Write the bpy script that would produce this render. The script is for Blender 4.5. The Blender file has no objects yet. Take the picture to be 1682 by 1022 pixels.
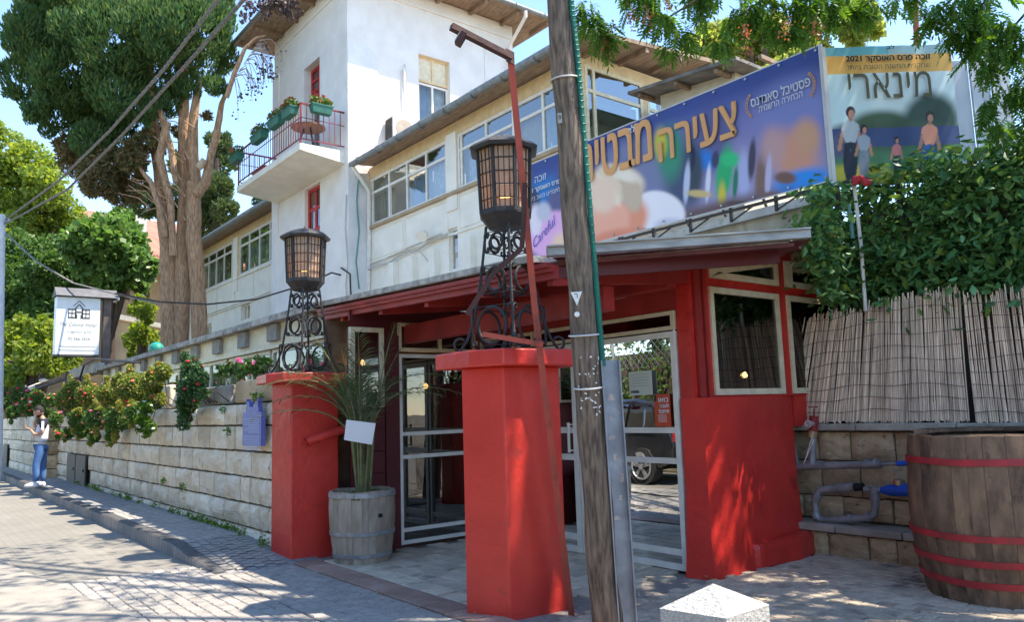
import bpy, bmesh, math, random
import numpy as np
from mathutils import Vector, Matrix
# ---------------------------------------------------------------- camera, sky, sun, exposure
scn = bpy.context.scene
COL = scn.collection
PW, PH, FPX = 1682., 1022., 1282.
HEAD, PITCH, ROLL, EYE = math.radians(141.6), math.radians(7.2), math.radians(1.8), 1.45
_F = Vector((math.cos(HEAD)*math.cos(PITCH), math.sin(HEAD)*math.cos(PITCH), math.sin(PITCH)))
_R0 = Vector((math.sin(HEAD), -math.cos(HEAD), 0)); _U0 = _R0.cross(_F)
_R = math.cos(ROLL)*_R0 - math.sin(ROLL)*_U0; _U = math.sin(ROLL)*_R0 + math.cos(ROLL)*_U0
EYEP = Vector((0, 0, EYE))
cam = bpy.data.objects.new('camera', bpy.data.cameras.new('camera')); COL.objects.link(cam)
cam.data.lens = FPX/PW*36; cam.data.sensor_width = 36; cam.data.clip_end = 2000; cam.data.clip_start = .05
mw = Matrix((_R, _U, -_F)).transposed().to_4x4(); mw.translation = EYEP; cam.matrix_world = mw
scn.camera = cam
SUN_EL, SUN_AZ = math.radians(62), math.radians(44)      # azimuth measured from +X towards +Y
w = bpy.data.worlds.new('World'); scn.world = w; w.use_nodes = True
nt = w.node_tree; nt.nodes.clear()
sky = nt.nodes.new('ShaderNodeTexSky'); sky.sky_type = 'NISHITA'; sky.sun_disc = False
sky.sun_elevation = SUN_EL; sky.sun_rotation = math.radians(90)-SUN_AZ; sky.air_density = 1.0; sky.dust_density = .0; sky.ozone_density = 3.0
bg = nt.nodes.new('ShaderNodeBackground'); bg.inputs[1].default_value = .13
wo = nt.nodes.new('ShaderNodeOutputWorld'); nt.links.new(sky.outputs[0], bg.inputs[0]); nt.links.new(bg.outputs[0], wo.inputs[0])
sl = bpy.data.lights.new('sun', 'SUN'); sl.energy = 3.3; sl.angle = math.radians(.55); sl.color = (1, .905, .765)
so = bpy.data.objects.new('sun', sl); COL.objects.link(so)
SV = Vector((math.cos(SUN_EL)*math.cos(SUN_AZ), math.cos(SUN_EL)*math.sin(SUN_AZ), math.sin(SUN_EL)))
so.rotation_euler = SV.to_track_quat('Z', 'Y').to_euler(); so.location = (0, 0, 30)
scn.view_settings.view_transform = 'Standard'; scn.view_settings.look = 'None'
scn.view_settings.exposure = 1.86; scn.view_settings.gamma = 1
try: scn.view_settings.use_curve_mapping = False
except Exception: pass
scn.render.engine = 'CYCLES'
scn.cycles.max_bounces = 8; scn.cycles.transparent_max_bounces = 12; scn.cycles.diffuse_bounces = 4
# ---------------------------------------------------------------- a point of the place from its bearing in the photograph
def ray(x, y): return _F + _R*((x-PW/2)/FPX) - _U*((y-PH/2)/FPX)
def G(x, y, z=0.):
    r = ray(x, y); return EYEP + r*((z-EYE)/r.z)
def PX(x, y, X):
    r = ray(x, y); return EYEP + r*(X/r.x)
def PY(x, y, Y):
    r = ray(x, y); return EYEP + r*(Y/r.y)
def DD(x, y, d): return EYEP + ray(x, y)*d
def proj(p):
    d = Vector(p)-EYEP; z = d.dot(_F); return PW/2+FPX*d.dot(_R)/z, PH/2-FPX*d.dot(_U)/z, z
# ---------------------------------------------------------------- materials
_m = {}
def N(nt, t, **k):
    n = nt.nodes.new(t)
    for a, b in k.items(): setattr(n, a, b)
    return n
def M(name, c1, c2=None, rough=.75, sc=5., bump=0., bsc=40., metal=0., rnd=0., spec=.4, stretch=(1, 1, 1), coat=0., ramp=(.35, .65), dirt=None, dsc=1.5, dth=.55, det=6.):
    if name in _m: return _m[name]
    m = bpy.data.materials.new(name); m.use_nodes = True; nt = m.node_tree; L = nt.links
    b = nt.nodes['Principled BSDF']
    b.inputs['Roughness'].default_value = rough; b.inputs['Metallic'].default_value = metal
    b.inputs['Specular IOR Level'].default_value = spec; b.inputs['Coat Weight'].default_value = coat; b.inputs['Coat Roughness'].default_value = .12
    c1 = tuple(c1)+(1,); c2 = (tuple(c2)+(1,)) if c2 else tuple(v*.8 for v in c1[:3])+(1,)
    tc = N(nt, 'ShaderNodeTexCoord'); mp = N(nt, 'ShaderNodeMapping'); mp.inputs['Scale'].default_value = stretch
    L.new(tc.outputs['Object'], mp.inputs[0])
    if rnd:
        oi = N(nt, 'ShaderNodeObjectInfo'); vm = N(nt, 'ShaderNodeVectorMath', operation='SCALE'); cx = N(nt, 'ShaderNodeCombineXYZ')
        L.new(oi.outputs['Random'], cx.inputs[0]); L.new(oi.outputs['Random'], cx.inputs[1]); L.new(cx.outputs[0], vm.inputs[0]); vm.inputs['Scale'].default_value = 37
        L.new(vm.outputs[0], mp.inputs['Location'])
    nz = N(nt, 'ShaderNodeTexNoise'); nz.inputs['Scale'].default_value = sc; nz.inputs['Detail'].default_value = det; L.new(mp.outputs[0], nz.inputs['Vector'])
    cr = N(nt, 'ShaderNodeValToRGB'); cr.color_ramp.elements[0].position = ramp[0]; cr.color_ramp.elements[1].position = ramp[1]
    cr.color_ramp.elements[0].color = c2; cr.color_ramp.elements[1].color = c1; L.new(nz.outputs[0], cr.inputs[0])
    out = cr.outputs[0]
    if dirt:
        n2 = N(nt, 'ShaderNodeTexNoise'); n2.inputs['Scale'].default_value = dsc; n2.inputs['Detail'].default_value = 8; n2.inputs['Roughness'].default_value = .65; L.new(mp.outputs[0], n2.inputs['Vector'])
        r2 = N(nt, 'ShaderNodeValToRGB'); r2.color_ramp.elements[0].position = dth; r2.color_ramp.elements[1].position = dth+.15; L.new(n2.outputs[0], r2.inputs[0])
        mx = N(nt, 'ShaderNodeMix', data_type='RGBA'); L.new(r2.outputs[0], mx.inputs['Factor']); L.new(out, mx.inputs['A']); mx.inputs['B'].default_value = tuple(dirt)+(1,)
        out = mx.outputs['Result']
    if rnd:
        hs = N(nt, 'ShaderNodeHueSaturation'); mr = N(nt, 'ShaderNodeMapRange'); mr.inputs['To Min'].default_value = 1-rnd; mr.inputs['To Max'].default_value = 1+rnd
        L.new(oi.outputs['Random'], mr.inputs[0]); L.new(mr.outputs[0], hs.inputs['Value']); L.new(out, hs.inputs['Color']); out = hs.outputs[0]
    L.new(out, b.inputs['Base Color'])
    if bump:
        n3 = N(nt, 'ShaderNodeTexNoise'); n3.inputs['Scale'].default_value = bsc; n3.inputs['Detail'].default_value = 8; n3.inputs['Roughness'].default_value = .6; L.new(mp.outputs[0], n3.inputs['Vector'])
        bp = N(nt, 'ShaderNodeBump'); bp.inputs['Strength'].default_value = min(1, bump); bp.inputs['Distance'].default_value = .02*max(1, bump); L.new(n3.outputs[0], bp.inputs['Height']); L.new(bp.outputs[0], b.inputs['Normal'])
    _m[name] = m; return m
def scuff(m, col, sc, th, w=.05):
    """another layer of wear: patches of a second colour"""
    nt = m.node_tree; L = nt.links; b = nt.nodes['Principled BSDF']; src = b.inputs['Base Color'].links[0].from_socket
    mp = [n for n in nt.nodes if n.bl_idname == 'ShaderNodeMapping'][0]
    n2 = N(nt, 'ShaderNodeTexNoise'); n2.inputs['Scale'].default_value = sc; n2.inputs['Detail'].default_value = 10; n2.inputs['Roughness'].default_value = .75; L.new(mp.outputs[0], n2.inputs['Vector'])
    r2 = N(nt, 'ShaderNodeValToRGB'); r2.color_ramp.elements[0].position = th; r2.color_ramp.elements[1].position = th+w; L.new(n2.outputs[0], r2.inputs[0])
    mx = N(nt, 'ShaderNodeMix', data_type='RGBA'); L.new(r2.outputs[0], mx.inputs['Factor']); L.new(src, mx.inputs['A']); mx.inputs['B'].default_value = tuple(col)+(1,)
    L.new(mx.outputs['Result'], b.inputs['Base Color'])
def leafmat(name, cols, trans=.35, rough=.55):
    if name in _m: return _m[name]
    m = bpy.data.materials.new(name); m.use_nodes = True; nt = m.node_tree; L = nt.links; nt.nodes.clear()
    ge = N(nt, 'ShaderNodeNewGeometry'); cr = N(nt, 'ShaderNodeValToRGB'); L.new(ge.outputs['Random Per Island'], cr.inputs[0])
    els = cr.color_ramp.elements
    while len(els) < len(cols): els.new(.5)
    for i, c in enumerate(cols): els[i].position = i/max(1, len(cols)-1); els[i].color = tuple(c)+(1,)
    pr = N(nt, 'ShaderNodeBsdfPrincipled'); pr.inputs['Roughness'].default_value = rough; pr.inputs['Specular IOR Level'].default_value = .35
    tr = N(nt, 'ShaderNodeBsdfTranslucent'); hs = N(nt, 'ShaderNodeHueSaturation'); hs.inputs['Value'].default_value = 1.5; hs.inputs['Saturation'].default_value = 1.15; hs.inputs['Hue'].default_value = .485
    mx = N(nt, 'ShaderNodeMixShader'); mx.inputs[0].default_value = trans; o = N(nt, 'ShaderNodeOutputMaterial')
    L.new(cr.outputs[0], pr.inputs['Base Color']); L.new(cr.outputs[0], hs.inputs['Color']); L.new(hs.outputs[0], tr.inputs[0])
    L.new(pr.outputs[0], mx.inputs[1]); L.new(tr.outputs[0], mx.inputs[2]); L.new(mx.outputs[0], o.inputs[0])
    _m[name] = m; return m
def glassmat(name, tint=(.5, .55, .55), refl=.3, rough=.0, rc=(1, 1, 1), fk=.45):
    if name in _m: return _m[name]
    m = bpy.data.materials.new(name); m.use_nodes = True; nt = m.node_tree; L = nt.links; nt.nodes.clear()
    t = N(nt, 'ShaderNodeBsdfTransparent'); t.inputs[0].default_value = tuple(tint)+(1,)
    g = N(nt, 'ShaderNodeBsdfGlossy'); g.inputs['Roughness'].default_value = rough; g.inputs[0].default_value = tuple(rc)+(1,)
    lw = N(nt, 'ShaderNodeFresnel'); lw.inputs[0].default_value = 1.45; ad = N(nt, 'ShaderNodeMath', operation='ADD'); ad.inputs[1].default_value = refl; ad.use_clamp = True
    hf = N(nt, 'ShaderNodeMath', operation='MULTIPLY'); hf.inputs[1].default_value = fk; L.new(lw.outputs[0], hf.inputs[0]); L.new(hf.outputs[0], ad.inputs[0]); mx = N(nt, 'ShaderNodeMixShader'); L.new(ad.outputs[0], mx.inputs[0]); L.new(t.outputs[0], mx.inputs[1]); L.new(g.outputs[0], mx.inputs[2])
    nz = N(nt, 'ShaderNodeTexNoise'); nz.inputs['Scale'].default_value = 1.3; bp = N(nt, 'ShaderNodeBump'); bp.inputs['Strength'].default_value = .04; bp.inputs['Distance'].default_value = .02
    L.new(nz.outputs[0], bp.inputs['Height']); L.new(bp.outputs[0], g.inputs['Normal'])
    o = N(nt, 'ShaderNodeOutputMaterial'); L.new(mx.outputs[0], o.inputs[0]); _m[name] = m; return m
def emit(name, col, s):
    if name in _m: return _m[name]
    m = bpy.data.materials.new(name); m.use_nodes = True; b = m.node_tree.nodes['Principled BSDF']
    b.inputs['Base Color'].default_value = tuple(col)+(1,); b.inputs['Emission Color'].default_value = tuple(col)+(1,); b.inputs['Emission Strength'].default_value = s
    _m[name] = m; return m
# ---------------------------------------------------------------- mesh builder
X3, Y3, Z3 = Vector((1, 0, 0)), Vector((0, 1, 0)), Vector((0, 0, 1))
class MB:
    def __init__(s): s.v = []; s.f = []
    def add(s, vs, fs):
        o = len(s.v); s.v += [tuple(v) for v in vs]; s.f += [tuple(i+o for i in f) for f in fs]; return s
    def obox(s, c, ax, ay, az):   # centre, three half axes
        c = Vector(c); ax = Vector(ax); ay = Vector(ay); az = Vector(az)
        vs = [c+ax*i+ay*j+az*k for k in (-1, 1) for j in (-1, 1) for i in (-1, 1)]
        return s.add(vs, [(0, 2, 3, 1), (4, 5, 7, 6), (0, 1, 5, 4), (2, 6, 7, 3), (0, 4, 6, 2), (1, 3, 7, 5)])
    def box(s, x0, x1, y0, y1, z0, z1):
        return s.obox(((x0+x1)/2, (y0+y1)/2, (z0+z1)/2), (abs(x1-x0)/2, 0, 0), (0, abs(y1-y0)/2, 0), (0, 0, abs(z1-z0)/2))
    def prism(s, poly, z0, z1):   # poly of (x,y) anticlockwise; z may be callables
        n = len(poly); f0 = z0 if callable(z0) else (lambda x, y: z0); f1 = z1 if callable(z1) else (lambda x, y: z1)
        vs = [(x, y, f0(x, y)) for x, y in poly]+[(x, y, f1(x, y)) for x, y in poly]
        fs = [tuple(range(n-1, -1, -1)), tuple(range(n, 2*n))]+[(i, (i+1) % n, n+(i+1) % n, n+i) for i in range(n)]
        return s.add(vs, fs)
    def bar(s, a, b, w=.02, h=None, up=Z3):   # rectangular bar from a to b
        a = Vector(a); b = Vector(b); d = b-a; h = h or w
        u = Vector(up); sd = d.cross(u)
        if sd.length < 1e-5: sd = d.cross(X3)
        sd.normalize(); u = sd.cross(d).normalized()
        return s.obox((a+b)/2, d/2, sd*w/2, u*h/2)
    def tube(s, pts, r, n=8, cap=True):
        pts = [Vector(p) for p in pts]; rs = r if isinstance(r, (list, tuple)) else [r]*len(pts)
        vs = []; ref = None
        for i, p in enumerate(pts):
            d = (pts[min(i+1, len(pts)-1)]-pts[max(i-1, 0)]).normalized()
            if ref is None: ref = d.orthogonal().normalized()
            else:
                ref = (ref-d*ref.dot(d))
                ref = ref.normalized() if ref.length > 1e-6 else d.orthogonal().normalized()
            b = d.cross(ref)
            for k in range(n):
                a = 2*math.pi*k/n; vs.append(p+(ref*math.cos(a)+b*math.sin(a))*rs[i])
        fs = [(i*n+k, i*n+(k+1) % n, (i+1)*n+(k+1) % n, (i+1)*n+k) for i in range(len(pts)-1) for k in range(n)]
        if cap: fs += [tuple(range(n-1, -1, -1)), tuple((len(pts)-1)*n+k for k in range(n))]
        return s.add(vs, fs)
    def lathe(s, c, prof, n=24, a0=0., a1=2*math.pi, capb=True):   # prof (r,z)
        c = Vector(c); full = abs(a1-a0-2*math.pi) < 1e-6; m = n if full else n+1
        vs = [c+Vector((r*math.cos(a0+(a1-a0)*k/n), r*math.sin(a0+(a1-a0)*k/n), z)) for r, z in prof for k in range(m)]
        fs = [(i*m+k, i*m+(k+1) % m, (i+1)*m+(k+1) % m, (i+1)*m+k) for i in range(len(prof)-1) for k in range(n)]
        if full and capb: fs += [tuple(range(m-1, -1, -1)), tuple((len(prof)-1)*m+k for k in range(m))]
        return s.add(vs, fs)
    def ring(s, c, ax, ay, R, r, n=20, k=6, a0=0., a1=2*math.pi, ry=None):
        c = Vector(c); ry = ry or R; pts = [c+Vector(ax)*R*math.cos(a0+(a1-a0)*i/n)+Vector(ay)*ry*math.sin(a0+(a1-a0)*i/n) for i in range(n+1)]
        return s.tube(pts, r, k)
    def sphere(s, c, r, n=10, m=6, sq=(1, 1, 1)):
        c = Vector(c); vs = [c+Vector((0, 0, -r*sq[2]))]; fs = []
        for i in range(1, m):
            t = -math.pi/2+math.pi*i/m
            for k in range(n):
                a = 2*math.pi*k/n; vs.append(c+Vector((r*sq[0]*math.cos(t)*math.cos(a), r*sq[1]*math.cos(t)*math.sin(a), r*sq[2]*math.sin(t))))
        vs.append(c+Vector((0, 0, r*sq[2])))
        for k in range(n): fs.append((0, 1+(k+1) % n, 1+k)); fs.append((len(vs)-1, 1+(m-2)*n+k, 1+(m-2)*n+(k+1) % n))
        for i in range(m-2):
            for k in range(n): fs.append((1+i*n+k, 1+i*n+(k+1) % n, 1+(i+1)*n+(k+1) % n, 1+(i+1)*n+k))
        return s.add(vs, fs)
    def mesh(s, name, mat, org=(0, 0, 0), smooth=False):
        me = bpy.data.meshes.new(name); o = Vector(org)
        me.from_pydata([(v[0]-o.x, v[1]-o.y, v[2]-o.z) for v in s.v], [], s.f)
        me.materials.append(mat)
        if smooth:
            me.polygons.foreach_set('use_smooth', [True]*len(me.polygons))
            try: me.set_sharp_from_angle(angle=math.radians(38 if smooth is True else smooth))
            except Exception: pass
        me.update(); return me
    def build(s, name, mat, parent=None, smooth=False, bevel=0.):
        org = wloc(parent) if parent else Vector((0, 0, 0))
        if parent is None and s.v:
            a = np.array(s.v); org = Vector((float(a[:, 0].mean()), float(a[:, 1].mean()), float(a[:, 2].min())))
        o = bpy.data.objects.new(name, s.mesh(name, mat, org, smooth)); COL.objects.link(o)
        if parent: o.parent = parent
        else: o.location = org
        if bevel:
            bv = o.modifiers.new('bevel', 'BEVEL'); bv.width = bevel; bv.segments = 2; bv.limit_method = 'ANGLE'
        return o
def wloc(o):
    v = Vector((0, 0, 0))
    while o is not None: v += o.location; o = o.parent
    return v
def inst(name, me, parent, loc=(0, 0, 0), rot=None, scale=None, world=True):
    o = bpy.data.objects.new(name, me); COL.objects.link(o); o.parent = parent
    o.location = Vector(loc)-(wloc(parent) if (parent and world) else Vector((0, 0, 0)))
    if rot is not None: o.rotation_euler = rot
    if scale is not None: o.scale = scale
    return o
def tag(o, label=None, cat=None, group=None, kind=None):
    if label: o['label'] = label
    if cat: o['category'] = cat
    if group: o['group'] = group
    if kind: o['kind'] = kind
    return o
def thing(name, loc, label=None, cat=None, group=None, kind=None, rz=0):
    o = bpy.data.objects.new(name, None); COL.objects.link(o); o.location = loc; o.rotation_euler = (0, 0, rz); o.empty_display_size = .2
    return tag(o, label, cat, group, kind)
def copy_tree(o, parent=None):
    c = o.copy(); COL.objects.link(c); c.parent = parent
    for ch in list(o.children): copy_tree(ch, c)
    return c
def fastmesh(name, V, quads, mat, smooth=False):   # numpy arrays, all quads
    me = bpy.data.meshes.new(name); n = len(quads)
    me.vertices.add(len(V)); me.vertices.foreach_set('co', V.astype(np.float32).ravel())
    me.loops.add(n*4); me.loops.foreach_set('vertex_index', quads.astype(np.int32).ravel())
    me.polygons.add(n); me.polygons.foreach_set('loop_start', np.arange(0, n*4, 4, dtype=np.int32))
    try: me.polygons.foreach_set('loop_total', np.full(n, 4, np.int32))
    except Exception: pass
    me.materials.append(mat); me.update(calc_edges=True); me.validate()
    return me
rng = np.random.default_rng(7); random.seed(7)
def shell(centers, n, inner=.55, up=0.):   # centers: list of (x,y,z,rx,ry,rz); n points spread over them by surface
    C = np.array(centers, float); wgt = (C[:, 3]*C[:, 4]+C[:, 4]*C[:, 5]+C[:, 3]*C[:, 5]); idx = rng.choice(len(C), n, p=wgt/wgt.sum())
    d = rng.normal(size=(n, 3)); d /= np.linalg.norm(d, axis=1)[:, None]
    t = inner+(1-inner)*rng.random(n)**.6
    return C[idx, :3]+d*C[idx, 3:6]*t[:, None], d
def leaves(name, pts, dirs, size, aspect, mat, parent=None, jit=.8, out=.5, droop=0., sv=.4):
    n = len(pts); org = np.array(wloc(parent)) if parent else np.zeros(3)
    a = rng.normal(size=(n, 3))*jit+dirs*out; a[:, 2] -= droop; a /= np.linalg.norm(a, axis=1)[:, None]
    b = np.cross(a, rng.normal(size=(n, 3))); b /= np.linalg.norm(b, axis=1)[:, None]
    s = size*(1-sv+2*sv*rng.random(n))[:, None]; p = pts-org
    V = np.stack([p-a*s*.5, p+b*s*aspect*.5+a*s*.05, p+a*s*.5, p-b*s*aspect*.5+a*s*.05], 1).reshape(-1, 3)
    q = np.arange(n*4).reshape(-1, 4); me = fastmesh(name, V, q, mat)
    o = bpy.data.objects.new(name, me); COL.objects.link(o)
    if parent: o.parent = parent
    return o
def wallholes(mb, o, u, n, W, z0, z1, holes, dep=.18):   # o: left end of the wall line, u along, n outward
    o = Vector(o); u = Vector(u); n = Vector(n)
    us = sorted({0., W, *[h[0] for h in holes], *[h[1] for h in holes]}); zs = sorted({z0, z1, *[h[2] for h in holes], *[h[3] for h in holes]})
    P = lambda a, z, d=0.: Vector((o.x, o.y, 0))+u*a+n*(-d)+Z3*z
    for i in range(len(us)-1):
        for j in range(len(zs)-1):
            a, b, c, d = us[i], us[i+1], zs[j], zs[j+1]; mu, mz = (a+b)/2, (c+d)/2
            if any(h[0] < mu < h[1] and h[2] < mz < h[3] for h in holes): continue
            mb.add([P(a, c), P(b, c), P(b, d), P(a, d)], [(0, 1, 2, 3)])
    for h in holes:
        a, b, c, d = h[:4]
        for p, q in (((a, c), (b, c)), ((b, c), (b, d)), ((b, d), (a, d)), ((a, d), (a, c))):
            mb.add([P(*p), P(*q), P(*q, dep), P(*p, dep)], [(0, 1, 2, 3)])
    return mb
def glazed(parent, o, u, n, a, b, c, d, cols=1, rows=(), fw=.05, fd=.05, inset=.06, fm=None, gm=None, name='window', cur=None, bars=0, gms=None):
    """window: frame mesh = the part, its panes and curtains = sub-parts. a,b along u from o; c,d heights; rows = extra horizontal rails"""
    o = Vector(o); u = Vector(u); n = Vector(n); P = lambda s, z, k=0.: Vector((o.x, o.y, 0))+u*s+Z3*z-n*k
    mb = MB(); k = inset
    for z in (c+fw/2, d-fw/2): mb.obox(P((a+b)/2, z, k), u*(b-a)/2, n*fd/2, Z3*fw/2)
    xs = [a+(b-a)*i/cols for i in range(cols+1)] if isinstance(cols, int) else [a]+list(cols)+[b]
    for i, s in enumerate(xs):
        s2 = s+fw/2 if i == 0 else (s-fw/2 if i == len(xs)-1 else s)
        mb.obox(P(s2, (c+d)/2, k), u*fw/2, n*(fd/2+.002), Z3*(d-c-2*fw)/2)
    for z in rows: mb.obox(P((a+b)/2, z, k), u*((b-a)/2-fw), n*(fd/2-.003), Z3*fw/2)
    f = mb.build(name, fm, parent)
    zs = [c]+sorted(rows)+[d]; kk = 0
    for i in range(len(xs)-1):
        for j in range(len(zs)-1):
            q = MB().obox(P((xs[i]+xs[i+1])/2, (zs[j]+zs[j+1])/2, k), u*((xs[i+1]-xs[i])/2-fw*.45), n*.004, Z3*((zs[j+1]-zs[j])/2-fw*.45))
            g = gm
            if gms and j == 0 and gms[i] is not None: g = gms[i]
            if g != 'open': q.build('pane', g, f)
            kk += 1
            if cur and cur[i % len(cur)] and j == 0:
                cm = cur[i % len(cur)]; m2 = MB(); w = xs[i+1]-xs[i]; nn = 14; vs = []
                for t in range(nn+1):
                    s = xs[i]+w*t/nn; off = .16+.025*math.sin(t*2.2)
                    vs += [P(s, zs[j], k+off), P(s, zs[j+1], k+off)]
                m2.add(vs, [(2*t, 2*t+2, 2*t+3, 2*t+1) for t in range(nn)]); m2.build('curtain', cm, f, smooth=60)
    return f
FONT = None
def text(s, mat, parent, o, u, v, h, width=None, bold=0., he=False, name='lettering', lift=.004, italic=0., center=False):
    """flat lettering: lower-left corner o, along u, up v, height h in metres, stretched to width"""
    s2 = s
    if he:   # Hebrew reads right to left: reverse, keep digits in order
        toks = []; cur = ''
        for ch in s:
            if ch.isdigit(): cur += ch
            else:
                if cur: toks.append(cur); cur = ''
                toks.append(ch)
        if cur: toks.append(cur)
        s2 = ''.join(reversed(toks))
    cu = bpy.data.curves.new('lettering', 'FONT'); cu.body = s2; cu.size = 1; cu.shear = italic; cu.resolution_u = 3
    ob = bpy.data.objects.new('tmp', cu); COL.objects.link(ob); dg = bpy.context.evaluated_depsgraph_get()
    me = bpy.data.meshes.new_from_object(ob.evaluated_get(dg)); bpy.data.objects.remove(ob); bpy.data.curves.remove(cu)
    n = len(me.vertices)
    if n == 0: return None
    co = np.zeros(n*3); me.vertices.foreach_get('co', co); co = co.reshape(-1, 3)
    mn, mx = co.min(0), co.max(0); sy = h/(mx[1]-mn[1]); sx = sy if not width else width/(mx[0]-mn[0])
    u = Vector(u).normalized(); v = Vector(v).normalized(); nn = u.cross(v).normalized(); o = Vector(o)
    if center: o = o-u*(mx[0]-mn[0])*sx/2
    org = wloc(parent) if parent else Vector((0, 0, 0))
    w = (np.outer((co[:, 0]-mn[0])*sx, np.array(u))+np.outer((co[:, 1]-mn[1])*sy, np.array(v))+np.array(o-org+nn*lift))
    if bold:   # heavier weight: the same outline laid three times, a little apart
        fs = [tuple(p.vertices) for p in me.polygons]; V = []; F = []
        for q, (a_, b_) in enumerate(((0, 0), (1, .3), (-1, -.3), (.5, -.6), (-.5, .6))):
            V += [tuple(p) for p in w+np.array(u*(a_*bold*h*1.6)+v*(b_*bold*h*1.6)+nn*(.0012*q))]; F += [tuple(i+q*n for i in f) for f in fs]
        bpy.data.meshes.remove(me); me = bpy.data.meshes.new(name); me.from_pydata(V, [], F)
    else: me.vertices.foreach_set('co', w.astype(np.float32).ravel())
    me.materials.clear(); me.materials.append(mat); me.update()
    ob = bpy.data.objects.new(name, me); COL.objects.link(ob); ob.parent = parent; return ob
# ---------------------------------------------------------------- common materials
m_red = M('red_paint', (.74, .055, .036), (.54, .034, .026), rough=.36, sc=2.2, bump=.6, bsc=7, spec=.6, dirt=(.34, .05, .042), dsc=5, dth=.60, ramp=(.25, .75))
scuff(m_red, (.62, .42, .36), 13, .70); scuff(m_red, (.16, .03, .025), 3.3, .66)
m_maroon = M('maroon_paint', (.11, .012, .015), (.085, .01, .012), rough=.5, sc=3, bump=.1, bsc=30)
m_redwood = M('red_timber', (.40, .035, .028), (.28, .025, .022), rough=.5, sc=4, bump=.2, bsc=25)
m_cream = M('cream_frame', (.76, .65, .45), (.64, .54, .36), rough=.5, sc=12, bump=.1)
m_whitef = M('white_frame', (.82, .78, .70), (.72, .68, .61), rough=.4, sc=9)
m_iron = M('black_iron', (.016, .016, .018), (.035, .028, .024), rough=.6, sc=25, bump=.3, bsc=60, spec=.5)
m_galv = M('galvanised', (.42, .44, .46), (.3, .32, .34), rough=.45, sc=14, metal=.6, bump=.1)
m_conc = M('concrete', (.46, .42, .35), (.31, .28, .23), rough=.9, sc=5, bump=.6, bsc=40, dirt=(.12, .11, .1), dsc=3, dth=.6)
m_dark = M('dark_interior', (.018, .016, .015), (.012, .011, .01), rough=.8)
m_leafd = leafmat('leaf_dark', [(.035, .085, .022), (.07, .15, .03), (.12, .20, .045), (.08, .16, .038)])
m_leafy = leafmat('leaf_light', [(.05, .10, .015), (.09, .16, .025), (.13, .19, .035), (.07, .13, .02)])
m_cyp = leafmat('leaf_cypress', [(.03, .085, .03), (.06, .14, .045), (.11, .17, .045), (.045, .115, .045), (.15, .19, .05)], trans=.38, rough=.8)
m_cypb = leafmat('leaf_cypress_dry', [(.10, .09, .035), (.19, .13, .055), (.08, .11, .04), (.30, .21, .10), (.10, .14, .045)], trans=.4, rough=.8)
m_tree = leafmat('leaf_tree', [(.06, .13, .02), (.10, .19, .03), (.14, .24, .035), (.07, .15, .025)], trans=.5)
m_bark = M('bark', (.62, .39, .23), (.26, .155, .09), rough=.95, sc=9, stretch=(3, 3, .5), bump=2.5, bsc=14, ramp=(.3, .7))
m_barkd = M('bark_dark', (.12, .085, .06), (.05, .035, .026), rough=.95, sc=9, stretch=(3, 3, .5), bump=.6, bsc=12)
# ---------------------------------------------------------------- ground, road, pavement
def brickmat(name, c1, c2, cm, bw, bh, rot=0, rough=.8, dirt=None, bump=.5):
    m = bpy.data.materials.new(name); m.use_nodes = True; nt = m.node_tree; L = nt.links; b = nt.nodes['Principled BSDF']; b.inputs['Roughness'].default_value = rough
    tc = N(nt, 'ShaderNodeTexCoord'); mp = N(nt, 'ShaderNodeMapping'); mp.inputs['Rotation'].default_value = (0, 0, rot); L.new(tc.outputs['Object'], mp.inputs[0])
    br = N(nt, 'ShaderNodeTexBrick'); L.new(mp.outputs[0], br.inputs[0]); br.inputs['Scale'].default_value = 1; br.inputs['Brick Width'].default_value = bw; br.inputs['Row Height'].default_value = bh
    br.inputs['Mortar Size'].default_value = .006; br.inputs['Color1'].default_value = c1+(1,); br.inputs['Color2'].default_value = c2+(1,); br.inputs['Mortar'].default_value = cm+(1,)
    nz = N(nt, 'ShaderNodeTexNoise'); nz.inputs['Scale'].default_value = .9; nz.inputs['Detail'].default_value = 9; nz.inputs['Roughness'].default_value = .7; L.new(mp.outputs[0], nz.inputs[0])
    mr = N(nt, 'ShaderNodeMapRange'); mr.inputs['To Min'].default_value = .6; mr.inputs['To Max'].default_value = 1.35; L.new(nz.outputs[0], mr.inputs[0])
    mx = N(nt, 'ShaderNodeVectorMath', operation='SCALE'); L.new(br.outputs[0], mx.inputs[0]); L.new(mr.outputs[0], mx.inputs['Scale']); L.new(mx.outputs[0], b.inputs['Base Color'])
    n3 = N(nt, 'ShaderNodeTexNoise'); n3.inputs['Scale'].default_value = 60; n3.inputs['Detail'].default_value = 6; L.new(mp.outputs[0], n3.inputs[0])
    ad = N(nt, 'ShaderNodeMath', operation='MULTIPLY_ADD'); ad.inputs[1].default_value = -.8; L.new(br.outputs['Fac'], ad.inputs[0]); L.new(n3.outputs[0], ad.inputs[2])
    bp = N(nt, 'ShaderNodeBump'); bp.inputs['Strength'].default_value = bump; bp.inputs['Distance'].default_value = .012; L.new(ad.outputs[0], bp.inputs['Height']); L.new(bp.outputs[0], b.inputs['Normal'])
    return m
tag(MB().add([(-400, -400, -.03), (400, -400, -.03), (400, 400, -.03), (-400, 400, -.03)], [(0, 1, 2, 3)]).build('ground', M('earth', (.22, .18, .13), (.14, .12, .08), rough=1, sc=.5)), kind='structure')
m_road = brickmat('road_setts', (.235, .215, .18), (.20, .185, .155), (.18, .165, .14), .11, .1, rough=.75, bump=.22)
tag(MB().box(-200, 60, -2.3, 2.44, -.2, 0).build('road', m_road), kind='structure')
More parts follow.
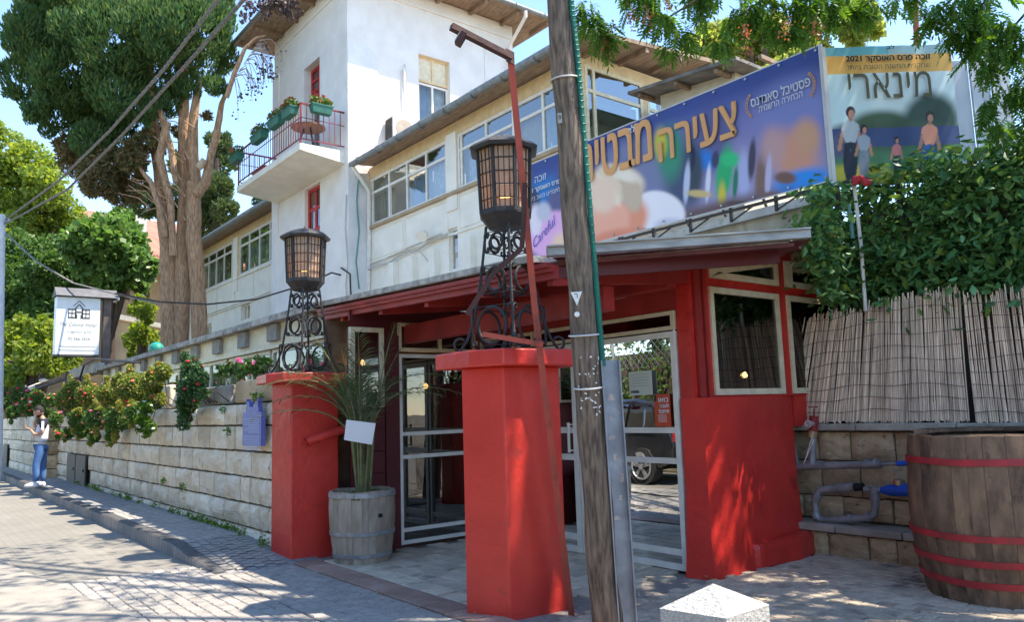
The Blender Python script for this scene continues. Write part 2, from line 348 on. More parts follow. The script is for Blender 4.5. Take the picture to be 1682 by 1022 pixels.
floor = tag(MB().box(-7.9, 3, 2.44, 7.4, -.2, -.012).build('entrance_floor', M('joint_sand', (.26, .235, .205), (.19, .175, .155), rough=1, sc=20)), kind='structure')
tag(MB().box(-200, 60, -6, -2.3, -.2, .05).build('far_verge', M('verge_earth', (.16, .13, .09), (.1, .085, .06), rough=1, sc=2, bump=.5)), kind='structure')
def slope(x):    # top of the pavement, dropped kerb near the entrance
    t = min(1, max(0, (-7.6-x)/1.5)); return .002+.145*t
def inframe(p, m=40):
    x, y, z = proj(p); return z > .3 and -m < x < PW+m and -m < y < PH+m
def paver_mesh(name, a, b, h, mat, seed):
    r = random.Random(seed); q = .006; j = lambda: r.uniform(-.003, .003)
    t = [(-a/2+q+j(), -b/2+q+j(), h+j()*.7), (a/2-q+j(), -b/2+q+j(), h+j()*.7), (a/2-q+j(), b/2-q+j(), h+j()*.7), (-a/2+q+j(), b/2-q+j(), h+j()*.7)]
    bt = [(-a/2, -b/2, -.01), (a/2, -b/2, -.01), (a/2, b/2, -.01), (-a/2, b/2, -.01)]
    mi = [(x*1.0, y*1.0, h-.008) for x, y, _ in bt]
    return MB().add(bt+mi+t, [(0, 1, 5, 4), (1, 2, 6, 5), (2, 3, 7, 6), (3, 0, 4, 7), (4, 5, 9, 8), (5, 6, 10, 9), (6, 7, 11, 10), (7, 4, 8, 11), (8, 9, 10, 11)]).mesh(name, mat)
def pave(parent, name, cells, a, b, mat, h=.012, nmax=300, zf=None, gap=.007):
    ms = [paver_mesh(name, a-gap, b-gap, h, mat, i) for i in range(4)]
    cells = [c for c in cells if inframe((c[0], c[1], 0), 90)]
    cells.sort(key=lambda c: (Vector((c[0], c[1], 0))-EYEP).length)
    zf = zf or (lambda x: 0)
    for i, c in enumerate(cells[:nmax]):
        inst(name, ms[i % 4], parent, (c[0], c[1], zf(c[0])+random.uniform(-.0025, .0025)), rot=(random.uniform(-.008, .008), random.uniform(-.008, .008), random.choice((0, math.pi))+random.uniform(-.012, .012)))
    if len(cells) > nmax:
        mb = MB()
        for i, c in enumerate(cells[nmax:]):
            me = ms[i % 4]; z = zf(c[0])+random.uniform(-.0025, .0025); dz = (zf(c[0]+.1)-zf(c[0]-.1))/.2
            mb.add([(v.co.x+c[0], v.co.y+c[1], v.co.z+z+dz*v.co.x) for v in me.vertices], [tuple(p.vertices) for p in me.polygons])
        tag(mb.build(name, mat, parent), kind='stuff')
def grid(x0, x1, y0, y1, a, b, stag=.5):
    out = []; j = 0; y = y0+b/2
    while y < y1-b*.4:
        x = x0+a/2+(a*stag if j % 2 else 0)
        while x < x1-a*.4: out.append((x, y)); x += a
        y += b; j += 1
    return out
m_paver = M('paver_grey', (.34, .315, .28), (.27, .25, .225), rough=.8, sc=6, rnd=.09, bump=.5, bsc=50, dirt=(.22, .205, .18), dsc=4)
m_tile = M('floor_tile', (.58, .50, .38), (.43, .37, .28), rough=.7, sc=4, rnd=.15, bump=.5, bsc=18, dirt=(.2, .17, .13), dsc=3, dth=.55)
m_redst = M('red_border_stone', (.34, .21, .16), (.26, .17, .13), rough=.75, sc=5, rnd=.14, bump=.5, bsc=20, dirt=(.3, .26, .22), dsc=5)
m_rough = M('rough_flag', (.48, .40, .30), (.34, .285, .22), rough=.85, sc=6, rnd=.18, bump=.8, bsc=22, dirt=(.13, .115, .1), dsc=4)
apron = tag(MB().box(-8.4, 3, 1.2, 2.44, .0, .004).build('apron', _m['joint_sand']), kind='structure')
pave(apron, 'paver', grid(-8.3, -2.6, 1.24, 2.44, .11, .1), .11, .1, m_paver, h=.008, zf=lambda x: .006)
pave(floor, 'paver', grid(-7.6, -3.4, 2.46, 3.16, .11, .1), .11, .1, m_paver, h=.012)
pave(floor, 'border_stone', [(x, 3.30) for x in np.arange(-7.45, -2.2, .3)], .3, .26, m_redst, h=.02)
pave(floor, 'floor_tile', [c for c in grid(-7.5, -4.4, 3.45, 5.45, .3, .2) if not (-4.9 < c[0] < -4.4 and c[1] < 4.0)], .3, .2, m_tile, h=.015)
pave(floor, 'flagstone', [c for c in grid(-4.25, -1.0, 3.45, 7.2, .13, .115)]+[c for c in grid(-3.3, -1.0, 2.5, 3.16, .13, .115)], .13, .115, m_rough, h=.012)
# pavement with kerb stones
pv = MB(); xs = [-200, -60, -30, -20, -14, -11, -10, -9.2, -8.8, -8.4, -8, -7.6]
vs = []
for x in xs: vs += [(x, 2.42, slope(x)-.012), (x, 3.5, slope(x)-.012), (x, 2.42, -.1), (x, 3.5, -.1)]
pv.add(vs, [(4*i, 4*i+4, 4*i+5, 4*i+1) for i in range(len(xs)-1)]+[(4*i+2, 4*i+6, 4*i+4, 4*i) for i in range(len(xs)-1)])
pavement = tag(pv.build('pavement', brickmat('pavement_setts', (.30, .29, .28), (.23, .225, .22), (.13, .12, .11), .11, .1, rough=.8)), kind='structure')
pave(pavement, 'paver', grid(-13.6, -7.7, 2.56, 3.25, .11, .1), .11, .1, m_paver, h=.0, nmax=300, zf=slope)
m_kerb = M('kerb_stone', (.11, .105, .10), (.07, .068, .065), rough=.85, sc=8, rnd=.12, bump=.6, bsc=30)
x = -7.7
while x > -34:
    L_ = .8; a = slope(x)+.004; b = slope(x-L_)+.004
    mb = MB(); y0, y1 = 2.42, 2.55
    mb.add([(x-L_+.006, y0+.004, -.08), (x-.006, y0+.004, -.08), (x-.006, y1, -.08), (x-L_+.006, y1, -.08), (x-L_+.006, y0, b-.015), (x-.006, y0, a-.015), (x-.006, y0+.018, a), (x-L_+.006, y0+.018, b), (x-.006, y1, a), (x-L_+.006, y1, b)],
           [(0, 1, 5, 4), (4, 5, 6, 7), (7, 6, 8, 9), (1, 2, 8, 6, 5), (3, 0, 4, 7, 9), (2, 3, 9, 8)])
    mb.build('kerb_stone', m_kerb, pavement); x -= L_
tag(MB().add([(*G(-40, 908).xy, .024), (*G(243, 1030).xy, .024), (*G(150, 1100).xy, .024), (*G(-260, 1100).xy, .024)], [(0, 3, 2, 1)]).build('road_patch', M('patch_concrete', (.34, .31, .26), (.26, .24, .21), rough=.85, sc=6, bump=.6, bsc=60, dirt=(.2, .18, .16), dsc=3)), kind='structure')
# ---------------------------------------------------------------- stone walls
m_lime = M('limestone', (.86, .75, .57), (.72, .58, .40), rough=.9, sc=2.6, rnd=.15, bump=1.8, bsc=3.2, dirt=(.88, .80, .66), dsc=1.1, dth=.5)
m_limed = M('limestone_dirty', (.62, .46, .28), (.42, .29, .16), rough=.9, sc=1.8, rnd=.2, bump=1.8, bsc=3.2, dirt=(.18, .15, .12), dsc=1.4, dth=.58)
m_mort = M('mortar', (.22, .175, .125), (.12, .1, .075), rough=1, sc=12, bump=.6)
def stone_meshes(name, mat, n=9, relief=.05, nx=6, nz=4):
    out = []
    for k in range(n):
        r = random.Random(50+k); vs = []; ox = r.uniform(0, 9)
        for j in range(nz+1):
            for i in range(nx+1):
                u, v = i/nx, j/nz; e = (0 < i < nx) and (0 < j < nz)
                y = -(relief*(.45+.55*abs(math.sin(u*4+ox)*math.cos(v*3+ox*2)))*r.uniform(.55, 1.2)) if e else -.012*r.random()
                vs.append((u-.5+(r.uniform(-.04, .04) if e else r.uniform(-.008, .008)), y, v-.5+(r.uniform(-.05, .05) if e else r.uniform(-.02, .02))))
        w_ = nx+1; fs = [(j*w_+i, j*w_+i+1, (j+1)*w_+i+1, (j+1)*w_+i) for j in range(nz) for i in range(nx)]
        b0 = len(vs); rim = [i for i in range(nx+1)]+[j*w_+nx for j in range(1, nz+1)]+[nz*w_+i for i in range(nx-1, -1, -1)]+[j*w_ for j in range(nz-1, 0, -1)]
        vs += [(vs[i][0], .1, vs[i][2]) for i in rim]; m_ = len(rim)
        fs += [(rim[(q+1) % m_], rim[q], b0+q, b0+(q+1) % m_) for q in range(m_)]
        mb = MB(); mb.add(vs, fs); out.append(mb.mesh(name, mat, smooth=70))
    return out
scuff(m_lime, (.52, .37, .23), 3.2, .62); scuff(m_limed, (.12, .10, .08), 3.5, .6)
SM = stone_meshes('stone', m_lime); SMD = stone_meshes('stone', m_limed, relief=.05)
def stone_wall(parent, x0, x1, y, courses, ms, lo=.24, hi=.62, nmax=300, skip=None, joint=.013, ext=0., z0=None):
    """stones laid along X with faces to -Y; nearest nmax are single parts, the rest one stuff part"""
    L = []
    for c in range(len(courses)-1):
        a, b = courses[c], courses[c+1]; x = x1-random.uniform(0, .3)*0
        first = True
        while x > x0+.05:
            l = random.uniform(lo, hi)*(.7 if b-a < .2 else 1);  l = l*random.uniform(.4, .9) if first else l; first = False
            l = min(l, x-x0)
            if x-l-x0 < .15: l = x-x0
            cx_, cz_ = x-l/2, (a+b)/2
            if not (skip and skip(cx_, cz_)): L.append((cx_, cz_, l, b-a))
            x -= l
    L.sort(key=lambda s: -s[0]); st = MB()
    for i, (cx_, cz_, l, hgt) in enumerate(L):
        me = random.choice(ms); sx = l-joint*2; sz = hgt-joint*2; fl = random.choice((1, -1))
        if i < nmax:
            inst('stone', me, parent, (cx_, y+random.uniform(-.012, .012), cz_), scale=(sx, random.uniform(.6, 1.5), sz), rot=(0, 0, 0))
        else:
            st.add([(v.co.x*sx+cx_, v.co.y+y, v.co.z*sz+cz_) for v in me.vertices], [tuple(p.vertices) for p in me.polygons])
    if st.v: tag(st.build('stone', ms[0].materials[0], parent, smooth=70), kind='stuff')
RW = thing('stone_wall', (-15, 3.4, 0), 'long wall of rough pale limestone blocks under trailing flowers, left of the red pillars', 'wall')
MB().box(-22.4, -8.26, 3.31, 3.75, -.1, 1.60).build('mortar_core', m_mort, RW)
gates = [(-20.75, -18.55, .1, .76)]
stone_wall(RW, -22.4, -8.27, 3.285, [.0, .2, .47, .768, 1.063, 1.36, 1.62], SM, skip=lambda x, z: any(g[0] < x < g[1] and z < g[3] for g in gates))
for gx0, gx1 in ((-20.75, -19.7), (-19.65, -18.55)):
    g = MB(); g.box(gx0+.02, gx1-.02, 3.21, 3.24, .12, .76); b = g.build('hatch_door', M('hatch_metal', (.075, .07, .065), (.05, .045, .04), rough=.6, sc=6, bump=.2), RW)
    MB().box(gx1-.2, gx1-.15, 3.19, 3.21, .42, .48).build('handle', m_iron, b)
LW = thing('stone_wall', (-28, 3.2, 0), 'far end of limestone wall standing forward behind the man in the white shirt', 'wall')
MB().box(-60, -22.42, 3.03, 3.75, -.1, 1.66).build('mortar_core', m_mort, LW)
stone_wall(LW, -60, -22.42, 3.0, [.05, .35, .7, 1.0, 1.3, 1.68], SM, lo=.5, hi=.9, nmax=110, skip=lambda x, z: -31 < x < -29.9 and z < .85)
for k, (zz, hh) in enumerate(((.2, .3), (.52, .34), (.86, .32), (1.2, .33), (1.52, .28))):   # return face of the jog, turned to +X; its shade put into darker stone
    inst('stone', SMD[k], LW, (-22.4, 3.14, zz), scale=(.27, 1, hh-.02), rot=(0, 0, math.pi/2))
MB().box(-31, -29.9, 2.93, 2.96, .05, .85).build('hatch_door', _m['hatch_metal'], LW)
# planter blocks on the wall top
for i, (x0, x1, hgt, lab) in enumerate(((-9.72, -8.36, .27, 'long reddish stone block with pink geraniums on the wall top beside the red pillar'), (-11.0, -9.9, .24, 'grey weathered stone block on the wall top, left of the geranium block'), (-13.5, -12.65, .36, 'yellowish stone block standing on the wall top between the flower cascades'))):
    t = MB(); r = random.Random(i); t.box(x0, x1, 3.3, 3.68, 1.63, 1.63+hgt)
    tag(t.build('stone_block', [m_limed, M('stone_grey', (.36, .32, .26), (.22, .2, .17), rough=.9, sc=5, bump=1, bsc=14), m_lime][i], None, bevel=.03), lab, 'stone block', 'stone blocks on the wall top')
# wall behind the reed fence, right
BW = thing('stone_wall', (-3.2, 7.3, 0), 'dirty ochre stone wall with pipes below the reed fence', 'wall')
MB().box(-4.9, 3.5, 7.24, 7.6, -.1, 1.15).build('mortar_core', m_mort, BW)
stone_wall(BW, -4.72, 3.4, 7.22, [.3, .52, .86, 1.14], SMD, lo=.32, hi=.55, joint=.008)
cop = MB(); 
for i, x in enumerate(np.arange(-4.75, 3.4, .9)): MB().box(x+.004, x+.896, 7.12, 7.62, 1.152, 1.215+.004*(i % 2)).build('coping_stone', m_conc, BW, bevel=.008)
LG = thing('stone_ledge', (-3.9, 7.0, 0), 'low stone ledge at the foot of the ochre wall under the pipes', 'ledge')
MB().box(-4.62, 3.4, 6.95, 7.2, -.05, .24).build('mortar_core', m_mort, LG)
stone_wall(LG, -4.62, 3.4, 6.93, [-.01, .22], SMD, lo=.2, hi=.4, joint=.008)
for i, x in enumerate(np.arange(-4.62, 3.3, .62)): MB().box(x+.006, x+.614, 6.88, 7.21, .225, .29).build('ledge_slab', M('slab_stone', (.42, .37, .31), (.3, .26, .21), rough=.85, sc=6, bump=.6, bsc=30, rnd=.1), LG, bevel=.01)
# ---------------------------------------------------------------- red pillars
def pillar(name_lab, body, cap, z0, zb, zc, loc):
    t = thing('gate_pillar', loc, name_lab, 'pillar', 'red gate pillars with lanterns')
    MB().prism(body, z0, zb).build('pillar_body', m_red, t, bevel=.012)
    MB().prism(cap, zb+.001, zc).build('pillar_cap', m_red, t, bevel=.012)
    return t
pillar('far red pillar with wide cap beside the limestone wall', [(-8.25, 3.2), (-7.82, 3.24), (-7.80, 3.76), (-8.25, 3.76)],
       [(-8.5, 3.12), (-7.95, 3.02), (-7.68, 3.10), (-7.62, 3.8), (-7.7, 3.95), (-8.45, 3.95)], -.05, 1.80, 1.90, (-8.02, 3.5, 0))
pillar('nearest red pillar with wide cap in front of the entrance doors', [(-4.775, 3.285), (-4.475, 3.445), (-4.42, 3.94), (-4.82, 3.98)],
       [(-5.05, 3.235), (-4.62, 3.25), (-4.36, 3.36), (-4.27, 4.02), (-4.36, 4.15), (-5.02, 4.15)], -.05, 1.762, 1.885, (-4.62, 3.65, 0))
pp = thing('downpipe', (-7.7, 3.7, 1.1), 'short red pipe sticking out across the far red pillar', 'pipe')
a = PX(503, 727, -7.62); b = PX(566, 705, -7.62)
MB().tube([a, b, b+(b-a)*.1+Vector((0, .25, .05))], .045, 14, cap=False).tube([a, b], .038, 14, cap=False).build('pipe', m_red, pp, smooth=True)
MB().ring(PX(527, 719, -7.62), Vector((0, (a-b).z, -(a-b).y)).normalized(), X3, .047, .006).build('pipe_clamp', m_red, pp)
# ---------------------------------------------------------------- wrought iron lanterns
m_amber = M('lantern_glass', (.68, .50, .34), (.52, .37, .25), rough=.3, sc=30, bump=.4, bsc=90)
nt_ = m_amber.node_tree; b_ = nt_.nodes['Principled BSDF']; b_.inputs['Transmission Weight'].default_value = 0
tl = N(nt_, 'ShaderNodeBsdfTranslucent'); tl.inputs[0].default_value = (.8, .66, .52, 1); mxs = N(nt_, 'ShaderNodeMixShader'); mxs.inputs[0].default_value = .35
nt_.links.new(b_.outputs[0], mxs.inputs[1]); nt_.links.new(tl.outputs[0], mxs.inputs[2]); nt_.links.new(mxs.outputs[0], nt_.nodes['Material Output'].inputs[0])
m_bulb = emit('lantern_flame', (1, .42, .1), 5)
def lantern(loc, lab):
    t = thing('lantern', loc, lab, 'lantern', 'wrought iron lanterns on the red pillars')
    o = Vector(loc); A0 = HEAD+math.pi
    zb, zt, zp = 1.0, 1.49, 1.62     # body bottom, body top, apex above the cap
    rb, rt = .195, .215; n8 = 8; oc = lambda r, k, z: o+Vector((r*math.cos(A0+math.pi/8+2*math.pi*k/n8), r*math.sin(A0+math.pi/8+2*math.pi*k/n8), z))
    # roof: eight ribs of a shallow dome
    prof = [(.265, 1.475), (.275, 1.50), (.245, 1.525), (.19, 1.555), (.11, 1.585), (.03, 1.60), (.012, 1.625)]
    r = MB(); vs = []; 
    for rr, z in prof: vs += [oc(rr, k, z) for k in range(8)]
    fs = [(i*8+k, i*8+(k+1) % 8, (i+1)*8+(k+1) % 8, (i+1)*8+k) for i in range(len(prof)-1) for k in range(8)]+[tuple(range(7, -1, -1)), tuple(len(prof)*8-8+k for k in range(8))]
    r.add(vs, fs); r.build('lantern_roof', m_iron, t)
    # skirt below
    s = MB(); prof = [(rb+.012, zb+.03), (rb+.012, zb), (.15, zb-.075), (.14, zb-.09)]; vs = []
    for rr, z in prof: vs += [oc(rr, k, z) for k in range(8)]
    s.add(vs, [(i*8+(k+1) % 8, i*8+k, (i+1)*8+k, (i+1)*8+(k+1) % 8) for i in range(3) for k in range(8)]+[tuple(range(8)), tuple(24+k for k in range(7, -1, -1))]); s.build('lantern_base', m_iron, t)
    fr = MB(); nz, nx = 5, 4
    for k in range(8):
        a0, a1, b0, b1 = oc(rb, k, zb), oc(rb, k+1, zb), oc(rt, k, zt), oc(rt, k+1, zt)
        fr.bar(a0, b0, .022)
        for j in range(nz+1):
            f = j/nz; fr.bar(a0.lerp(b0, f), a1.lerp(b1, f), .007 if 0 < j < nz else .02)
        for i in range(1, nx): fr.bar(a0.lerp(a1, i/nx), b0.lerp(b1, i/nx), .006)
        q = (a1-a0).cross(b0-a0).normalized()*-.006
        for j in range(nz):
            for i in range(nx):
                P = lambda u, v: a0.lerp(a1, u).lerp(b0.lerp(b1, u), v)+q
                u0, u1, v0, v1 = i/nx+.01, (i+1)/nx-.01, j/nz+.01, (j+1)/nz-.01
                MB().add([P(u0, v0), P(u1, v0), P(u1, v1), P(u0, v1), P(u0, v0)+q, P(u1, v0)+q, P(u1, v1)+q, P(u0, v1)+q], [(0, 1, 2, 3), (7, 6, 5, 4), (0, 4, 5, 1), (1, 5, 6, 2), (2, 6, 7, 3), (3, 7, 4, 0)]).build('pane', m_amber, t)
    fr.build('lantern_cage', m_iron, t)
    MB().sphere(o+Vector((0, 0, 1.15)), .045, 12, 8, (1, 1, 1.3)).build('bulb', m_bulb, t, smooth=True)
    legs = []
    for k in range(4):
        a = A0+k*math.pi/2+.12; d = Vector((math.cos(a), math.sin(a), 0)); ft = o+d*.30
        pts = [o+d*.15+Z3*.92, o+d*.19+Z3*.6, o+d*.25+Z3*.25, o+d*.31+Z3*.09]
        for i in range(9):
            th = -math.pi/2+i*math.pi*1.25/8; pts.append(o+d*(.365+.045*math.sin(th*0)+.045*math.cos(th))+Z3*(.055+.045*math.sin(th)))
        MB().tube(pts, .011, 7).build('leg', m_iron, t, smooth=True); legs.append((d, pts))
    rad = lambda z: .15+(.92-z)*.125 if z > .25 else .25+(.25-z)*.35
    for zc, R, h in ((.80, .058, .072), (.52, .085, .10), (.18, .13, .14)):
        for k in range(4):
            a = A0+k*math.pi/2+.12; d0 = Vector((math.cos(a), math.sin(a), 0)); d1 = Vector((math.cos(a+math.pi/2), math.sin(a+math.pi/2), 0))
            rr = rad(zc); p0 = o+d0*rr+Z3*zc; p1 = o+d1*rr+Z3*zc; u = (p1-p0).normalized(); w_ = (p1-p0).length; mid = (p0+p1)/2; nn = (d0+d1).normalized()
            MB().ring(mid, u, Z3, R, .011, 24, 6).build('scroll_ring', m_iron, t, smooth=True)
            for sgn, c in ((1, p0), (-1, p1)):
                cw = max(.018, (w_/2-R)*.42); cc = c+u*sgn*cw
                r_ = cw*.9; zz_ = h-r_
                pts = [cc+u*sgn*r_*s_*math.cos(math.radians(a_))+Z3*(-zz_+r_*s_*math.sin(math.radians(a_))) for a_, s_ in ((60, .45), (10, .6), (-40, .8), (-90, 1), (-135, 1), (-180, 1))]
                pts += [cc+u*sgn*r_*s_*math.cos(math.radians(a_))+Z3*(zz_+r_*s_*math.sin(math.radians(a_))) for a_, s_ in ((180, 1), (135, 1), (90, 1), (40, .8), (-10, .6), (-60, .45))]
                MB().tube(pts, .009, 6).build('scroll', m_iron, t, smooth=True)
            MB().bar(p0+Z3*h, p1+Z3*h, .006).build('cross_bar', m_iron, t); MB().bar(p0-Z3*h, p1-Z3*h, .006).build('cross_bar', m_iron, t)
    for k in range(10):
        pass
    return t
ln1 = lantern((-4.66, 3.66, 1.886), 'lit octagonal iron lantern on scrolled legs on the nearest red pillar')
ln2 = copy_tree(ln1); ln2.location = (-8.0, 3.47, 1.90); ln1.scale = (1.03, 1.03, 1.057); tag(ln2, 'lit octagonal iron lantern on scrolled legs on the far red pillar')
# ---------------------------------------------------------------- entrance pavilion
ENT = thing('restaurant_entrance', (-6, 5.4, 0), 'red entrance pavilion with glass doors under a low canopy roof', 'entrance building')
m_gd = glassmat('door_glass', (.14, .15, .145), .40)
m_gl = glassmat('side_glass', (.16, .17, .165), .12)
m_gw = glassmat('window_glass_dark', (.3, .32, .31), .12)
zc_ = lambda x, y: 2.66+max(0, (y-5.5))*.12
# fascia along the front (two stepped red boards), then grey metal gutter running diagonally
zr = lambda x, y: 2.515+(-4.4-x)*.032+max(0, y-3.8)*.09+max(0, y-5.5)*.08
for y0_, y1_, za_, zb__ in ((3.80, 3.85, -.105, -.003), (3.765, 3.80, -.055, 0), (3.74, 3.765, -.022, .012)):
    MB().prism([(-8.3, y0_), (-4.28, y0_), (-4.28, y1_), (-8.3, y1_)], lambda x, y: zr(x, 3.8)+za_, lambda x, y: zr(x, 3.8)+zb__).build('fascia_board', m_redwood, ENT)
for i, x in enumerate(np.arange(-7.95, -4.4, .88)): MB().prism([(x, 3.86), (x+.07, 3.86), (x+.07, 5.43), (x, 5.43)], lambda x, y: zr(x, y)-.15, lambda x, y: zr(x, y)-.004).build('rafter', m_redwood, ENT)
MB().box(-8.3, -4.42, 4.45, 4.57, 2.22, 2.42).build('beam', m_redwood, ENT)
MB().box(-7.55, -4.4, 5.2, 5.33, 2.46, 2.60).build('beam', m_redwood, ENT)
roofp = [(-8.3, 3.83), (-4.38, 3.83), (-3.22, 5.3), (-4.2, 7.12), (-8.3, 7.12)]
MB().prism(roofp, lambda x, y: zr(x, y), lambda x, y: zr(x, y)+.03).build('roof', M('roof_board', (.16, .05, .045), (.1, .03, .028), rough=.8, sc=4, bump=.3), ENT)
rc = MB()
MB().prism([(-8.34, 3.70), (-4.45, 3.70), (-4.40, 3.85), (-3.25, 5.28), (-4.25, 7.05), (-8.3, 7.05)], lambda x, y: zr(x, y)+.032, lambda x, y: zr(x, y)+.085).build('roof_topping', M('roof_topping', (.58, .55, .49), (.30, .27, .23), rough=1, sc=10, bump=1, bsc=30), ENT)
g0 = Vector((-4.27, 3.73, 2.595)); g1 = Vector((-3.14, 5.38, 2.70)); 
MB().bar(g0, g1, .07, .065).bar(g0+Vector((.03, -.025, .036)), g1+Vector((.03, -.025, .036)), .04, .012).build('gutter', M('gutter_zinc', (.40, .39, .36), (.24, .23, .21), rough=.5, sc=4, metal=.3, bump=.3, bsc=9, stretch=(1, 1, 4)), ENT)
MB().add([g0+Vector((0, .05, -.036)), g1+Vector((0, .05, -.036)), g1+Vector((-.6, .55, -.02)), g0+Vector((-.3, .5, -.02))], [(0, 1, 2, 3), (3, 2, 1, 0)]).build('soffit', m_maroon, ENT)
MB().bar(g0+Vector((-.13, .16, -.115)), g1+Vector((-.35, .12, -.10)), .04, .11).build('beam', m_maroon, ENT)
# left inner wall, plane x=-7.57 facing +X
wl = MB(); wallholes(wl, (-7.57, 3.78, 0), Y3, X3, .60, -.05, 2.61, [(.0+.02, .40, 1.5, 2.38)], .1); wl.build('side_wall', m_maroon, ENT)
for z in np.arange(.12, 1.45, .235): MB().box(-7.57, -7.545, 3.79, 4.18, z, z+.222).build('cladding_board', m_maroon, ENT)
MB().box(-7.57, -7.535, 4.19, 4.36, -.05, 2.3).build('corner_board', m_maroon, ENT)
glazed(ENT, (-7.55, 3.78, 0), Y3, X3, .0, .40, 1.5, 2.38, cols=1, rows=(), fw=.05, fm=m_cream, gm=m_gl, inset=.02)
glazed(ENT, (-7.57, 4.36, 0), Y3, X3, .0, 1.05, .04, 2.1, cols=1, rows=(.19, .97, 1.22), fw=.04, fm=m_whitef, gm=m_gl, inset=.0, name='glass_screen')
glazed(ENT, (-7.57, 4.36, 0), Y3, X3, .0, 1.05, 2.13, 2.45, cols=(.55,), fw=.04, fm=m_cream, gm=m_gl, inset=.0, name='transom_window')
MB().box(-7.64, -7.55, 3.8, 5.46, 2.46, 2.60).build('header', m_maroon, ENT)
MB().box(-7.62, -7.52, 5.42, 5.50, 0, 2.66).build('corner_post', m_redwood, ENT)
# doors, plane y=5.45
o = (-7.5, 5.45, 0)
glazed(ENT, o, X3, -Y3, .02, 1.0, .02, 2.10, cols=(), rows=(.17, .954, 1.223), fw=.045, fm=m_whitef, gm=m_gd, inset=.0, name='glass_screen')
d1 = glazed(ENT, o, X3, -Y3, 1.02, 1.66, .02, 2.10, cols=(), rows=(.17, .954, 1.223), fw=.06, fm=m_whitef, gm=m_gd, inset=-.01, name='door')
d2 = glazed(ENT, o, X3, -Y3, 1.67, 2.965, .02, 2.10, cols=(), rows=(.17, .954, 1.223), fw=.05, fm=m_whitef, gm=m_gd, inset=.0, name='glass_screen')
for a, b in ((.02, 1.0), (1.02, 1.66), (1.67, 2.965)): glazed(ENT, o, X3, -Y3, a, b, 2.115, 2.285, cols=(), fw=.035, fm=m_cream, gm=glassmat('transom_black', (.03, .03, .03), .0), inset=0, name='transom_window')
MB().bar((-5.93, 5.38, 1.0), (-5.93, 5.38, 1.3), .02).bar((-5.93, 5.44, 1.02), (-5.93, 5.38, 1.02), .015).bar((-5.93, 5.44, 1.28), (-5.93, 5.38, 1.28), .015).build('door_handle', m_whitef, d1)
MB().box(-7.55, -4.5, 5.44, 5.56, 2.29, 2.72).build('header', m_redwood, ENT)
# right red corner: lower bulging wall, plinth, upper posts and windows on x=-4.35
m_redw = M('red_render', (.66, .038, .028), (.50, .026, .02), rough=.38, sc=2.5, bump=1.0, bsc=5, spec=.5, dirt=(.3, .015, .015), dsc=2.5, dth=.58)
scuff(m_redw, (.55, .3, .26), 11, .71); scuff(m_redw, (.2, .02, .02), 3, .64)
bw = MB(); yy = [5.42, 5.47, 5.7, 6.1, 6.5, 6.98]; xx = [-4.50, -4.30, -4.275, -4.30, -4.34, -4.40]
zs = [-.03, .12, .3, .7, 1.2, 1.50]; rows = []
for j, z in enumerate(zs):
    k = .06*max(0, 1-z/.5); rows += [(xx[i]+(0 if i == 0 else k*(1+.5*math.sin(i*2+j)*.3)), yy[i]-(k if i < 2 else 0), z) for i in range(6)]
bw.add(rows+[(-4.52, 6.98, -.03), (-4.52, 6.98, 1.5)], [(j*6+i, j*6+i+1, (j+1)*6+i+1, (j+1)*6+i) for j in range(5) for i in range(5)]+[tuple(30+i for i in range(6))+(37,)])
bw.add([(-4.52, 5.44, -.03), (-4.50, 5.42, -.03), (-4.5, 5.42, 1.5), (-4.52, 5.44, 1.5)], [(0, 1, 2, 3)])
bw.build('lower_wall', m_redw, ENT, smooth=50)
MB().prism([(-4.4, 5.9), (-4.19, 6.0), (-4.16, 6.6), (-4.25, 7.0), (-4.4, 7.0)], -.03, .22).build('plinth', m_redw, ENT, bevel=.05)
up = MB(); wallholes(up, (-4.37, 5.46, 0), Y3, X3, 3.2, 1.5, 2.93, [(.27, 1.36, 1.52, 2.49), (1.50, 2.45, 1.52, 2.49), (.29, 1.38, 2.58, 2.83), (1.50, 2.45, 2.585, 2.86)], .1)
up.box(-4.515, -4.37, 5.445, 5.458, 1.5, 2.93); up.build('upper_wall', m_redw, ENT)
MB().box(-4.36, -4.335, 5.50, 5.58, 1.505, 2.7).box(-4.36, -4.335, 5.62, 5.66, 1.505, 2.75).build('post_board', m_redwood, ENT)
def frame(a, b, c, d, cut=None, name='window'):
    # cream frame; cut = lower height of the top edge at the near end (sloping head)
    P = lambda y, z, k: Vector((-4.37+k, 5.46+y, z)); fw = .055; t = MB()
    q = [(a, c), (b, c), (b, d), (a, cut if cut else d)]
    ins = [(a+fw, c+fw), (b-fw, c+fw), (b-fw, d-fw), (a+fw, (cut if cut else d)-fw)]
    if cut: ins = [(a+fw*2.3, c+fw*1.1), (b-fw, c+fw), (b-fw, d-fw), (a+fw*2.4, cut-fw*.75)] if cut-c > .07 else [(a+.22, c+.062), (b-fw, c+fw), (b-fw, d-fw), (a+.23, c+.064)]
    vs = [P(*p, .02) for p in q]+[P(*p, .02) for p in ins]+[P(*p, -.03) for p in q]+[P(*p, -.03) for p in ins]
    fs = []
    for i in range(4):
        j = (i+1) % 4; fs += [(i, j, 4+j, 4+i), (8+j, 8+i, 12+i, 12+j), (j, i, 8+i, 8+j), (4+i, 4+j, 12+j, 12+i)]
    t.add(vs, fs); f = t.build(name, m_cream, ENT)
    MB().add([P(*p, .0) for p in ins]+[P(*p, -.008) for p in ins], [(0, 1, 2, 3), (7, 6, 5, 4)]).build('pane', m_gw, f)
frame(.27, 1.36, 1.52, 2.50); frame(1.50, 2.45, 1.52, 2.50)
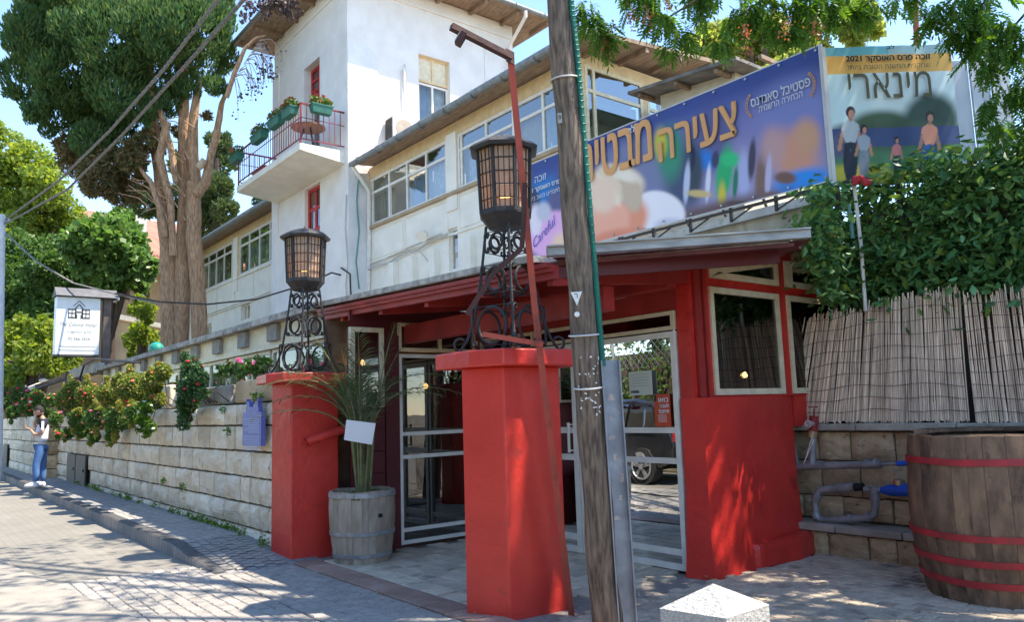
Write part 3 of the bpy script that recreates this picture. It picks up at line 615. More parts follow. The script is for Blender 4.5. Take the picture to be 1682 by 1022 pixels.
frame(.29, 1.38, 2.583, 2.83, cut=2.668, name='wedge_window'); frame(1.50, 2.45, 2.585, 2.87, cut=2.85, name='wedge_window')
MB().add([(-4.372, 5.74, 2.665), (-4.372, 6.86, 2.828), (-4.372, 6.86, 2.95), (-4.372, 5.74, 2.95), (-4.42, 5.74, 2.665), (-4.42, 6.86, 2.828), (-4.42, 6.86, 2.95), (-4.42, 5.74, 2.95)], [(0, 1, 2, 3), (4, 5, 1, 0), (7, 6, 5, 4)]).build('infill_board', m_redw, ENT)
MB().box(-4.43, -4.38, 6.99, 7.25, 1.2, 2.85).build('corner_post', m_redw, ENT)
# dark room behind the glass
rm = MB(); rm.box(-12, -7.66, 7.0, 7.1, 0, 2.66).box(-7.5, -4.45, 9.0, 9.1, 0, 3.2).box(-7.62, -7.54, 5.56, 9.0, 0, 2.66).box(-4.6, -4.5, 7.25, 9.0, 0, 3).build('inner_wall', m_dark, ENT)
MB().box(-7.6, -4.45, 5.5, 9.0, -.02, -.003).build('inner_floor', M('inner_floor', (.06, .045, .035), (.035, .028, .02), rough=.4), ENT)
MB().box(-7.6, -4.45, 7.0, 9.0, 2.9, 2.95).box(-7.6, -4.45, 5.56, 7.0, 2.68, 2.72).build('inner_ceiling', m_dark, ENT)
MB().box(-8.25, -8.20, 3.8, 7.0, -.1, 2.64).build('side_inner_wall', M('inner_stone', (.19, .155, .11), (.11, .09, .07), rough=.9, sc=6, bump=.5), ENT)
m_lamp = emit('warm_lamp', (1, .5, .16), 22)
def sconce(p, n, lab):
    t = thing('wall_lamp', p, lab, 'wall lamp', None); p = Vector(p); n = Vector(n)
    MB().sphere(p+n*.07+Z3*.04, .028, 10, 7, (1, 1, 1.3)).build('bulb', m_lamp, t, smooth=True)
    MB().tube([p, p+n*.05-Z3*.03, p+n*.07], .007, 6).lathe(p+n*.07, [(.02, -.01), (.028, .005), (.02, .01)], 10).build('bracket', m_iron, t)
pl = PX(701, 640, -8.1); sconce((-8.19, pl.y, pl.z), (1, 0, 0), 'small lit wall lamp behind the left glass screen')
pr = PX(1230, 622, -5.4); sconce((-5.4, pr.y, pr.z), (0, -1, 0), 'small lit lamp glowing behind the square window of the red corner')
pf = PX(604, 601, -8.0); sconce((-8.19, pf.y, pf.z), (1, 0, 0), 'small lit lamp glowing behind the palm fronds')
# notices on the doors
nt1 = tag(MB().box(-5.095, -4.812, 5.412, 5.416, 1.545, 1.765).build('paper_notice', M('paper_pale', (.62, .64, .56), (.55, .57, .5), rough=.7), None), 'pale handwritten paper notice taped to the right glass door', 'notice')
m_ink = M('ink', (.05, .05, .05), (.04, .04, .04), rough=.8); m_inkg = M('ink_grey', (.3, .32, .3), (.25, .27, .26), rough=.8)
mbk = MB()
for z in (1.735, 1.705, 1.68, 1.655, 1.63): mbk.box(-5.06, -4.85, 5.409, 5.4115, z, z+.003)
mbk.build('writing_lines', m_inkg, nt1)
mbk = MB(); rr = random.Random(3)
for i in range(6): x = -5.07+i*.017; mbk.box(x, x+.01, 5.409, 5.4115, 1.565, 1.585+.008*rr.random())
mbk.build('lettering', m_ink, nt1)
nt2 = tag(MB().box(-4.80, -4.615, 5.412, 5.416, 1.255, 1.545).build('poster', M('poster_red', (.62, .09, .035), (.55, .07, .03), rough=.5), None), 'orange-red poster with white Hebrew lettering on the right glass door', 'poster')
m_wht = M('white_print', (.8, .8, .78), (.78, .78, .76), rough=.6)
for i, s in enumerate(('בואו', 'לעבוד', 'איתנו!')): text(s, m_wht, nt2, (-4.74, 5.409, 1.475-.05*i), X3, Z3, .036, .115, he=True, bold=.02, lift=.001)
for i in range(4): MB().box(-4.76, -4.66, 5.409, 5.4115, 1.30+.018*i, 1.305+.018*i).build('writing_line', m_wht, nt2)
MB().box(-4.795, -4.77, 5.409, 5.4115, 1.48, 1.54).build('emblem', m_ink, nt2)
# grey junction box and tube light under the porch roof
jb = tag(MB().box(*(lambda p: (p.x-.07, p.x+.07))(PY(1013, 480, 5.38)), 5.33, 5.44, PY(1013, 480, 5.38).z-.06, PY(1013, 480, 5.38).z+.06).build('junction_box', M('plastic_grey', (.55, .53, .5), (.5, .48, .45), rough=.5), None, bevel=.012), 'grey square electrical box under the canopy above the doors', 'electrical box')
p = PY(1036, 464, 5.3); tag(MB().box(p.x-.11, p.x+.11, 5.25, 5.33, p.z-.012, p.z+.014).build('tube_light', _m['plastic_grey'], None, bevel=.006), 'small unlit white lamp beside the electrical box under the canopy', 'lamp')
# ---------------------------------------------------------------- utility pole, steel channel, post
P0 = Vector((-3.735, 3.665, -.1)); P1 = P0+(Vector((-3.427, 3.159, 4.338))-P0)*1.35
UP = thing('utility_pole', (-3.73, 3.66, 0), 'leaning dark wooden utility pole with a green cable cover', 'utility pole')
m_pole = M('pole_wood', (.30, .225, .165), (.10, .075, .058), rough=.95, sc=9, stretch=(5, 5, .45), bump=1.6, bsc=14, dirt=(.26, .2, .15), dsc=2, dth=.62)
n_ = 26; mb = MB(); mb.tube([P0.lerp(P1, i/n_)+Vector((.006*math.sin(i*1.9), .006*math.cos(i*1.3), 0)) for i in range(n_+1)], [.101-.033*i/n_+.003*math.sin(i*2.4) for i in range(n_+1)], 20); mb.build('pole', m_pole, UP, smooth=True)
axp = (P1-P0).normalized()
for yy in (131, 555, 636):
    k = [i for i in range(200) if proj(P0.lerp(P1, i/200))[1] < yy][0]/200; c = P0.lerp(P1, k); q = axp.orthogonal().normalized()
    MB().ring(c, q, axp.cross(q), .108-.033*k+(.0 if yy > 600 else .004), .006, 24, 6, ry=.108-.033*k+(.04 if yy > 600 else .004)).build('steel_band', M('band_white', (.6, .6, .58), (.4, .4, .38), rough=.5), UP, smooth=True)
toC = lambda c: (EYEP-c).normalized()
def on_pole(x, y, off=.0):
    k = min(range(400), key=lambda i: (Vector(proj(P0.lerp(P1, i/400))[:2])-Vector((proj(P0.lerp(P1, i/400))[0], y))).length)/400
    c = P0.lerp(P1, k); r = .101-.033*k; px_, _, z = proj(c); lat = (x-px_)/FPX*z; t = toC(c); t = (t-axp*t.dot(axp)).normalized(); s = axp.cross(t).normalized()
    if s.dot(_R) < 0: s = -s
    lat = max(-r*.95, min(r*.95, lat)); return c+s*lat+t*(math.sqrt(max(0, r*r-lat*lat))+off), s, t
for x, y, kind in ((947, 487, 'tri'), (948, 515, 'disc'), (920, 197, 'num')):
    c, s, t = on_pole(x, y, .008)
    if kind == 'tri':
        q = MB().add([c+s*.038+axp*.035, c-s*.034+axp*.035, c-axp*.052, c+s*.038+axp*.035-t*.008, c-s*.034+axp*.035-t*.008, c-axp*.052-t*.008], [(0, 1, 2), (5, 4, 3), (0, 3, 4, 1), (1, 4, 5, 2), (2, 5, 3, 0)]).build('tag_plate', m_wht, UP)
        text('ר', m_ink, UP, c-s*.012-axp*.005, s, axp, .03, .02, lift=.004)
    elif kind == 'disc': MB().tube([c-t*.006, c+t*.002], .017, 14).build('tag_disc', m_wht, UP)
    else:
        MB().obox(c, s*.014, t*.003, axp*.032).build('tag_plate', M('tag_dull', (.4, .4, .36), (.3, .3, .28)), UP); text('9', m_ink, UP, c-s*.009-axp*.012, s, axp, .03, .018, lift=.005)
rr = random.Random(5); st = MB()
for i in range(34):
    c, s, t = on_pole(rr.uniform(950, 985), rr.uniform(585, 680), .004); a = rr.uniform(0, 3.1); st.obox(c, (s*math.cos(a)+axp*math.sin(a))*rr.uniform(.004, .012), t*.001, (axp*math.cos(a)-s*math.sin(a))*rr.uniform(.002, .005))
tag(st.build('paper_scrap', m_wht, UP), kind='stuff')
gp = [on_pole(x, y, .012)[0] for x, y in ((1010, 600), (998, 520), (985, 430), (972, 300), (958, 180), (945, 90), (936, 20), (930, -60), (925, -110))]
k_ = MB()
for i, c in enumerate(gp):
    pass
k_.tube([c+_R*.012 for c in gp], .017, 8)
for i in range(len(gp)-1):
    for j in range(9): k_.ring(gp[i].lerp(gp[i+1], j/9)+_R*.012, axp.orthogonal().normalized(), axp.cross(axp.orthogonal().normalized()), .0185, .003, 8, 4)
k_.build('cable_cover', M('green_plastic', (.01, .17, .115), (.01, .12, .09), rough=.5, sc=12, rnd=0), UP, smooth=True)
# steel channel leaning beside the pole
SC = thing('steel_channel', (-3.72, 3.86, 0), 'galvanised steel beam strapped to the base of the wooden pole', 'steel beam')
c0 = DD(1031, 1040, 4.93); c1 = DD(1001, 592, 4.93); c0 = c0+(c0-c1)*.05; d_ = (c1-c0); m_ste = M('channel_steel', (.34, .38, .43), (.22, .24, .27), rough=.6, sc=5, metal=.35, bump=.5, bsc=30, dirt=(.5, .5, .5), dsc=5, dth=.62)
u_ = _R; mb = MB(); mb.obox((c0+c1)/2, d_/2, u_*.056, _F*.004); mb.obox((c0+c1)/2-_F*.028-u_*.056, d_/2, u_*.004, _F*.03).obox((c0+c1)/2-_F*.028+u_*.056, d_/2, u_*.004, _F*.03)
mb.build('channel', m_ste, SC); rr = random.Random(8)
for i in range(7): c = c0.lerp(c1, .45+.07*i)-_F*.006+u_*rr.uniform(-.03, .03); MB().obox(c, u_*rr.uniform(.008, .022), _F*.0015, d_.normalized()*rr.uniform(.01, .035)).build('sticker_remains', M('sticker', (.55, .52, .5), (.35, .28, .25), rough=.8, sc=40), SC)
# leaning red angle iron post with floodlight arm
m_rust = M('rusty_red_iron', (.48, .075, .045), (.32, .07, .045), rough=.6, sc=4, bump=.3, bsc=30, dirt=(.09, .035, .028), dsc=2.5)
LP = thing('lamp_post', (-4.25, 3.82, 0), 'thin leaning red iron post with a floodlight on its bent arm', 'lamp post')
q0 = G(939, 1012)+Z3*-.02; dd = (q0-EYEP).dot(_F); q1 = DD(878, 505, dd-.02); q2 = DD(838, 93, dd-.1); q3 = DD(741, 43, dd-.3)
mb = MB()
for a, b in ((q0, q1), (q1, q2)): d = (b-a); s = _R; mb.obox((a+b)/2, d/2*1.002, s*.021, _F*.003); mb.obox((a+b)/2+s*.021+_F*.018, d/2*1.002, s*.003, _F*.02)
mb.build('post', m_rust, LP)
m_rustd = M('rust_dark', (.085, .03, .025), (.05, .022, .02), rough=.7, sc=8, bump=.3)
MB().bar(q2+(q2-q3)*.02, q3, .045, .04).obox(q2, (q3-q2).normalized()*.035, _F*.012, Z3*.045).build('arm', m_rustd, LP)
fl = DD(757, 64, dd-.27); f_ = MB().obox(fl, (_R*.5+_U*.85).normalized()*.045, (_R*.85-_U*.5).normalized()*.02, _F*.035); f_.bar(fl, fl+_U*.06+_R*.02, .012); fo = f_.build('floodlight', m_rustd, LP)
MB().obox(fl-_R*.018+_U*.012-_F*.004, (_R*.5+_U*.85).normalized()*.036, (_R*.85-_U*.5).normalized()*.004, _F*.028).build('lamp_glass', M('lamp_glass', (.4, .42, .42), rough=.1), fo)
br = MB(); pts = [DD(x, y, dd-.12) for x, y in ((767, 517), (812, 447), (857, 408), (861, 352), (862, 300))]
for a, b in zip(pts, pts[1:]): br.bar(a, b, .035, .012, up=_F)
br.build('brace', m_rustd, LP)
MB().bar(DD(792, 549, dd-.1), DD(892, 566, dd-.05), .008, .035, up=_U).build('brace', m_rust, LP)
# granite bollard in the foreground
GB = thing('stone_bollard', (-2.2, 2.75, 0), 'grey granite block with a pyramid top in the foreground', 'bollard')
cc = Vector((-2.19, 2.78)); uu = Vector((_R.x, _R.y)).normalized(); ff = Vector((_F.x, _F.y)).normalized()
d1_ = (uu*.30+ff*(.22)).normalized(); hw = .172
crn = [cc+uu*.235, cc+ff*.19, cc-uu*.235, cc-ff*.19]
m_gran = M('granite', (.50, .49, .46), (.34, .33, .31), rough=.9, sc=110, bump=.8, bsc=50, dirt=(.36, .34, .29), dsc=5, ramp=(.35, .6))
mb = MB(); mb.add([(c.x, c.y, -.02) for c in crn]+[(c.x, c.y, .592) for c in crn], [(i, (i+1) % 4, 4+(i+1) % 4, 4+i) for i in range(4)]); mb.build('block', m_gran, GB, bevel=.008)
MB().add([(c.x, c.y, .593) for c in crn]+[(cc.x, cc.y, .688)], [(0, 1, 4), (1, 2, 4), (2, 3, 4), (3, 0, 4)]).build('pyramid_top', m_gran, GB)
# ---------------------------------------------------------------- barrels
def barrel(loc, lab, H, rb, rm_, rt, nst, mstave, hoops, mh, cut=False, cat='barrel', inner=.6, rz=0.):
    t = thing('barrel', loc, lab, cat, None, rz=rz); prof = lambda z: (rb+(rm_-rb)*math.sin(min(1, z/(H*.5))*math.pi/2)) if z < H*.5 else (rt+(rm_-rt)*math.cos((z-H*.5)/(H*.5)*math.pi/2))
    if cut: prof = lambda z: rb+(rt-rb)*(math.sin(min(1, z/(H*.78))*math.pi/2))-(.02*max(0, z/H-.75)*4*.25)
    rr = random.Random(nst); a = 0; ws = [rr.uniform(.7, 1.35) for _ in range(nst)]; S_ = sum(ws)
    for w_ in ws:
        da = 2*math.pi*w_/S_; mb = MB(); nzz = 9; dh = rr.uniform(-.006, .004); dr = rr.uniform(-.003, .003); e = .0012/rm_
        vs = []
        for i in range(nzz):
            z = (H+dh)*i/(nzz-1); r = prof(min(z, H))+dr
            for q, rad_ in ((a+e, r-.0012), (a+da/2, r+.001), (a+da-e, r-.0012), (a+da-e, r-.028), (a+e, r-.028)): vs.append((rad_*math.cos(q), rad_*math.sin(q), z))
        fs = [(i*5+k, i*5+(k+1) % 5, i*5+5+(k+1) % 5, i*5+5+k) for i in range(nzz-1) for k in range(5)]+[(4, 3, 2, 1, 0), tuple(nzz*5-5+k for k in range(5))]
        me = mb.add(vs, fs).mesh('stave', mstave, smooth=25); o = bpy.data.objects.new('stave', me); COL.objects.link(o); o.parent = t; a += da
    for hz, hw_, tl in hoops:
        mb = MB(); vs = []; n = 48
        for k in range(n):
            q = 2*math.pi*k/n; z = hz+tl*math.cos(q)+.003*math.sin(q*5)
            for zz in (z-hw_/2, z+hw_/2): r = prof(max(0, min(H, zz)))+.010; vs.append((r*math.cos(q), r*math.sin(q), zz))
            for zz in (z+hw_/2, z-hw_/2): r = prof(max(0, min(H, zz)))-.004; vs.append((r*math.cos(q), r*math.sin(q), zz))
        mb.add(vs, [(k*4+j, ((k+1) % n)*4+j, ((k+1) % n)*4+(j+1) % 4, k*4+(j+1) % 4) for k in range(n) for j in range(4)])
        me = mb.mesh('hoop', mh, smooth=50); o = bpy.data.objects.new('hoop', me); COL.objects.link(o); o.parent = t
    return t
m_oakd = M('old_oak', (.25, .155, .095), (.095, .06, .04), rough=.85, sc=4, stretch=(2, 2, .9), rnd=.22, bump=.7, bsc=14, dirt=(.26, .17, .09), dsc=2.2, dth=.58)
m_oakg = M('grey_oak', (.42, .35, .27), (.27, .215, .16), rough=.85, sc=5, stretch=(2, 2, .8), rnd=.13, bump=.5, bsc=16)
BB = barrel((-2.44, 6.46, 0), 'big dark wooden cask with red painted hoops by the ochre wall', 1.165, .515, .595, .56, 26, m_oakd, [(.985, .045, .0), (.47, .045, .0), (.30, .045, .0), (.155, .045, 0.)], M('hoop_red', (.45, .03, .04), (.3, .03, .035), rough=.5, sc=9, bump=.2, dirt=(.14, .04, .035), dsc=7, dth=.6), cat='cask')
me = MB().lathe((0, 0, 1.13), [(.53, 0), (.5, .012), (.0, .014)], 32).mesh('barrel_head', m_oakd); o = bpy.data.objects.new('barrel_head', me); COL.objects.link(o); o.parent = BB
mb = MB()
for k in range(22):
    a = k*2*math.pi/22*.55+.3; mb.obox((.46*math.cos(a), .46*math.sin(a), 1.18), Vector((-math.sin(a), math.cos(a), 0))*.055, Vector((math.cos(a), math.sin(a), 0))*.05, Z3*.015)
me = mb.mesh('rim_block', m_oakd); o = bpy.data.objects.new('rim_block', me); COL.objects.link(o); o.parent = BB
scuff(m_oakd, (.05, .035, .03), 1.8, .56, .1)
SB = barrel((-7.23, 3.74, .0), 'grey half wine barrel planter with silver hoops holding the palm', .70, .27, .338, .325, 24, m_oakg, [(.665, .04, 0), (.30, .035, 0), (.09, .035, 0)], m_galv, cut=True, cat='planter barrel')
me = MB().lathe((0, 0, .60), [(.305, 0), (.2, .02), (.0, .025)], 24).mesh('soil', M('soil', (.06, .04, .025), (.03, .02, .015), rough=1, sc=30, bump=1)); o = bpy.data.objects.new('soil', me); COL.objects.link(o); o.parent = SB
bd = (EYEP-Vector((-7.23, 3.74, 0))); ba = math.atan2(bd.y, bd.x)+.55
me = MB().tube([(.32*math.cos(ba), .32*math.sin(ba), .47), (.343*math.cos(ba), .343*math.sin(ba), .47)], .02, 12).mesh('bung_hole', m_dark); o = bpy.data.objects.new('bung_hole', me); COL.objects.link(o); o.parent = SB
# ---------------------------------------------------------------- palm in the barrel
PM = thing('palm', (-7.23, 3.74, .6), 'young palm with thin arching fronds growing in the grey barrel', 'palm')
m_frond = leafmat('leaf_palm', [(.05, .085, .03), (.08, .12, .045), (.11, .13, .06), (.06, .10, .035)], trans=.25); m_stem = M('palm_stem', (.20, .22, .09), (.14, .13, .06), rough=.7, sc=12)
rr = random.Random(21); pc = Vector((-7.23, 3.74, .6))
for i in range(24):
    a = rr.uniform(0, 2*math.pi); lean = rr.uniform(.1, 1.1) if i > 5 else rr.uniform(1.1, 1.5); Lf = rr.uniform(1.35, 1.95); b0 = pc+Vector((math.cos(a), math.sin(a), 0))*rr.uniform(.02, .08)
    if i < 6: a = math.atan2(_R.y, _R.x)+rr.uniform(-.5, .5)-(math.pi if i % 2 else 0)
    d = Vector((math.cos(a), math.sin(a), 0)); pts = []; n = 16
    for k in range(n+1):
        t = k/n; out = .08*t*2+lean*.75*max(0, t-.42)**1.45*1.9; z = Lf*(t-.55*lean*max(0, t-.48)**1.9*1.9); pts.append(b0+d*out+Z3*z)
    mb = MB(); mb.tube(pts, [.011*(1-k/n)+.002 for k in range(n+1)], 5)
    fr = mb.build('frond', m_stem, PM); lv = MB()
    for k in range(int(n*1.9)):
        t = .44+.56*k/(n*1.9); f = t*n; i0 = min(n-1, int(f)); p = pts[i0].lerp(pts[i0+1], f-i0); tg = (pts[i0+1]-pts[i0]).normalized(); s = tg.cross(Z3); s = (s.normalized() if s.length > .05 else X3)
        for sg in (1, -1):
            l = .24*math.sin(math.pi*(.16+.8*(t-.44)/.56))+.05; dr = (s*sg*.75+tg*.8+Vector((rr.uniform(-.2, .2), rr.uniform(-.2, .2), rr.uniform(-.15, .25)))).normalized(); w_ = tg.cross(dr).normalized().cross(dr)*.0036
            m_ = p+dr*l*.55; e = p+dr*l-Z3*.25*l
            lv.add([p-w_, m_-w_*1.2, e, m_+w_*1.2], [(0, 1, 2, 3)])
    lv.build('leaflets', m_frond, fr)
MB().tube([pc+Vector((0, 0, -.05)), pc+Vector((0, 0, .35))], [.07, .05], 10).build('stem_base', m_stem, PM, smooth=True)
bs = (pc-EYEP).dot(_F)-.45
bq = [DD(x, y, bs) for x, y in ((569, 690), (617, 696), (611, 731), (565, 723))]
tag(MB().add(bq+[p+_F*.01 for p in bq], [(3, 2, 1, 0), (4, 5, 6, 7), (0, 1, 5, 4), (1, 2, 6, 5), (2, 3, 7, 6), (3, 0, 4, 7)]).build('blank_card', M('card_white', (.72, .73, .76), (.68, .69, .72), rough=.6), None), 'blank white card tied to the palm stems', 'card')
sm = [pc+Vector((rr.uniform(-.27, .27), rr.uniform(-.27, .27), .03)) for _ in range(26)]
gc = thing('ground_plant', tuple(pc+Vector((0, 0, -.02))), 'low leafy weeds with small white flowers on the soil of the grey barrel', 'plant')
leaves('foliage', np.array([tuple(p+Vector((rr.uniform(-.04, .04), rr.uniform(-.04, .04), rr.uniform(0, .05)))) for p in sm for _ in range(9)]), np.zeros((234, 3)), .035, .7, m_leafd, gc)
# ---------------------------------------------------------------- reeds, pipes
RF = thing('reed_fence', (-3.4, 7.2, 1.2), 'brown reed screen leaning on the ochre stone wall under the creeper', 'fence', 'reed screens on the ochre wall')
RF2 = thing('reed_fence', (-2.4, 7.2, 1.2), 'second reed screen right of the narrow gap, behind the big cask', 'fence', 'reed screens on the ochre wall')
m_reed = M('reed', (.84, .66, .49), (.50, .37, .27), rough=.8, sc=6, stretch=(3, 3, .8), rnd=.4)
rme = [MB().tube([(0, 0, 0), (.003*k-.003, 0, .5), (.002, .002*k, 1.0)], [.0062, .006, .005], 5).mesh('reed', m_reed) for k in range(3)]
rr = random.Random(4)
def reeds(par, x0, x1, topf, leanf, n, z0):
    for i in range(n):
        t = (i+.5)/n; xb = x0+(x1-x0)*t+rr.uniform(-.004, .004); H_ = topf(t)-z0+rr.uniform(-.07, .03)+(-.12 if rr.random() < .03 else 0); ln = leanf(t)+rr.uniform(-.022, .022)
        y = 7.19+.012*math.sin(t*17)+rr.uniform(-.006, .006); top = Vector((ln, .04, H_)); L_ = top.length
        inst('reed', rme[i % 3], par, (xb, y, z0+rr.uniform(0, .03)), rot=(-math.atan2(top.y, H_), math.atan2(top.x, H_), 0), scale=(1, 1, L_))
reeds(RF, -4.60, -2.86, lambda t: 2.30+.02*math.sin(t*9)+(.06 if t > .45 else -.03), lambda t: .26*(1-t)**1.2, 250, 1.215)
reeds(RF2, -2.82, -1.2, lambda t: 2.29+.03*math.sin(t*5), lambda t: -.02-.06*t, 160, 1.2)
for par, xa, xb in ((RF, -4.55, -2.86), (RF2, -2.82, -1.2)):
    for k in range(9):
        z = 1.30+k*.115; pts = [Vector((xa+(xb-xa)*j/30+(.26*(1-j/30)**1.2*(z-1.2)/1.1 if par is RF else 0), 7.172+.01*math.sin(j), z+.012*math.sin(j*.5+k)+(.04*math.sin(j/30*3) if par is RF else 0))) for j in range(31)]
        MB().tube(pts, .0032, 4).build('binding_wire', M('wire_rust', (.12, .075, .05), rough=.8), par)
MB().box(-4.7, -1.2, 7.26, 7.28, 1.2, 2.2).build('backing_mesh', M('backing', (.05, .04, .03), rough=1), RF)
WP = thing('water_pipes', (-4.0, 7.05, .3), 'grey water pipes looping in front of the ochre wall, with blue meter end', 'water pipes')
m_pipe = M('pipe_grey', (.33, .34, .35), (.2, .2, .2), rough=.5, sc=9, metal=.3, bump=.3, dirt=(.16, .12, .1), dsc=5, dth=.62)
def pp_(pts, r, name='pipe', m=m_pipe, n=14): return MB().tube([PY(x, y, yy) for x, y, yy in pts], [q*1.3 for q in r] if isinstance(r, list) else r*1.3, n).build(name, m, WP, smooth=True)
Yp = 7.02
pp_([(1288, 768, Yp), (1448, 763, Yp)], .027); pp_([(1448, 763, Yp), (1474, 762, Yp)], .013); pp_([(1474, 762, Yp), (1520, 761, Yp)], .018, 'pipe_end', M('blue_paint', (.01, .1, .55), (.01, .08, .42), rough=.4))
for x in (1288, 1325, 1344, 1421, 1436): pp_([(x, 767-(x-1288)*.031, Yp), (x+7, 767-(x-1288)*.031, Yp)], .035, 'pipe_collar')
pp_([(1334, 764, Yp), (1336, 712, Yp-.01)], .024); pp_([(1334, 718, Yp-.01), (1336, 708, Yp-.01)], .032, 'pipe_collar', M('brass', (.55, .45, .3), (.4, .3, .18), rough=.4, metal=.6))
m_val = M('valve_red', (.28, .03, .03), (.18, .025, .025), rough=.6, sc=12, bump=.3)
v = pp_([(1336, 708, Yp), (1337, 684, Yp)], .034, 'valve', m_val); pv_ = PY(1337, 672, Yp)
MB().tube([PY(1337, 684, Yp), pv_], .008, 8).tube([PY(1328, 669, Yp), PY(1343, 669, Yp)], .006, 6).build('valve_handle', m_val, v)
a = PY(1336, 696, Yp); b = PY(1327, 697, Yp-.14); MB().tube([a, b], .026, 12).ring(b, X3, Z3, .028, .012, 20, 8).build('valve_mouth', M('valve_mouth', (.5, .4, .38), (.35, .28, .26), rough=.5), v, smooth=True)
loop = [(1348, 806), (1342, 812), (1339, 825), (1340, 845), (1346, 853), (1362, 855), (1400, 853), (1428, 851), (1436, 845), (1438, 830), (1437, 812), (1434, 806)]
pp_([(x, y, Yp) for x, y in loop], .026); pp_([(1346, 806, Yp), (1380, 803, Yp)], .027); pp_([(1376, 803, Yp), (1404, 801, Yp)], .034, 'pipe_sleeve'); pp_([(1404, 801, Yp), (1418, 800, Yp)], .028, 'pipe_sleeve', m_dark)
for x, y, x2, y2 in ((1345, 812, 1339, 822), (1339, 842, 1343, 852), (1394, 853, 1400, 853), (1424, 851, 1431, 849), (1438, 822, 1437, 812)): pp_([(x, y, Yp), (x2, y2, Yp)], .033, 'pipe_collar')
pp_([(1420, 804, Yp), (1448, 806, Yp)], .02); pp_([(1436, 800, Yp), (1436, 822, Yp)], .033, 'pipe_tee')
pp_([(1446, 806, Yp), (1452, 806, Yp), (1462, 806, Yp), (1520, 806, Yp)], [.018, .028, .04, .045], 'water_meter', _m['blue_paint'], 14); pp_([(1476, 797, Yp), (1477, 788, Yp)], .035, 'meter_cap', _m['brass'])
pp_([(1310, 762, Yp+.1), (1300, 715, Yp+.12)], .015); pp_([(1334, 718, Yp-.05), (1322, 758, Yp-.05)], .003, 'wire', m_whitef); pp_([(1337, 722, Yp-.05), (1320, 762, Yp-.05)], .003, 'wire', m_whitef)
# ---------------------------------------------------------------- hotel: tower and two wings
HT = thing('hotel_building', (-16, 9, 0), 'white plastered house with a square tower and long rows of windows', 'building')
m_pl = M('white_plaster', (.80, .76, .71), (.72, .68, .63), rough=.9, sc=2, bump=.5, bsc=9, dirt=(.60, .57, .52), dsc=1.6, dth=.63)
scuff(m_pl, (.50, .46, .40), 2.2, .66, .12)
m_plr = M('peeling_plaster', (.80, .78, .76), (.70, .68, .66), rough=.9, sc=2, bump=2.2, bsc=6)
m_wing = M('wing_paint', (.88, .83, .72), (.80, .75, .64), rough=.8, sc=3, bump=.15, dirt=(.62, .58, .5), dsc=2.5, dth=.66)
m_yel = M('yellow_board', (.76, .57, .32), (.62, .46, .26), rough=.8, sc=6, bump=.2)
m_soff = M('soffit_board', (.36, .26, .18), (.22, .15, .1), rough=.9, sc=4, stretch=(1, 4, 1), bump=.4)
m_gut = M('gutter_grey', (.26, .28, .28), (.18, .19, .19), rough=.5, sc=10, metal=.3, bump=.1)
m_gwin = glassmat('house_glass', (.8, .82, .8), .03, fk=.15)
m_gref = glassmat('house_glass_bright', (.6, .66, .62), .08, fk=.15)
m_cw = M('curtain_white', (.75, .77, .8), (.5, .53, .56), rough=.9, sc=8); m_cg = M('curtain_green', (.40, .46, .42), (.32, .38, .35), rough=.9, sc=8); m_ct = M('curtain_tan', (.50, .43, .32), (.42, .36, .27), rough=.9, sc=8); m_cb = M('curtain_blue', (.40, .50, .68), (.32, .42, .58), rough=.9)
TX0, TX1, TY0, TY1, TZ = -20.6, -16.0, 8.0, 13.0, 12.05
T = MB(); wallholes(T, (TX0, TY0, 0), X3, -Y3, TX1-TX0, 0, TZ, [(2.05, 3.0, 7.72, 10.48), (2.1, 3.02, 5.55, 7.2)], .3)
wallholes(T, (TX1, TY0, 0), Y3, X3, TY1-TY0, 0, TZ, [(1.93, 2.87, 8.35, 10.45)], .22)
T.add([(TX0, TY0, 0), (TX0, TY1, 0), (TX0, TY1, TZ), (TX0, TY0, TZ)], [(0, 3, 2, 1)]).add([(TX0, TY1, 0), (TX1, TY1, 0), (TX1, TY1, TZ), (TX0, TY1, TZ)], [(0, 3, 2, 1)])
T.build('tower_wall', m_pl, HT)
MB().box(TX1-.05, TX1+.03, TY0-.035, TY0+.75, 4, 10.2).build('tower_corner_strip', m_plr, HT)
MB().box(TX0-.03, TX0+.4, TY0-.04, TY0+.1, 4, 11.0).build('tower_corner_strip', m_pl, HT)
MB().box(TX1-.35, TX1+.02, TY0-.04, TY0-.001, 4, TZ).build('tower_corner_strip', m_pl, HT)
MB().box(TX1, TX1+.035, TY0, TY1, 11.65, 11.72).box(TX0, TX1, TY0-.035, TY0, 11.65, 11.72).build('tower_moulding', m_pl, HT)
MB().box(TX1, TX1+.02, TY0+4.0, TY0+4.03, 8, 11.4).build('tower_moulding', m_pl, HT)
ov = .85; E_ = [(TX0-ov, TY0-ov), (TX1+ov, TY0-ov), (TX1+ov, TY1+ov), (TX0-ov, TY1+ov)]; cxT, cyT = (TX0+TX1)/2, (TY0+TY1)/2
MB().add([(*p, TZ+.02) for p in E_]+[(*p, TZ+.14) for p in E_]+[(cxT, cyT, 13.6)], [(3, 2, 1, 0), (0, 1, 5, 4), (1, 2, 6, 5), (2, 3, 7, 6), (3, 0, 4, 7), (4, 5, 8), (5, 6, 8), (6, 7, 8), (7, 4, 8)]).build('tower_roof', m_soff, HT)
for i in range(7):
    y = TY0-.7+i*1.05; MB().box(TX1+.02, TX1+ov-.06, y, y+.09, TZ-.10, TZ+.018).build('eave_rafter', m_soff, HT)
for i in range(6):
    x = TX0-.5+i*1.05; MB().box(x, x+.09, TY0-ov+.06, TY0-.02, TZ-.10, TZ+.018).build('eave_rafter', m_soff, HT)
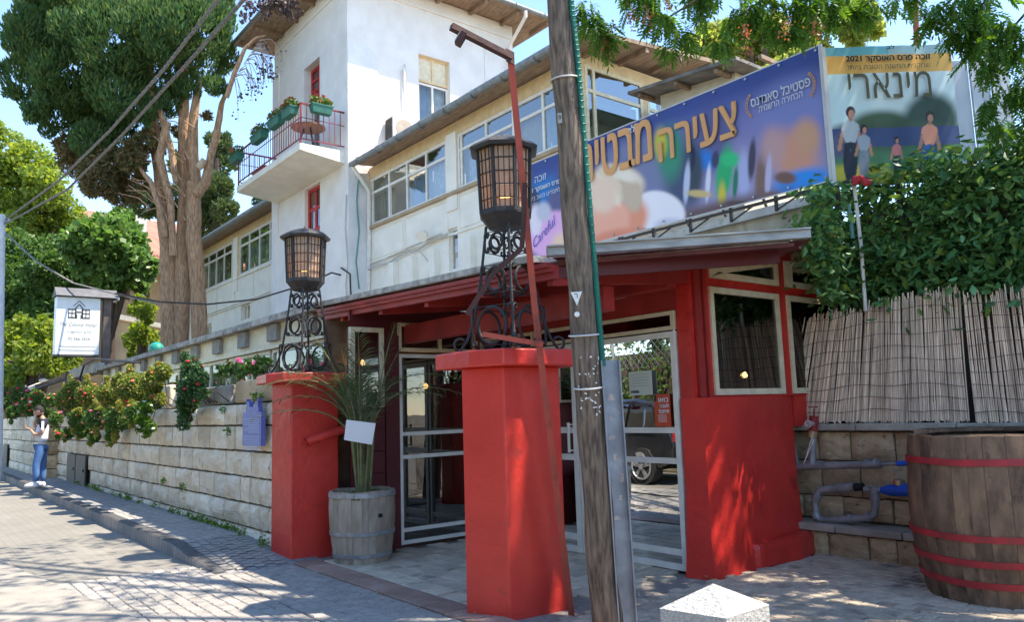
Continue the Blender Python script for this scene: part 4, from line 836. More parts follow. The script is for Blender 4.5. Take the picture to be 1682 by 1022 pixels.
def half_gutter(pts, r, name='gutter', par=HT): return MB().tube(pts, r, 12).build(name, m_gut if par is HT else m_galv, par, smooth=True)
half_gutter([(TX1+ov+.05, TY0-ov, TZ+.06), (TX1+ov+.05, TY1+ov, TZ+.06)], .065); half_gutter([(TX0-ov, TY0-ov-.05, TZ+.06), (TX1+ov, TY0-ov-.05, TZ+.06)], .065)
for i in range(7):
    y = TY0-.6+i*1.0; MB().ring((TX1+ov+.05, y, TZ+.06), X3, Z3, .07, .012, 14, 5).build('gutter_clip', m_gut, HT)
MB().tube([(TX1+ov+.05, TY1-.25, TZ), (TX1+ov+.05, TY1-.25, TZ-.15), (TX1+.12, TY1-.2, TZ-.65), (TX1+.1, TY1-.2, 7.5)], .05, 10).build('downpipe', m_pl, HT, smooth=True)
m_redf = M('red_window_frame', (.50, .03, .03), (.42, .025, .025), rough=.5, sc=6)
ot = (TX0, TY0, 0)
glazed(HT, ot, X3, -Y3, 2.05, 3.0, 9.55, 10.48, cols=2, rows=(9.85, 10.15), fw=.08, fm=m_redf, gm=m_gwin, inset=.22, cur=[m_ct])
glazed(HT, ot, X3, -Y3, 2.05, 3.0, 7.75, 9.5, cols=1, rows=(), fw=.07, fm=m_whitef, gm=m_gwin, inset=.25, cur=[m_cb], name='balcony_door')
glazed(HT, ot, X3, -Y3, 2.1, 3.02, 5.55, 7.2, cols=2, rows=(6.1, 6.65), fw=.09, fm=m_redf, gm=m_gwin, inset=.12, cur=[m_cb, m_ct])
os_ = (TX1, TY0, 0)
f1 = glazed(HT, os_, Y3, X3, 1.93, 2.87, 8.35, 9.75, cols=2, rows=(), fw=.055, fm=m_whitef, gm=m_gwin, inset=.14, cur=[m_cb, m_cw]); f2 = glazed(HT, os_, Y3, X3, 1.93, 2.87, 9.77, 10.45, cols=2, rows=(), fw=.05, fm=m_yel, gm=m_cream, inset=.12, name='shutter_box')
MB().box(TX1-.2, TX1+.05, TY0+1.9, TY0+2.9, 8.28, 8.345).build('window_sill', m_pl, HT)
# right wing
WZ = 7.18; WX0, WX1, WY = -15.98, -8.76, 8.5
ow = (WX0, WY, 0)
grp = [(.03, 3.28), (3.68, 7.10)]
m_up = MB(); wallholes(m_up, ow, X3, -Y3, WX1-WX0, 5.74, WZ, [(g[0], g[1], 5.78, 6.90) for g in grp], .12)
wallholes(m_up, (WX1, WY, 0), Y3, X3, 3.1, 5.5, 7.25, [(.12, 1.5, 5.55, 7.05), (1.62, 3.0, 5.55, 7.0)], .12); m_up.build('wing_upper_wall', m_yel, HT)
m_lo = MB(); wallholes(m_lo, ow, X3, -Y3, WX1-WX0, 2.6, 5.735, [(3.30, 3.62, 4.2, 5.05)], .12); m_lo.add([(WX1, WY, 2.6), (WX1, WY+4, 2.6), (WX1, WY+4, 5.5), (WX1, WY, 5.5)], [(0, 1, 2, 3)]); m_lo.build('wing_lower_wall', m_wing, HT)
for gi, g in enumerate(grp):
    cols = [.12+(g[1]-.12)*0, *[g[0]+.12+(g[1]-g[0]-.12)*i/4 for i in (1, 2, 3)]]; cols[0] = g[0]+.12
    c4 = [m_ct, m_ct, None, m_cb, m_cw] if gi == 0 else [m_ct, m_cw, m_ct, m_ct, m_cg]
    gm_ = [m_gwin, m_gwin, 'open', m_gwin, m_gwin] if gi == 0 else [m_gwin, m_gwin, m_gwin, m_gwin, m_gref]
    glazed(HT, ow, X3, -Y3, g[0], g[1], 5.78, 6.90, cols=cols, rows=(6.56,), fw=.055, fm=m_whitef, gm=m_gref, inset=.03, cur=c4, gms=gm_)
MB().box(WX0+3.30, WX0+3.66, WY-.03, WY-.001, 5.4, 6.98).build('pilaster', m_wing, HT)
MB().box(WX0, WX1, WY-.07, WY-.002, 5.70, 5.765).build('window_sill', M('sill_wood', (.45, .33, .2), (.36, .26, .16), rough=.7), HT)
for x0, x1 in ((0.05, 1.55), (1.62, 3.3), (3.7, 5.2), (5.27, 7.1)):
    k = MB(); 
    for zz in (4.98, 5.62): k.box(WX0+x0, WX0+x1, WY-.018, WY-.001, zz, zz+.02)
    for xx in (x0, x1-.02): k.box(WX0+xx, WX0+xx+.02, WY-.018, WY-.001, 5.0, 5.62)
    k.build('wall_panel', m_wing, HT)
MB().box(WX0, WX1, WY-.03, WY-.001, 4.90, 4.94).build('belt_moulding', m_wing, HT)
for xx in (1.1, 1.9, 2.75, 4.0): MB().box(WX0+xx, WX0+xx+.22, WY-.14, WY-.001, 4.0, 4.72).build('pilaster', m_wing, HT)
glazed(HT, ow, X3, -Y3, 3.30, 3.62, 4.2, 5.05, cols=1, fw=.04, fm=m_whitef, gm=m_gwin, inset=.08)
wr = [(WX0+.1, WY-.42), (WX1+.66, WY-.42), (WX1+.66, WY+3.1), (WX0+.1, WY+3.1)]
rz_ = lambda x, y: 7.22+(y-WY)*.10
MB().prism(wr, rz_, lambda x, y: rz_(x, y)+.07).build('wing_roof', m_soff, HT)
half_gutter([(WX0+.02, WY-.46, 7.20), (WX1+.66, WY-.46, 7.22)], .075)
for i in range(9): MB().ring((WX0+.4+i*.9, WY-.46, 7.2), Y3, Z3, .083, .014, 14, 5).build('gutter_clip', m_gut, HT)
for i in range(4): MB().bar((WX1-.02, WY+.1+i*.85, 7.18+i*.085), (WX1+.64, WY+.1+i*.85, 7.18+i*.085), .07, .08).build('eave_rafter', m_soff, HT)
MB().tube([(WX0+.05, WY-.46, 7.15), (WX0+.12, WY-.3, 6.9), (WX0+.1, WY-.06, 6.6), (WX0+.08, WY-.05, 5.5), (WX0+.02, WY-.05, 4.2)], .05, 8).build('downpipe', m_whitef, HT, smooth=True)
MB().box(WX0, WX1, WY+3.9, WY+4, 5, 7.1).box(WX0+.01, WX1-.1, WY+.7, WY+3.9, 5.6, 5.7).build('inner_room', m_dark, HT)
os2 = (WX1, WY, 0)
glazed(HT, os2, Y3, X3, .12, 1.5, 5.55, 7.05, cols=(.32,), rows=(6.62,), fw=.06, fm=m_cream, gm=m_gref, inset=.02, cur=[None, m_cg]); glazed(HT, os2, Y3, X3, 1.62, 3.0, 5.55, 7.0, cols=(), rows=(6.62,), fw=.06, fm=m_cream, gm=m_gref, inset=.02, cur=[m_cg])
# left wing
LX0, LX1, LZ = -31.5, -20.62, 7.50; ol = (LX0, WY, 0)
g2 = [(31.5-28.75, 31.5-25.45), (31.5-24.75, 31.5-21.3)]
lw = MB(); wallholes(lw, ol, X3, -Y3, LX1-LX0, 5.93, LZ, [(a, b, 5.97, 7.25) for a, b in g2], .12); lw.build('wing_upper_wall', m_yel, HT)
lw = MB(); wallholes(lw, ol, X3, -Y3, LX1-LX0, 2.0, 5.925, [(6.95, 7.75, 4.5, 5.0), (3.0, 4.0, 4.2, 4.75)], .25); lw.add([(LX0, WY, 2), (LX0, WY+4, 2), (LX0, WY+4, 7.5), (LX0, WY, 7.5)], [(3, 2, 1, 0)]); lw.build('wing_lower_wall', m_wing, HT)
for gi, (a, b) in enumerate(g2): glazed(HT, ol, X3, -Y3, a, b, 5.97, 7.25, cols=4, rows=(6.93,), fw=.07, fm=m_whitef, gm=m_gref, inset=.03, cur=[m_cg, m_cg, m_ct, m_cg] if gi == 0 else [m_cg, m_cg, m_cg, m_cg], gms=[m_gwin, m_gwin, m_gwin, m_gref] if gi == 0 else [m_gwin]*4)
MB().box(LX0+6.2, LX0+6.62, WY-.03, WY-.001, 5.5, 7.3).build('pilaster', m_wing, HT)
for z in (5.90, 5.08, 5.0): MB().box(LX0, LX1, WY-.05, WY-.002, z, z+.04).build('belt_moulding', m_wing, HT)
for xx in (4.5, 6.3, 8.0, 9.5): MB().box(LX0+xx, LX0+xx+.03, WY-.02, WY-.001, 5.12, 5.88).build('wall_panel', m_wing, HT)
glazed(HT, ol, X3, -Y3, 6.95, 7.75, 4.5, 5.0, cols=3, fw=.05, fm=m_whitef, gm=m_gwin, inset=.12); glazed(HT, ol, X3, -Y3, 3.0, 4.0, 4.2, 4.75, cols=2, fw=.06, fm=m_whitef, gm=m_gref, inset=.12)
MB().prism([(LX0-.3, WY-.4), (LX1, WY-.4), (LX1, WY+5), (LX0-.3, WY+5)], lambda x, y: LZ+.05+(y-WY)*.1, lambda x, y: LZ+.12+(y-WY)*.1).build('wing_roof', m_soff, HT)
half_gutter([(LX0-.3, WY-.45, LZ+.04), (LX1, WY-.45, LZ+.06)], .09)
MB().box(LX0, LX1, WY+3.9, WY+4, 5, 7.4).box(LX0+.01, LX1-.1, WY+.7, WY+3.9, 5.8, 5.9).build('inner_room', m_dark, HT)
# balcony
BX0, BX1, BYF = -20.25, -16.12, 6.85; zb = 7.55
BL = MB().box(BX0, BX1, BYF, TY0-.001, zb-.16, zb).build('balcony_slab', M('balcony_render', (.80, .74, .62), (.72, .66, .55), rough=.9, sc=3, bump=.3), HT, bevel=.01)
MB().prism([(BX0, BYF+.05), (BX1, BYF+.05), (BX1, TY0-.002), (BX0, TY0-.002)], lambda x, y: zb-.16-(y-BYF)*.12, zb-.161).build('balcony_haunch', _m['balcony_render'], HT)
m_rail = M('railing_red', (.26, .03, .04), (.16, .025, .03), rough=.5, sc=6)
rl = MB(); cn = [(BX0+.04, TY0), (BX0+.04, BYF+.04), (BX1-.04, BYF+.04), (BX1-.04, TY0)]
for a, b in zip(cn, cn[1:]):
    for z, k in ((zb+.95, .035), (zb+.12, .025), (zb+.62, .015)): rl.bar((*a, z), (*b, z), k)
for c in cn: rl.bar((*c, zb-.05), (*c, zb+.95), .035)
RL = rl.build('balcony_railing', m_rail, HT); bme = MB().bar((0, 0, 0), (0, 0, .84), .014).mesh('baluster', m_rail)
for a, b in zip(cn, cn[1:]):
    A_, B_ = Vector((*a, zb+.1)), Vector((*b, zb+.1)); n = max(2, int((B_-A_).length/.135))
    for i in range(1, n): inst('baluster', bme, RL, A_.lerp(B_, i/n))
def flowerbox(c, u, L_, lab, red=False, cols=None):
    c = Vector(c); u = Vector(u).normalized(); v = Vector((-u.y, u.x, 0)); t = thing('flower_box', c, lab, 'flower box', 'flower boxes on the balcony railing')
    m = M('box_red', (.32, .02, .03), (.26, .02, .025), rough=.5) if red else M('box_green', (.03, .15, .10), (.025, .11, .08), rough=.5)
    mb = MB(); q = [u*sx*L_*(.5 if k else .44)+v*sy*(.11 if k else .08)+Z3*(.18 if k else 0)+c for k in (0, 1) for sx, sy in ((-1, -1), (1, -1), (1, 1), (-1, 1))]
    mb.add(q, [(3, 2, 1, 0), (4, 5, 6, 7), (0, 1, 5, 4), (1, 2, 6, 5), (2, 3, 7, 6), (3, 0, 4, 7)]).build('box', m, t)
    mb = MB().obox(c+Z3*.18, u*L_*.52, v*.12, Z3*.012); mb.build('rim', m, t)
    if cols is not None:
        pts, d = shell([(*(c+u*L_*f+Z3*.28), L_*.25, .16, .14) for f in (-.28, 0, .28)], 420, .3)
        leaves('foliage', pts, d, .06, .7, m_leafd if cols == 'dark' else m_leafy, t)
        pts, d = shell([(*(c+u*L_*f+Z3*.33), L_*.22, .15, .12) for f in (-.25, .1)], 36, .7); leaves('flower', pts, d, .07, .9, M('petal_red', (.6, .03, .04), rough=.6), t)
flowerbox((-16.55, BYF-.06, zb+.72), X3, .55, 'green flower box at the right end of the balcony railing with yellow-green plants', cols='light')
flowerbox((-15.98, BYF+.45, zb+.72), Y3, .5, 'green flower box on the short right side of the balcony railing', cols='light')
flowerbox((-17.35, BYF-.06, zb+.74), X3, .7, 'green flower box near the middle of the balcony with red geraniums', cols='light')
flowerbox((-18.45, BYF-.06, zb+.70), X3, .75, 'green flower box on the balcony with drooping dark plants', cols='dark')
flowerbox((-20.1, BYF-.06, zb+.62), X3, .6, 'green flower box on the far left corner of the balcony', cols='dark')
flowerbox((-19.75, BYF+.5, zb+.22), X3, .9, 'empty red flower box inside the left end of the balcony', red=True)
ta = thing('table', (-16.9, 7.4, zb), 'small round wooden table standing on the balcony', 'table'); MB().lathe((-16.9, 7.4, zb+.68), [(.4, 0), (.4, .03)], 20).build('table_top', M('table_wood', (.42, .22, .12), (.3, .15, .08), rough=.5), ta)
for k in range(3): MB().bar((-16.9+.1*math.cos(k*2.1), 7.4+.1*math.sin(k*2.1), zb+.68), (-16.9+.3*math.cos(k*2.1), 7.4+.3*math.sin(k*2.1), zb), .025).build('leg', m_iron, ta)
# air conditioner
ac = PX(634, 208, -15.55); AC = thing('air_conditioner', (-15.6, 9.2, 7.8), 'white air conditioner unit on the tower wall above the gutter', 'air conditioner')
MB().box(-15.96, -15.62, 8.95, 9.75, 7.9, 8.5).build('casing', M('ac_casing', (.7, .68, .62), (.6, .58, .52), rough=.5), AC, bevel=.02)
mb = MB()
for i in range(6): mb.ring((-15.615, 9.27, 8.21), Y3, Z3, .05+.035*i, .005, 26, 4)
mb.build('fan_grille', M('ac_fan', (.40, .34, .26), (.3, .26, .2), rough=.5), AC); MB().tube([(-15.63, 9.27, 8.21), (-15.612, 9.27, 8.21)], .23, 26).build('fan', M('ac_fan2', (.45, .38, .3), (.35, .3, .24)), AC)
for i in range(9): MB().box(-15.95, -15.64, 8.93, 8.949, 7.96+.055*i, 7.99+.055*i).build('louvre', m_dark, AC)
MB().bar((-15.98, 9.05, 7.85), (-15.55, 9.05, 7.85), .03).bar((-15.98, 9.65, 7.85), (-15.55, 9.65, 7.85), .03).bar((-15.99, 9.05, 7.5), (-15.6, 9.05, 7.85), .025).build('bracket', m_whitef, AC)
# cables and fittings on the white walls
cb = MB(); rr = random.Random(9)
def cable(pts, r=.012, name='cable', m=None): return MB().tube(pts, r, 5).build(name, m or M('cable_cream', (.55, .52, .46), (.45, .42, .37)), HT)
cable([PY(590+i*16, 450-i*7.2+(4 if i in (3, 6) else 0), 8.43) for i in range(10)], .022); cable([PY(597+i*16, 441-i*7.2, 8.45) for i in range(9)], .012); cable([PY(690, 413, 8.44), PY(705, 432, 8.44), PY(703, 465, 8.44)], .012); cable([PX(665, 105, -15.94), PX(668, 140, -15.94), PX(683, 190, -15.92), PX(683, 215, -15.92)], .015)
cable([PX(664, 112, -15.93), PX(667, 215, -15.93)], .03, 'conduit', m_pl); cable([PY(569, 320, 7.93), PY(567, 375, 7.93), PY(571, 430, 7.93), PY(568, 470, 7.93), PY(572, 520, 7.93)], .014); cable([PY(560, 440, 7.93), PY(575, 450, 7.92), PY(577, 500, 7.92)], .02, m=m_iron)
cable([PX(590, 285+0, -15.9), PX(586, 330, -15.9), PX(590, 380, -15.9), PX(585, 430, -15.9), PX(590, 475, -15.9)], .02, 'green_hose', M('hose', (.15, .32, .28), (.1, .25, .22)))
fl_ = thing('wall_floodlight', PY(700, 385, 8.3), 'round pale lamp on the white wall below the windows', 'wall lamp'); q = PY(700, 385, 8.4); MB().tube([q+Vector((0, 0, .03)), q+Vector((.08, -.16, -.08))], [.06, .12], 14).build('shade', m_wing, fl_, smooth=True)
# lean-to roof right of the wing and wall behind the banner
LT = thing('lean_to', (-6, 9.5, 4), 'cream upper wall with a sloping sheet roof seen above the blue banner', 'building')
a = PY(1058, 162, 9.6); b = PY(1236, 106, 9.6); print('leanto', a, b)
MB().prism([(a.x, 9.2), (b.x, 9.2), (b.x, 12), (a.x, 12)], lambda x, y: a.z-.02+(x-a.x)/(b.x-a.x)*(b.z-a.z), lambda x, y: a.z+.03+(x-a.x)/(b.x-a.x)*(b.z-a.z)).build('roof', M('sheet_roof', (.24, .23, .21), (.14, .13, .12), rough=.8, sc=4), LT)
MB().prism([(a.x+.35, 9.6), (b.x-.3, 9.6), (b.x-.3, 11.5), (a.x+.35, 11.5)], 3.0, lambda x, y: a.z-.03+(x-a.x)/(b.x-a.x)*(b.z-a.z)).build('wall', M('cream_wall', (.66, .58, .42), (.56, .49, .36), rough=.9), LT)
for i in range(4): x = a.x+.2+i*.75; MB().bar((x, 9.25, a.z-.07+(x-a.x)/(b.x-a.x)*(b.z-a.z)), (x, 9.62, a.z-.07+(x-a.x)/(b.x-a.x)*(b.z-a.z)), .06).build('rafter', m_soff, LT)
# parapet below the banner
PT = thing('parapet', (-6, 7.1, 2.8), 'weathered grey parapet with a pale coping under the long blue banner', 'parapet')
MB().box(-9.5, -4.0, 7.12, 7.3, 2.75, 3.38).build('parapet_wall', M('parapet_render', (.46, .40, .29), (.32, .27, .2), rough=.95, sc=4, bump=.5, dirt=(.2, .17, .13), dsc=3), PT)
MB().box(-9.5, -3.85, 7.05, 7.36, 3.382, 3.47).build('coping', M('coping_white', (.55, .53, .48), (.4, .38, .35), rough=.9, sc=4, bump=.4, dirt=(.25, .24, .2), dsc=4), PT)
# ---------------------------------------------------------------- banners
def paintmat():
    m = bpy.data.materials.new('banner_print'); m.use_nodes = True; nt = m.node_tree; b = nt.nodes['Principled BSDF']; b.inputs['Roughness'].default_value = .45; b.inputs['Specular IOR Level'].default_value = .3
    a = N(nt, 'ShaderNodeVertexColor'); a.layer_name = 'print'; nt.links.new(a.outputs[0], b.inputs['Base Color']); return m
m_print = paintmat()
lin = lambda c: tuple(((v/255)/12.92 if v <= 10 else ((v/255+.055)/1.055)**2.4) for v in c)
def printed(name, o, u, v, wid, hgt, nx, ny, colorf, parent, wave=.008):
    o, u, v = Vector(o), Vector(u).normalized(), Vector(v).normalized(); nn = u.cross(v); org = wloc(parent)
    U, V = np.meshgrid(np.linspace(0, 1, nx+1), np.linspace(0, 1, ny+1)); U = U.ravel(); V = V.ravel()
    off = wave*(np.sin(U*23)*.5+np.sin(U*9+V*4)*.5)*.5
    W_ = np.outer(U*wid, np.array(u))+np.outer(V*hgt, np.array(v))+np.array(o)+np.outer(off, np.array(nn))
    C = np.array(EYEP); D_ = W_-C; z = D_@np.array(_F); px_ = PW/2+FPX*(D_@np.array(_R))/z; py_ = PH/2-FPX*(D_@np.array(_U))/z
    col = colorf(px_, py_, U, V)*1.0
    q = np.array([[j*(nx+1)+i, j*(nx+1)+i+1, (j+1)*(nx+1)+i+1, (j+1)*(nx+1)+i] for j in range(ny) for i in range(nx)])
    me = fastmesh(name, W_-np.array(org), q, m_print); me.polygons.foreach_set('use_smooth', [True]*len(q))
    ca = me.color_attributes.new('print', 'FLOAT_COLOR', 'POINT'); ca.data.foreach_set('color', np.concatenate([col, np.ones((len(col), 1))], 1).astype(np.float32).ravel())
    ob = bpy.data.objects.new(name, me); COL.objects.link(ob); ob.parent = parent; return ob
def blob(col, px_, py_, x, y, rx, ry, c, soft=.5, rot=0., a=1.):
    cr, sr = math.cos(math.radians(rot)), math.sin(math.radians(rot)); dx, dy = px_-x, py_-y; e = np.sqrt(((dx*cr+dy*sr)/rx)**2+((-dx*sr+dy*cr)/ry)**2)
    t = np.clip((1+soft-e)/(2*soft+1e-6), 0, 1); t = (t*t*(3-2*t)*a)[:, None]; return col*(1-t)+np.array(lin(c))*t
YB = 7.0
BNx0, BNx1, BNz0, BNz1 = -8.43, -3.79, 3.555, 4.925
def paint1(px_, py_, U, V):
    col = np.tile(np.array(lin((62, 78, 140))), (len(U), 1)); B = lambda *a, **k: blob(col, px_, py_, *a, **k)
    col = B(1180, 225, 220, 60, (104, 110, 168), .7, -20); col = B(1230, 305, 190, 75, (158, 148, 182), .6, -15); col = B(1290, 210, 60, 50, (130, 128, 180), .7); col = B(1060, 300, 90, 90, (120, 125, 160), .4)
    col = B(1310, 180, 55, 60, (120, 128, 185), .5); col = B(1120, 290, 28, 60, (70, 80, 110), .5); col = B(1170, 225, 30, 60, (95, 95, 140), .5)
    col = B(1155, 262, 22, 16, (40, 120, 205), .5, 20); col = B(1100, 250, 20, 45, (60, 140, 110), .5); col = B(1085, 235, 10, 26, (200, 190, 60), .5); col = B(1140, 280, 14, 45, (60, 70, 80), .5)
    col = B(1190, 285, 13, 45, (40, 170, 105), .35, 8); col = B(1200, 262, 16, 12, (50, 190, 120), .4); col = B(1186, 325, 6, 24, (215, 190, 60), .6); col = B(1222, 290, 10, 40, (170, 175, 215), .5); col = B(1250, 300, 10, 50, (130, 100, 90), .5)
    col = B(1305, 255, 36, 42, (205, 145, 120), .5, -20); col = B(1270, 240, 20, 30, (190, 150, 150), .6); col = B(1325, 225, 22, 30, (200, 150, 120), .5); col = B(1318, 300, 48, 22, (45, 140, 225), .4, -14); col = B(1160, 350, 120, 14, (110, 85, 85), .7, -15)
    for x, y, rx, ry, c in ((1128, 300, 5, 34, (190, 196, 220)), (1138, 262, 4, 20, (40, 44, 70)), (1163, 300, 4, 30, (214, 214, 230)), (1175, 262, 6, 14, (60, 60, 90)), (1208, 300, 4, 26, (36, 120, 90)), (1235, 262, 6, 34, (70, 62, 84)), (1262, 290, 5, 36, (190, 180, 210)), (1290, 292, 18, 10, (120, 88, 76)), (1148, 318, 20, 6, (206, 180, 120)), (1218, 336, 26, 6, (90, 70, 66)), (1275, 322, 30, 7, (120, 96, 92))):
        col = B(x, y, rx, ry, c, .35, 4)
    # soft pale figure shapes, generic
    col = B(1082, 348, 44, 34, (238, 232, 236), .10, 15); col = B(1100, 372, 24, 14, (205, 200, 215), .4); col = B(1035, 362, 26, 36, (232, 150, 118), .3, 30); col = B(1000, 365, 34, 44, (240, 172, 145), .2, 10); col = B(1006, 392, 42, 14, (226, 140, 110), .4, -15)
    col = B(1014, 300, 44, 30, (228, 206, 178), .2, 10); col = B(1000, 312, 30, 9, (240, 226, 200), .3, 55); col = B(1028, 300, 32, 7, (206, 176, 140), .4, 50); col = B(1044, 316, 7, 26, (188, 156, 124), .4, -12); col = B(1038, 318, 16, 30, (205, 180, 155), .3, -10); col = B(990, 320, 24, 30, (236, 205, 180), .3); col = B(1020, 285, 30, 10, (240, 228, 210), .5, 20)
    # left end: pillow, blue cloth
    col = B(895, 330, 22, 40, (35, 120, 190), .5); col = B(875, 330, 12, 20, (60, 60, 90), .5); col = B(912, 335, 14, 26, (90, 90, 130), .5); col = B(908, 385, 44, 36, (222, 170, 215), .15, -35); col = B(880, 362, 10, 26, (225, 215, 225), .3); col = B(893, 348, 12, 16, (190, 190, 205), .4); col = B(925, 400, 18, 18, (235, 200, 170), .5)
    t = np.clip((V-.80)/.12, 0, 1)[:, None]; col = col*(1-t*.75)+np.array(lin((52, 66, 130)))*t*.75
    return col
B1 = thing('banner', (-6.1, YB, BNz0), 'long navy blue cinema banner with big orange Hebrew title and soft pastel print', 'banner')
printed('printed_sheet', (BNx0, YB, BNz0), X3, Z3, BNx1-BNx0, BNz1-BNz0, 300, 90, paint1, B1)
m_or = M('orange_print', (.72, .36, .13), (.68, .33, .11), rough=.5); m_wp = M('white_letters', (.66, .66, .68), (.62, .62, .64), rough=.5); m_hem = M('white_hem', (.6, .6, .6), (.5, .5, .5))
def onb(s, xa, ya_b, xb, ht_px, mat, x_ref=None, **k):   # xa..xb photo columns; ya_b = photo row of baseline at xb
    a = PY(xa, ya_b, YB).x; b = PY(xb, ya_b, YB).x; z0 = PY(xb, ya_b, YB).z; z1 = PY(xb, ya_b-ht_px, YB).z
    return text(s, mat, B1, (a, YB-.016, z0), X3, Z3, z1-z0, b-a, **k)
onb('צעירה', 1083, 222, 1213, 57, m_or, he=True, bold=.018); onb('מבטיחה', 926, 262, 1073, 70, m_or, he=True, bold=.018)
onb('פסטיבל סאנדנס', 1233, 141, 1333, 18, m_wp, he=True, bold=.008); onb('הבחירה הרשמית', 1246, 159, 1320, 10, m_wp, he=True, bold=.0)
onb('לב', 1034, 216, 1045, 11, m_wp, he=True, bold=.03); a = PY(1051, 207, YB); MB().box(a.x-.035, a.x+.035, YB-.016, YB-.012, a.z-.035, a.z+.035).build('logo_square', m_wp, B1); MB().box(a.x-.016, a.x+.016, YB-.02, YB-.0165, a.z-.014, a.z+.014).build('logo_heart', M('heart_red', (.6, .06, .07)), B1)
onb('זוכה', 880, 294, 899, 10, m_wp, he=True, bold=.0); onb('פרס האוסקר 2021', 864, 303, 922, 10, m_wp, he=True, bold=.02); onb('לתסריט הטוב ביותר', 866, 314, 922, 8, m_wp, he=True)
a = PY(879, 408, YB); b = PY(919, 362, YB); dv = (b-a); dv.y = 0; uu_ = dv.normalized(); text('Careful', M('script_blue', (.10, .12, .5), (.1, .12, .45)), B1, Vector((a.x, YB-.012, a.z)), uu_, Vector((-uu_.z, 0, uu_.x)), .13, dv.length*.95, italic=.5)
for (x, y, sg) in ((1229, 176, 1), (1337, 137, -1)):   # laurel marks
    mb = MB(); c = PY(x, y, YB)
    for k in range(8):
        for s_ in (1, -1):
            ang = math.radians(180+(k-3.5)*14) if sg > 0 else math.radians((k-3.5)*14); p = Vector((c.x+sg*.12+.13*math.cos(ang), YB-.014, c.z+.15*math.sin(ang)*1.0)); mb.obox(p, Vector((math.cos(ang+s_*.7)*.018, 0, math.sin(ang+s_*.7)*.018)), (0, .001, 0), Vector((-math.sin(ang+s_*.7)*.005, 0, math.cos(ang+s_*.7)*.005)))
    mb.build('laurel', m_or, B1)
MB().box(BNx0, BNx1, YB-.008, YB-.003, BNz1-.002, BNz1+.012).box(BNx0, BNx1, YB-.008, YB-.003, BNz0-.012, BNz0+.002).box(BNx1-.03, BNx1+.01, YB-.014, YB-.008, BNz0, BNz1).build('hem', m_hem, B1)
el = MB().tube([(0, -.006, 0), (0, .004, 0)], .014, 8).mesh('eyelet', m_galv)
for i in range(12):
    for z in (BNz0+.035, BNz1-.035): inst('eyelet', el, B1, (BNx0+.06+i*(BNx1-BNx0-.12)/11, YB-.012, z))
fr_ = MB(); fr_.bar((BNx0, YB+.03, BNz1-.03), (BNx1, YB+.03, BNz1-.03), .03).bar((BNx0, YB+.03, BNz0-.04), (BNx1, YB+.03, BNz0-.04), .03)
for i in range(9):
    x = BNx0+.1+i*(BNx1-BNx0-.2)/8; fr_.bar((x, YB+.045, BNz0-.16), (x, YB+.045, BNz1-.02), .03)
    if i < 8: fr_.bar((x, YB+.05, BNz0-.15), (x+.28, YB+.05, BNz0-.04), .015)
    fr_.bar((x, YB+.05, BNz1-.1), (x, YB+.9, 3.35), .025)
fr_.build('support_frame', m_iron, B1)
